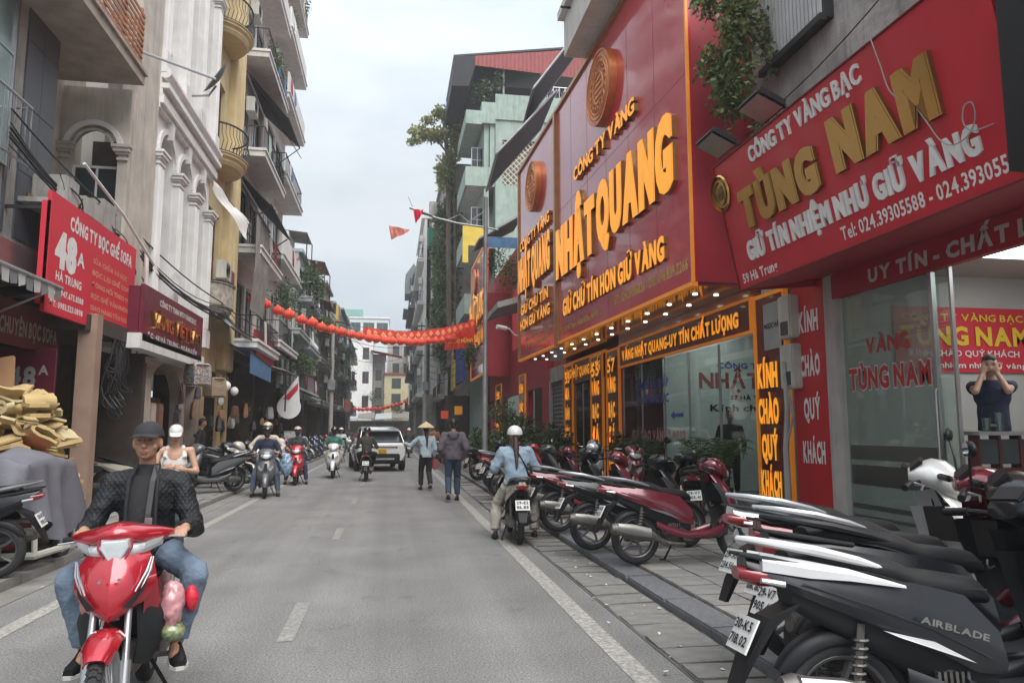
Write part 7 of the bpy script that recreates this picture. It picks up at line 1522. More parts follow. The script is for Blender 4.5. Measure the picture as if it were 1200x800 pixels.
P = stand(.16, hands=[(-.52, .35, 1.22), (.22, .1, .85)], elh=[(-.4, 0, 1.0), (.4, -.3, 1.0)]); p = person('person', 'woman in conical straw hat, pale blue shirt and black trousers reaching out', P, (c_lb, .008), (c_blk, .006, 1.1), m_black, 'cone', jacket=.008, hairlong=True); place(p, .96, 20.0, -8, 0, 1.0)
MB().box(.18, .34, .0, .14, .55, .82).build('handbag', mat('dull_red_bag', (.25, .05, .06), .6), p, bevel=.03, local=True)
P = stand(-.18, hands=[(-.22, .12, .9), (.24, .02, .88)]); p = person('person', 'man in plum grey hooded sweatshirt and dark blue jeans walking away', P, (c_purple, .010), (c_dj, .007, 1.1), m_black, 'hair', jacket=.022); b = MB(); b.cone((-.07, -.10, 1.40), (.07, -.10, 1.40), .06, .06); b.ell((0, -.115, 1.36), (.1, .05, .09)); voxel(b, 'hood', c_purple, p, .012, 3, fold=.006); place(p, 1.42, 16.9, 3, 0, 1.07)
# distant riders and walkers
for k, (x, y, hd, tp, hm_, col, lab, blab) in enumerate([(-2.4, 38, 180, c_white, m_hwhite, 'silver', 'distant rider in white facing the camera beyond the green hoodie rider', 'silver scooter under the distant rider in white'), (-1.9, 47, 178, c_red, m_hblack, 'black', 'distant rider in a dark red top left of the car', 'black scooter under the distant rider in dark red'), (-2.9, 55, 180, c_char, m_hblack, 'grey', 'small far off rider in grey on the left lane', 'grey scooter under the small far off grey rider'), (1.1, 44, 0, c_olive, m_hwhite, 'black', 'distant rider with white helmet heading away right of the car', 'black scooter heading away right of the car'), (.7, 62, 2, c_navy, m_hblack, 'black', 'tiny navy clothed rider near the far junction', 'tiny dark scooter near the far junction')]):
    rider(lab, x, y, hd, (tp, .005), (c_char, .005, 1), hm_, col, blab, vx=.03, face=0)
for k, (x, y, hd, tp, lab) in enumerate([(2.1, 36, 10, cloth('rust', (.2, .08, .04)), 'person in rust brown standing at the far right kerb'), (-3.2, 44, 170, c_char, 'far pedestrian in dark clothes on the left roadside'), (-5.2, 21.8, 80, c_blk, 'person in black among the scooters before the arched shop'), (-3.9, 52, 10, c_navy, 'far pedestrian in navy by the left kerb'), (1.6, 70, 0, c_red, 'tiny pedestrian in dark red near the market canopy')]):
    p = person('person', lab, stand(.1), (tp, .005), (c_dj, .005, 1), m_black, 'hair', vx=.03, face=0); place(p, x, y, hd, 0 if abs(x) < 3.7 and x < 2.4 else .1)
# shop people
P = stand(hands=[(-.06, .17, 1.50), (.075, .17, 1.50)], pitch=R(-8), elh=[(-.35, .45, .9), (.35, .45, .9)]); P['gd'] = [(.25, -.1, 1), (-.25, -.1, 1)]; P['gn'] = [(0, -1, 0), (0, -1, 0)]; P['curl'] = .5
p = person('person', 'young man in navy shirt resting his face in his hands behind the shop counter', P, (c_navy, .006), (c_blk, .004, 1), m_black, 'hair', skin=m_skin2, sleeve=.45, vx=.011, legs=False); place(p, 6.7, 7.38, 221, .72, 1.0)
p = person('person', 'dark haired figure in black behind the printed glass of the gold shop', stand(), (c_blk, .004), (c_blk, .004, 1), m_black, 'hair', vx=.02); place(p, 7.0, 14.6, 205, .22, 1.04)
hs = MB().ell((3.55, 12.75, 1.28), (.14, .15, .15), 18, 12).build('parked_helmet', m_hblack, None, smooth=60); tag(hs, 'glossy black helmet perched on a parked scooter before the number columns', 'helmet'); MB().ell((3.50, 12.66, 1.29), (.11, .12, .08), 14, 8).build('visor', m_lens, hs, smooth=60)

# ================================================= LANTERN STRINGS
m_lan = mat('red_lantern_silk', (.62, .05, .03), .75, var=.25, scale=14, emit=.03, ecol=(1, .05, .02)); m_lan2 = mat('lantern_rib', (.80, .30, .14), .5)
def lantern():
    t = thing('lantern', 'lantern', 'lantern'); b = MB(); n = 20; rings = []
    for k in range(9):
        a = PI*(.1+.8*k/8); rings.append([(.25*math.sin(a)*(1+.05*math.cos(10*2*PI*i/n))*math.cos(2*PI*i/n), .25*math.sin(a)*(1+.05*math.cos(10*2*PI*i/n))*math.sin(2*PI*i/n), -.19*math.cos(a)) for i in range(n)])
    b.loft(rings).build('globe', m_lan, t, smooth=25)
    b = MB()
    for i in range(10): aa = 2*PI*(i+.5)/10+.157; b.tube([(.252*math.sin(PI*(.1+.8*k/6))*math.cos(aa), .252*math.sin(PI*(.1+.8*k/6))*math.sin(aa), -.192*math.cos(PI*(.1+.8*k/6))) for k in range(7)], .006, 3, False)
    b.build('rib', m_lan2, t); MB().lathe([(.1, .17), (.11, .2), (.05, .22), (.0, .3)], n=12).lathe([(.0, -.17), (.1, -.18), (.1, -.21), (0, -.22)], n=12).build('cap', m_lan2, t)
    return t
lan = lantern(); LUSED = False
def string(A, C, sag, n, lab, glab, scale=1., t0=.0, t1=1., cablab='', jit=.03):
    A, C = Vector(A), Vector(C); f = lambda t: A.lerp(C, t)-Vector((0, 0, 4*sag*t*(1-t)))
    o = MB().tube([f(i/30) for i in range(31)], .012, 4).build('hanging_wire', m_cable); tag(o, cablab, 'wire')
    for i in range(n):
        t = t0+(t1-t0)*(i+.5)/n; c = copy_tree(lan); p = f(t); c.location = (p.x+rnd.uniform(-jit, jit), p.y, p.z-.28*scale+rnd.uniform(-jit, jit)); c.rotation_euler = (rnd.uniform(-.15, .15), rnd.uniform(-.15, .15), rnd.uniform(0, 6)); s_ = scale*rnd.uniform(.92, 1.08); c.scale = (s_,)*3; c['label'] = lab; c['group'] = glab
string((-5.2, 27.6, 6.65), (4.6, 42, 7.4), 1.05, 27, 'round red silk lantern hanging in the near string across the street', 'red lanterns of the near string', .9, cablab='wire of the near lantern string sagging across the street')
pf = thing('paper_flag', 'x', 'flag'); MB().loft([[(-.23+.46*i/6, .03*math.sin(i*1.2+j*.4), -.48*j/4) for i in range(7)] for j in range(5)], cap=False, closed=False).build('paper', m_lan, pf); MB().prism([(0, -.045, -.06), (.13, -.045, -.23), (0, -.045, -.40), (-.13, -.045, -.23)], (0, .01, 0)).build('print', m_lan2, pf)
lan_, lan = lan, pf
string((-5.2, 31.5, 7.15), (4.6, 41, 7.75), 1.05, 17, 'square red paper flag with a gold diamond pegged in the second row of the garland', 'red paper flags of the second row', 1.0, .40, 1., 'second wire close above the near lantern string')
for o in list(COL.objects):
    if o.name.startswith('paper_flag') and o is not pf: o.location.z += .28; o.rotation_euler = (0, 0, rnd.uniform(-.35, .35))
kill_later = pf; lan = lan_
string((-5.0, 84, 4.3), (1.8, 80, 4.9), .5, 15, 'small distant red lantern over the far end of the street', 'small distant red lanterns', 1.0, cablab='distant lantern wire over the far end of the street')
sb = thing('festive_banner', 'bunched red and yellow festive banner at the right end of the lanterns', 'banner', (4, 41, 6.5))
rows = [[(2.9+1.6*i/14, 40.4+.12*math.sin(i*1.7)+.05*k, 7.05+.2*i/14-k*.28+.03*math.sin(i*2.1+k)) for i in range(15)] for k in range(5)]; MB().loft(rows, cap=False, closed=False).build('cloth', m_lan, sb)
lettering('CHÚC MỪNG', (3.05, 40.15, 6.25), (1, 0, .1), (0, 0, 1), 1.35, .2, [m_yl], sb, bold=.04)

# ================================================= LAMP POST, FLAGS, POLES, CABLES
m_post = mat('galvanised_post', (.28, .29, .3), .45, .55, var=.3, streak=.35)
lp = thing('lamp_post', 'tall grey galvanised lamp post with bracketed arm at the right kerb', 'lamp post', (2.72, 21.5, .1))
MB().lathe([(.085, .1), (.085, 3.0), (.07, 3.05), (.062, 8.55), (.0, 8.6)], (2.72, 21.5, 0), 'Z', 14).build('post', m_post, lp, smooth=40); MB().box(2.55, 2.89, 21.33, 21.67, .1, .13).build('base_plate', m_post, lp)
b = MB(); b.tube([(3.1, 21.5, 7.55), (2.72, 21.5, 7.62), (1.9, 21.5, 7.7), (1.2, 21.5, 7.85), (.45, 21.5, 8.12)], [.03, .03, .03, .03, .04], 8); b.tube([(2.68, 21.5, 8.1), (2.1, 21.5, 7.68)], .02, 6); b.tube([(2.3, 21.5, 7.66), (1.95, 21.5, 7.98), (1.55, 21.5, 7.78)], .018, 6); b.build('arm', m_post, lp)
b = MB(); b.M = Matrix.Translation((.85, 21.5, 7.98)) @ Matrix.Rotation(R(16), 4, 'Y'); b.ell((0, 0, 0), (.32, .09, .05), 14, 8); b.build('lamp_head', m_post, lp, smooth=60)
MB().tube([(.55, 21.5, 8.1), (.4, 21.5, 8.45)], .008, 4).build('spike', m_iron, lp)
for k, (x, z, w__, lab) in enumerate(((.55, 7.62, .3, 'small red pennant hanging right under the lamp arm tip'), (-.15, 7.1, .62, 'faded red and yellow pennant drooping left of the lamp arm'))):
    o = thing('pennant', lab, 'flag', (x, 21.4, z)); MB().loft([[(x+w__*i/6, 21.4+.04*math.sin(i*1.8), z+.42-.1*k*i/6) for i in range(7)], [(x+.08+(w__-.14)*i/6, 21.4+.05*math.sin(i*1.8+1), z+.04*i) for i in range(7)]], cap=False, closed=False).build('cloth', m_red48 if k == 0 else mat('faded_pennant', (.6, .2, .16), .7, var=.3, scale=5), o)
cam2 = thing('street_camera', 'white security camera on a curved bracket at the corner of the second red sign', 'camera', (4.3, 25.5, 4.9)); MB().tube([(4.5, 25.2, 4.8), (4.2, 25.1, 4.85), (4.0, 25, 5.05), (3.8, 25, 5.05)], .03, 6).build('bracket', m_white, cam2); MB().tube([(3.9, 25, 5.05), (3.55, 24.9, 5.1)], .08, 10).build('housing', m_white, cam2)
for k, (x, y, h_, lab) in enumerate([(2.75, 60, 10.5, 'slim grey utility pole past the ochre sign'), (2.6, 76, 11, 'slim utility pole by the dark stepped building'), (-4.0, 52, 9.5, 'dark utility pole loaded with cables on the far left pavement'), (-4.0, 74, 10, 'far left utility pole before the slate wall')]):
    o = thing('utility_pole', lab, 'utility pole', (x, y, .1)); MB().tube([(x, y, .1), (x, y, h_)], [.16, .11], 10).build('pole', m_concrete, o)
    for z in (h_-.6, h_-1.6, h_-3): MB().box(x-.7, x+.7, y-.05, y+.05, z, z+.1).build('cross_arm', m_iron, o)
    MB().box(x-.25, x+.25, y-.3, y-.12, h_*.45, h_*.45+.7).build('junction_box', m_grey, o)
def cable(pts, r_, lab, sag=.3):
    P_ = [Vector(p) for p in pts]; out = []
    for a, c in zip(P_, P_[1:]):
        for i in range(8): t = i/8; out.append(a.lerp(c, t)-Vector((0, 0, 4*sag*t*(1-t))))
    out.append(P_[-1]); o = MB().tube(out, r_, 5).build('overhead_cable', m_cable); tag(o, lab, 'cable', 'overhead cables strung along the street'); return o
CL = 'thin black overhead cable running along the left house fronts'; CR = 'black overhead cable sagging along the right shopfronts'
for k in range(8):
    z = 4.9+.1*(k % 5)+rnd.uniform(-.1, .1); x = -5.0+.05*(k % 4)
    cable([(-5.6, 11.5, z+.9), (-5.35, 16.0, z+.35), (x+.05, 22.3, z-.1*(k % 3)), (x+.1, 30, z+.1), (x+.2, 40, z+.2), (-4.0, 52, z+.5+.3*(k % 4))], .012+.006*(k % 3), CL, .12+.08*(k % 4))
for k in range(7): cable([(-4.0, 52, 5.5+.4*k), (-4.0, 74, 5.8+.45*k), (-4.5, 100, 7+.4*k)], .025, CL, .5)
for k in range(7): cable([(4.2, 46, 5.2+.4*k), (2.75, 60, 6+.5*k), (2.6, 76, 6+.5*k), (2.4, 100, 7+.5*k)], .025, CR, .5)
for k, (a, c) in enumerate([((-4.0, 52, 8.2), (2.75, 60, 8.6)), ((-4.0, 74, 8.5), (2.6, 76, 9.5)), ((-4.3, 40, 9.0), (-1, 95, 10.5))]): o = cable([a, c], .02, ['cable crossing the street between the dark left pole and right pole', 'farther cable crossing above the distant lanterns', 'long slack cable slanting towards the far junction'][k], .7); del o['group']
# tangled wires in front of the beige house and at the sign
tg = MB(); rr = random.Random(5)
for k in range(22):
    y0 = rr.uniform(12.6, 16.0); x0 = -5.45+rr.uniform(-.15, .1); z0 = rr.uniform(4.9, 5.8); y1 = y0+rr.uniform(.5, 2.2); dz = rr.uniform(.05, .5); pts = [(x0+.1*math.sin(q*.5+k), y0+(y1-y0)*q/14, z0-dz*math.sin(PI*q/14)-.02*q) for q in range(15)]
    tg.tube(pts, rr.uniform(.006, .014), 4)
for k in range(14):
    y0 = rr.uniform(15.0, 15.7); y1 = y0+rr.uniform(-.5, .6); dz = rr.uniform(.3, 1.6); pts = [(-5.25+.1*math.sin(q), y0+(y1-y0)*q/14, 3.3-dz*math.sin(PI*q/14)**.8) for q in range(15)]
    tg.tube(pts, rr.uniform(.008, .018), 4)
o = tg.build('tangled_wires', m_cable); tag(o, 'tangle of loose black wires between the red sofa sign and the white building', 'wires'); kind(o, 'stuff')
o = MB().tube([(-5.02, 15.95, 5.2), (-5.0, 16.0, 4.4), (-5.03, 15.97, 3.3)], .045, 8).build('drain_pipe', m_pale); tag(o, 'pale vertical drain pipe between the red sofa sign and the maroon sign', 'pipe')
o = MB().tube([(-5.0, 12.6, 5.9), (-4.9, 14.2, 5.5), (-4.85, 15.9, 4.95)], .025, 6).build('conduit', m_white); tag(o, 'white conduit slanting above the red sofa sign', 'conduit')
jb = MB(); rr = random.Random(9)
for (y, z, a, h_) in ((12.9, 5.3, .5, .5), (13.7, 5.35, .8, .35), (14.5, 5.3, .6, .6), (15.2, 5.4, .45, .5)):
    o = MB().box(-5.9, -5.35, y, y+a, z, z+h_).build('stored_box', rr.choice([m_acwhite, m_concrete, m_oldgrey]), None, bevel=.03); tag(o, {12.9: 'grimy box stored on the ledge at the left end above the red sofa sign', 13.7: 'flat pale box stored second from left above the red sofa sign', 14.5: 'tall stained box stored above the middle of the red sofa sign', 15.2: 'box stored at the right end above the red sofa sign'}[y], 'box')
MB().box(-6.6, -5.3, 12.5, 15.4, 5.2, 5.28).build('ledge', m_concrete, bpy.data.objects['beige_balcony_house'])
# loose string on the tilted sign
wp = [TP(3.55, 1.8, .03), TP(3.60, 1.5, .04), TP(3.66, 1.2, .05), TP(3.85, 1.0, .03), TP(3.98, .8, .06), TP(4.08, .58, .06), TP(4.22, .48, .08), TP(4.36, .5, .05), TP(4.47, .6, .05), TP(4.48, .73, .05), TP(4.40, .74, .05), TP(4.36, .62, .06), TP(4.42, .52, .05), TP(4.6, .5, .02)]
def smooth_pts(P_, n=6):
    out = []
    for i in range(len(P_)-1):
        p0_, p1_, p2_, p3_ = P_[max(i-1, 0)], P_[i], P_[i+1], P_[min(i+2, len(P_)-1)]
        for k in range(n): t = k/n; out.append(.5*((2*p1_)+(p2_-p0_)*t+(2*p0_-5*p1_+4*p2_-p3_)*t*t+(3*p1_-p0_-3*p2_+p3_)*t**3))
    return out+[P_[-1]]
o = MB().tube(smooth_pts(wp), .006, 5).build('loose_wire', m_concrete); tag(o, 'loose pale wire dangling over the right part of the tilted sign', 'wire')
for k, (y0, y1, z0, z1) in enumerate([(10.4, 4.5, 5.6, 6.9), (10.4, 5.2, 5.5, 6.2), (10.3, 4.8, 6.3, 7.6)]): o = cable([(5.5, y0, z0), (5.9, (y0+y1)/2, (z0+z1)/2), (5.6, y1, z1)], .009, 'thin cable slung across the grey plaster wall above the tilted sign', .1)

# ================================================= PLANTS
def plant(name, lab, cat, blobs, n, size, m, seed=0, stems=None, potp=None, asp=.5, group=None, shell=.4, droop=.3):
    c = blobs[0][0]; t = thing(name, lab, cat, c, group=group); foliage('leaves', blobs, n, size, m, t, seed, aspect=asp, shell=shell, droop=droop)
    if stems:
        b = MB()
        for s_ in stems: b.tube(s_[0], s_[1], 7)
        b.build('trunk', mat('bark', (.13, .1, .075), .9, var=.3, bump=.6), t)
    if potp:
        for p in potp: MB().lathe([(.0, 0), (p[3]*.7, 0), (p[3], p[3]*1.3), (p[3]*1.08, p[3]*1.35), (p[3]*.9, p[3]*1.3), (0, p[3]*1.2)], p[:3], 'Z', 14).build('pot', mat('dark_glazed_pot', (.08, .06, .05), .4), t)
    return t
plant('climbing_plant', 'leafy green creeper spilling down the corner between the two big red signs', 'plant', [((5.3, 10.3, 8.0), (.45, .3, 1.2)), ((5.2, 10.4, 6.9), (.45, .3, .8)), ((5.0, 10.7, 8.6), (.4, .25, .5)), ((5.1, 10.6, 7.4), (.5, .3, .5)), ((5.6, 10.2, 6.2), (.25, .2, .6))], 3600, .10, leafB, 3, [([(5.7, 10.2, 5.9), (5.5, 10.3, 7), (5.3, 10.4, 8.4), (5.2, 10.5, 9)], [.05, .04, .03, .02])], shell=.15)
plant('wall_plant', 'small leafy plant sprouting from the grey plaster wall beside the window', 'plant', [((5.8, 10.35, 7.9), (.15, .3, .5)), ((5.8, 10.2, 7.4), (.12, .2, .4))], 320, .1, leafB, 5, shell=.1)
plant('leafy_hedge', 'dark broad leaved hedge of potted shrubs behind the lamp post', 'hedge', [((4.2, 25.0, .95), (1.1, 1.2, .95)), ((3.4, 27.5, .9), (.8, 1.4, .85)), ((5.0, 23.8, .9), (.9, .8, .8)), ((3.6, 30, .8), (.8, 1.4, .8)), ((4.6, 26.5, 1.5), (.8, 1.2, .7))], 5200, .16, leafA, 8, shell=.5, asp=.6, potp=[(4.2, 24.4, .1, .3), (3.4, 26.4, .1, .3)])
plant('shrub', 'dark shrub at the foot of the red wall by the 53 column', 'shrub', [((5.0, 22.3, 1.1), (.6, .9, .8)), ((5.2, 23.3, .7), (.5, .7, .6))], 900, .15, leafA, 12, potp=[(5.0, 22.3, .1, .28)], asp=.6)
plant('shrub', 'feathery shrub spilling over the hedge beside the third red sign', 'shrub', [((4.6, 31, 2.2), (.9, 1.2, .6)), ((5.0, 33.5, 2.5), (.8, 1, .7))], 900, .12, leafA, 14, stems=[([(4.8, 32, .1), (4.8, 32, 2.2)], [.05, .03])])
def palm(lab, x, y, seed, h_=1.9, n=16):
    t = thing('potted_palm', lab, 'palm', (x, y, .2)); rr = random.Random(seed); V = MB()
    for k in range(n):
        a = 2*PI*k/n+rr.uniform(-.2, .2); L_ = h_*rr.uniform(.6, 1.0); out = rr.uniform(.35, .8); pts = []
        for i in range(9): q = i/8; pts.append(Vector((x+math.cos(a)*out*q**1.3*.9, y+math.sin(a)*out*q**1.3*.9, .5+L_*(q-.45*q*q*q))))
        V.tube(pts, [.009*(1-.8*i/8) for i in range(9)], 3, False)
        for i in range(2, 9):
            tg_ = (pts[i]-pts[i-1]).normalized(); sd = tg_.cross(Vector((0, 0, 1))).normalized()
            for s_ in (-1, 1):
                for jj in (0, .5):
                    p = pts[i-1].lerp(pts[i], jj); tip = p+(sd*s_*.8+tg_*.7-Vector((0, 0, .35))).normalized()*.26*(1.15-i/9*.6); w_ = tg_*.014; m_ = p.lerp(tip, .5)
                    V.add([p, m_+w_, tip, m_-w_], [(0, 1, 2, 3)])
    V.build('fronds', leafA, t); MB().lathe([(0, .2), (.17, .2), (.22, .6), (.24, .62), (.2, .6), (0, .56)], (x, y, 0), 'Z', 16).build('pot', mat('dark_glazed_pot', (.08, .06, .05), .4), t)
palm('arching potted palm at the right side of the wide glass shopfront', 5.55, 12.1, 1, 1.75, 22); palm('second potted palm beside the right one, nearer the glass', 5.65, 13.0, 5, 1.7, 20); palm('potted palm at the left side of the wide glass shopfront', 5.6, 17.3, 2, 1.9, 22); palm('smaller potted palm left of the centre of the glass', 5.6, 15.9, 3, 1.6, 18)
# ivy and roof tree
ivb = [((3.5, 54+2*(k % 3), 8+1.5*k), (.5+.15*(k % 2), 2.2, 1.4)) for k in range(7)]+[((4.2, 53, 7+2.2*k), (.8, .5, 1.6)) for k in range(6)]+[((3.4, 53.2, 13), (.45, .6, 4)), ((3.7, 53, 8), (.4, .5, 3))]
plant('hanging_ivy', 'thick dark ivy curtain hanging down the tall narrow building', 'ivy', ivb, 15000, .30, leaf_mat('ivy_leaf', (.035, .07, .02), (.12, .18, .06)), 21, [([(4.1, 52.7, 6), (4.0, 52.6, 12), (3.9, 52.5, 18), (3.7, 52.4, 22.5)], [.22, .22, .2, .15]), ([(4.5, 52.7, 8), (4.4, 52.6, 16), (4.2, 52.5, 22)], [.14, .12, .1])], shell=.3)
plant('roof_tree', 'airy yellow green tree leaning out from the roof of the ivy building', 'tree', [((4.6, 52.4, 22.6), (.9, 1, 1.4)), ((4.2, 52, 24.0), (1.2, 1.0, .9)), ((3.0, 52, 22.9), (1.3, .9, .5)), ((2.0, 51.8, 22.7), (.8, .6, .4)), ((1.3, 51.8, 22.2), (.6, .5, .25)), ((2.3, 52, 24.0), (.6, .5, .35)), ((3.9, 52.2, 21), (.6, .6, 1.2)), ((3.4, 52, 20), (.6, .6, 1.5)), ((1.7, 52, 23.1), (.9, .6, .5)), ((3.2, 52, 24.6), (.9, .6, .6))], 8000, .27, leafC, 31, [([(3.8, 52.4, 20), (3.6, 52.3, 22.5), (4.2, 52.2, 24)], [.12, .09, .04]), ([(3.7, 52.4, 21.8), (2.8, 52, 22.7), (1.5, 51.8, 22.6)], [.08, .05, .02])], shell=.1)
for k, (c, r_, n, m_, lab) in enumerate([
  ((-4.7, 28.6, 15.9), (.5, 1.3, .5), 700, leafB, 'bright balcony plants on the upper balcony of the pale building'),
  ((-4.7, 30.5, 12.0), (.35, .8, .4), 250, leafA, 'balcony plants behind the railing below the black canopy'),
  ((-4.6, 33.5, 7.2), (.8, 1.8, 1.0), 1300, leafA, 'dark foliage spilling below the flower balcony on the left'),
  ((-4.7, 36.0, 9.7), (.25, .8, .25), 200, leaf_mat('pink_petals', (.4, .03, .1), (.6, .1, .2)), 'pink bougainvillea on the balcony of the grey stepped building'),
  ((-4.5, 39.5, 4.9), (.9, 2.2, .9), 1700, leafA, 'dense tree like greenery over the long awning on the left'),
  ((-4.6, 44.0, 9.9), (.9, 2.4, 1.4), 1500, leafA, 'shaggy greenery climbing below the roof terrace'),
  ((-4.2, 49, 8.3), (.7, 2.0, .6), 700, leafB, 'pale green plants on the balcony under the red tin roofs'),
  ((-4.8, 33.8, 20.5), (.5, 1.0, .4), 300, leafB, 'tufts of plants on the topmost left balcony'),
  ((-4.7, 36.5, 23.0), (.5, 1.4, .6), 400, leafA, 'plants against the sky on the highest left balcony'),
  ((5.6, 45.5, 23.3), (.9, .5, 1.0), 500, leafA, 'dark bushy roof plants beside the rooftop shelter'),
  ((6.6, 45.6, 24.2), (.4, .3, 1.0), 250, leafA, 'tall spiky roof plant at the corner of the mint green parapet'),
  ((5.0, 31.5, 8.3), (.8, 1.3, 1.0), 900, leafA, 'dark leaves behind the lamp post above the red wall'),
  ((4.9, 34.5, 9.6), (.8, 1.2, .8), 600, leafA, 'dark leaves under the green awning behind the lamp post'),
  ((2.9, 66, 12), (.4, 1.5, 2.0), 400, leafA, 'thin creeper on the tall white walled building'),
  ((4.2, 40, 5.6), (.5, 1.5, .8), 400, leafA, 'trailing leaves beneath the third red sign'),
  ((-2.0, 106.0, 6.2), (2.0, 1.0, 1.2), 500, leafA, 'far greenery between the white and yellow end buildings'),
  ((1.2, 105.3, 4.2), (1.6, .8, .7), 350, leafA, 'far greenery at the foot of the yellow end building'),
  ((-4.6, 34.0, 1.0), (.4, .4, .7), 260, leafB, 'spiky potted plant beside the advertising stand'),
  ((-6.2, 90, 6), (1.0, 3, 2.0), 400, leafA, 'far left greenery before the cross street')]):
    plant('balcony_plant' if k < 14 else 'leafy_plant', lab, 'plant', [(c, r_), ((c[0], c[1]-r_[1]*.5, c[2]+r_[2]*.4), tuple(q*.55 for q in r_))], n, .1 if c[1] < 40 else .2, m_, 50+k, shell=.2)
st = thing('advertising_stand', 'grey upright advertising stand on the left pavement', 'sign', (-4.1, 32.6, .1)); MB().box(-4.4, -3.75, 32.6, 32.66, .25, 1.5).build('panel', mat('grey_print', (.4, .42, .42), .6, var=.5, scale=9), st); MB().tube([(-4.42, 32.63, .1), (-4.42, 32.63, 1.53), (-3.73, 32.63, 1.53), (-3.73, 32.63, .1)], .02, 6).build('frame', m_steel, st)

# ================================================= FOAM HEAP AND CART
m_foam = mat('yellow_foam', (.46, .33, .15), .9, var=.15, bump=.4, bscale=60); m_foam2 = mat('pale_foam', (.55, .45, .26), .9, var=.15, bump=.4, bscale=60); m_card = mat('cardboard', (.36, .2, .1), .85, var=.12)
rr = random.Random(11); FM_ = []
for k in range(6):
    b = MB(); hw = .14+.05*(k % 3); t_ = .028+.012*(k % 3); path = []
    if k < 3: path = [(-.28+.56*i/8, .03*math.sin(i*.8+k)) for i in range(9)]
    else:
        g_ = .035+.02*(k-3); path = [(-.25+.25*i/4, -g_+.012*math.sin(i)) for i in range(5)]+[(.05+g_*math.sin(PI*i/6)*1.1, -g_*math.cos(PI*i/6)) for i in range(1, 6)]+[(.0-.24*i/4, g_+.02*math.sin(i*1.3)) for i in range(5)]
    rings = []
    for i, (x_, z_) in enumerate(path):
        x2, z2 = path[min(i+1, len(path)-1)]; x0_, z0_ = path[max(i-1, 0)]; dx_, dz_ = x2-x0_, z2-z0_; L0 = math.hypot(dx_, dz_) or 1; nx0, nz0 = -dz_/L0*t_/2, dx_/L0*t_/2
        rings.append([(x_+nx0, -hw, z_+nz0), (x_+nx0, hw, z_+nz0), (x_-nx0, hw, z_-nz0), (x_-nx0, -hw, z_-nz0)])
    b.loft(rings); me = b.mesh('foam_sheet', smooth=50); me.materials.append((m_foam, m_foam2, m_foam)[k % 3]); FM_.append(me)
for k in range(190):
    z = .62+1.45*(k/190)**.9; wd = 1.0-.45*(z-.5)/1.7; x = -5.05+rr.uniform(-.85, .8)*wd; y = 10.75+rr.uniform(-.8, .8)*wd
    o = bpy.data.objects.new('foam_offcut', FM_[rr.randrange(6)]); COL.objects.link(o); o.location = (x, y, z); o.rotation_euler = (rr.gauss(0, .25), rr.gauss(0, .28), rr.uniform(0, 6.28)); q = rr.uniform(.5, 1.1); o.scale = (q, q*rr.uniform(.6, 1.1), rr.uniform(.6, 1.25))
    tag(o, 'folded or flat pale yellow foam offcut in the heap at the sofa shop', 'foam', 'pale yellow foam offcuts heaped at the sofa shop')
o = MB().box(-6.1, -4.4, 10.0, 11.6, .1, .6).build('pile_table', m_wood); tag(o, 'low dark bench carrying the heap of foam', 'bench')
for k, (x, y, z, a, b_, c, ry, lab) in enumerate([(-5.75, 10.7, 2.25, .3, .03, .42, .35, 'big brown cardboard sheet leaning at the top left of the foam heap'), (-5.35, 11.2, 2.3, .2, .03, .3, -.2, 'smaller brown cardboard sheet on top of the foam heap'), (-6.0, 10.4, 2.0, .12, .03, .3, .2, 'narrow cardboard strip at the left edge of the foam heap')]):
    b = MB(); b.M = Matrix.Translation((x, y, z)) @ Matrix.Rotation(ry, 4, 'Y') @ Matrix.Rotation(R(-20), 4, 'X'); b.box(-a, a, -b_, b_, -c, c); o = b.build('cardboard_sheet', m_card); tag(o, lab, 'cardboard')
def roll(lab, a, c, r_, m, seed=0):
    t = thing('rolled_mat', lab, 'roll', a); a, c = Vector(a), Vector(c); d = (c-a).normalized(); u_ = d.orthogonal().normalized(); v_ = d.cross(u_); pts = []
    for i in range(60): q = i/59; an = q*6*PI; r1 = r_*(.35+.65*q); pts.append((u_*math.cos(an)+v_*math.sin(an))*r1)
    MB().loft([[a+p for p in pts], [c+p for p in pts]], cap=False, closed=False).build('sheet', m, t)
    b = MB()
    for k in range(9): q = a.lerp(c, (k+.5)/9); b.tube([q+(u_*math.cos(2*PI*i/14)+v_*math.sin(2*PI*i/14))*r_*1.01 for i in range(15)], .007, 4, False)
    b.build('binding', m_wood, t)
roll('open ended pale mesh mat roll lying on the foam heap', (-5.5, 10.6, 2.05), (-4.85, 10.2, 2.0), .16, mat('straw_mesh', (.45, .36, .2), .8, var=.4, scale=30)); roll('dark brown wicker mat roll at the left of the foam heap', (-5.75, 10.0, 1.72), (-5.0, 9.8, 1.62), .17, mat('dark_wicker', (.07, .05, .04), .8, var=.5, scale=30))
cr_ = thing('red_crate', 'bright red plastic crate wedged under the foam heap', 'crate', (-4.9, 10.2, 1.1)); 
b = MB(); b.box(-5.2, -4.35, 10.0, 10.4, 1.0, 1.28).build('body', m_red48, cr_); b = MB(); b.box(-5.22, -4.33, 9.98, 10.42, 1.26, 1.32).build('rim', m_red48, cr_)
o = MB().box(-5.6, -5.25, 9.7, 10.1, .6, 1.0).build('white_box', m_acwhite, None, bevel=.02); tag(o, 'small off white box under the dark mat roll', 'box')
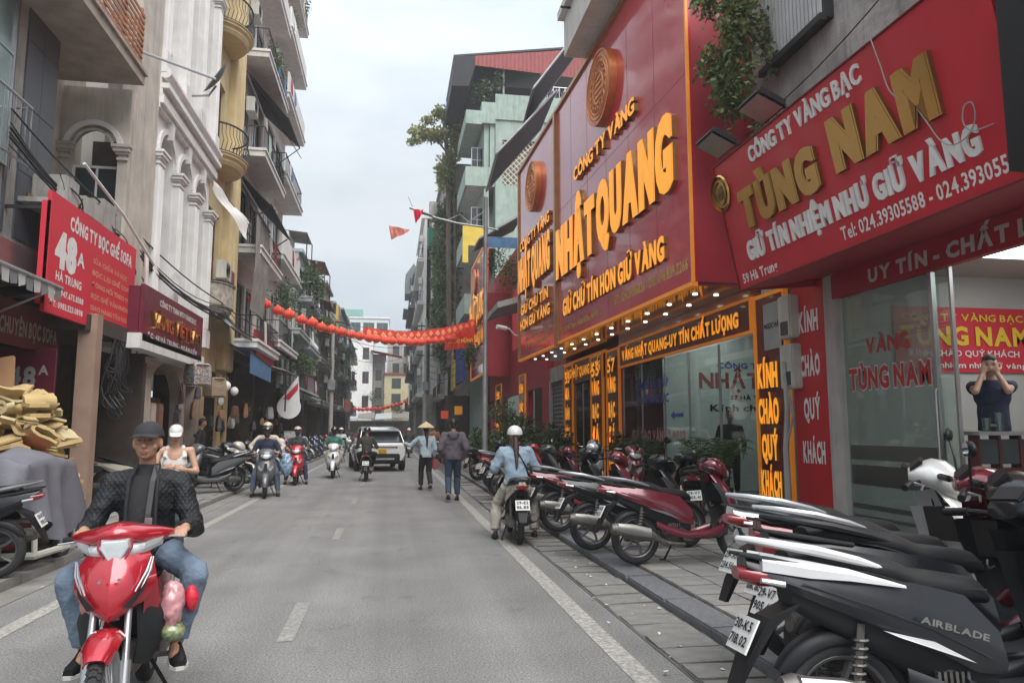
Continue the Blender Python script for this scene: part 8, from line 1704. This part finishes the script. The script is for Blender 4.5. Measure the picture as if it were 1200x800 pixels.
# covered cart
m_tarp = mat('grey_violet_tarp', (.13, .128, .15), .65, var=.2, bump=.2)
ct = thing('covered_cart', 'pale framed tricycle cart draped with a grey violet tarpaulin', 'cart', (-4.3, 9.4, .1))
def tarp(cx, cy, wx, wy, z1, z0, seed=0, n=46):
    b = MB(); rows = []
    for j in range(n+1):
        row = []
        for i in range(n+1):
            u, v = -1+2*i/n, -1+2*j/n; r_ = max(abs(u), abs(v)); q = min(1, r_/.62)
            zt = z1+.10*math.sin(u*2.2+.5)-.12*v*v-.16*u*u+.10*math.exp(-((u-.15)**2+(v+.1)**2)*9)+.05*mnoise.noise(Vector((u*2, v*2, seed)))
            d = max(0, (r_-.62)/.38); x = cx+wx*(u if r_ < .62 else u/r_*(.62+.1*d)*1.0)*1.45; y = cy+wy*(v if r_ < .62 else v/r_*(.62+.1*d))*1.45
            fold = .085*math.sin(9*math.atan2(v, u)+3*mnoise.noise(Vector((u, v, 2))))*d
            nx_, ny_ = u/max(r_, .01), v/max(r_, .01)
            z = zt-(z1-z0)*d*(.68+.3*math.sin(3*math.atan2(v, u)+1))+.03*mnoise.noise(Vector((u*5, v*5, seed+3)))
            row.append((x+nx_*fold, y+ny_*fold, z))
        rows.append(row)
    return b.loft(rows, cap=False, closed=False)
tarp(-4.3, 9.35, .54, .68, 1.22, .42, 3).build('tarpaulin', m_tarp, ct, smooth=60)
m_cream = mat('cream_metal', (.45, .44, .38), .5, var=.1, streak=.2)
b = MB(); b.tube([(-4.95, 8.75, .25), (-4.95, 8.75, .75), (-4.92, 8.8, .85)], .04, 8).tube([(-4.95, 8.75, .25), (-3.75, 8.9, .25), (-3.7, 9.6, .25)], .04, 8).tube([(-3.75, 8.9, .25), (-3.8, 8.95, .7)], .03, 8).tube([(-4.9, 8.8, .62), (-3.8, 8.95, .62)], .025, 6); b.build('frame', m_cream, ct)
for x, y in ((-4.9, 9.8), (-3.85, 9.8), (-4.4, 8.75)): w_ = MB().torus((x, y, .28), .17, .05, 'X', 20, 6).build('wheel', m_rub, ct, smooth=50); MB().lathe([(0, -.03), (.13, -.03), (.13, .03), (0, .03)], (x, y, .28), 'X', 14).build('rim', m_steel, w_)
MB().box(-4.75, -4.1, 9.0, 9.6, .3, .55).build('red_bin', m_red48, ct); MB().box(-4.85, -3.85, 8.95, 10, .25, .3).build('deck', m_black, ct)
# wall sign inside the sofa shop
sg = thing('shop_door_sign', 'dim maroon board with white 48A inside the foam shop', 'sign', (-6, 12.9, 2.2)); MB().box(-6.6, -5.5, 13.3, 13.36, 1.3, 2.95).build('board', MATS['maroon_sign'], sg); lettering('48', (-6.2, 13.29, 2.3), (1, 0, 0), (0, 0, 1), .42, .34, [mat('dim_white', (.35, .33, .32), .6)], sg); lettering('A', (-5.75, 13.29, 2.5), (1, 0, 0), (0, 0, 1), .16, .16, [MATS['dim_white']], sg)
# hanging goods at the dim left shops (each its own thing)
rr = random.Random(21); HG = [(c_blk, 'black'), (m_wood, 'brown'), (m_acwhite, 'pale'), (c_purple, 'plum'), (m_card, 'tan')]
for k in range(30):
    y = 19.3+k*.62; m_, cn = HG[k % 5]; z = rr.uniform(1.7, 2.6); x = -5.35+rr.uniform(-.1, .3)
    q = MB(); q.M = Matrix.Translation((x, y, z)) @ Matrix.Rotation(rr.uniform(-.6, .6), 4, 'Z') @ Matrix.Diagonal((rr.uniform(.7, 1.2), rr.uniform(.7, 1.5), rr.uniform(.6, 1.5), 1)); q.loft([[(-.05, -.13, -.2), (.05, -.13, -.2), (.05, .13, -.2), (-.05, .13, -.2)], [(-.075, -.15, -.12), (.075, -.15, -.12), (.075, .15, -.12), (-.075, .15, -.12)], [(-.05, -.13, .1), (.05, -.13, .1), (.05, .13, .1), (-.05, .13, .1)], [(-.012, -.12, .17), (.012, -.12, .17), (.012, .12, .17), (-.012, .12, .17)]]); o = q.build('hanging_bag', m_, bevel=.012); q = MB(); q.tube([(x, y-.09, z+.12), (x, y-.04, z+.34), (x, y+.04, z+.34), (x, y+.09, z+.12)], .009, 4).build('handle', m_black, o)
    tag(o, f'{cn} bag hanging among the goods at the dim left shopfronts', 'bag', f'{cn} bags hung at the left shopfronts')
for k in range(16):
    y = 20+k*1.05; h_ = rr.uniform(.5, 1.1); m_, cn = HG[(k*2+1) % 5]; o = MB().box(-5.9, -5.45, y, y+.7, .1, .1+h_).build('goods_box', m_, None, bevel=.02); tag(o, f'{cn} box of goods stacked at the foot of the dim left shopfronts', 'box', f'{cn} goods boxes at the left shopfronts')
bpy.data.objects['lantern'] if False else None
def kill(t):
    for c in list(t.children): kill(c)
    bpy.data.objects.remove(t)
[kill(q) for q in protos]; kill(kill_later); kill(lan)
# ================================================= HAZE
hz = MB().box(-60, 60, -25, 170, -1.1, 36).build('haze', None); hz.data.materials.clear()
hm_ = bpy.data.materials.new('haze_air'); hm_.use_nodes = True; t_ = hm_.node_tree; t_.nodes.clear(); o_ = t_.nodes.new('ShaderNodeOutputMaterial'); v_ = t_.nodes.new('ShaderNodeVolumePrincipled')
v_.inputs['Color'].default_value = (.95, .97, 1, 1); v_.inputs['Density'].default_value = .0011; v_.inputs['Anisotropy'].default_value = .2; t_.links.new(v_.outputs[0], o_.inputs['Volume']); hz.data.materials.append(hm_); kind(hz, 'stuff'); hz['label'] = 'pale grey haze thickening along the street'; hz['category'] = 'haze'
S.cycles.volume_bounces = 1; S.cycles.volume_max_steps = 64
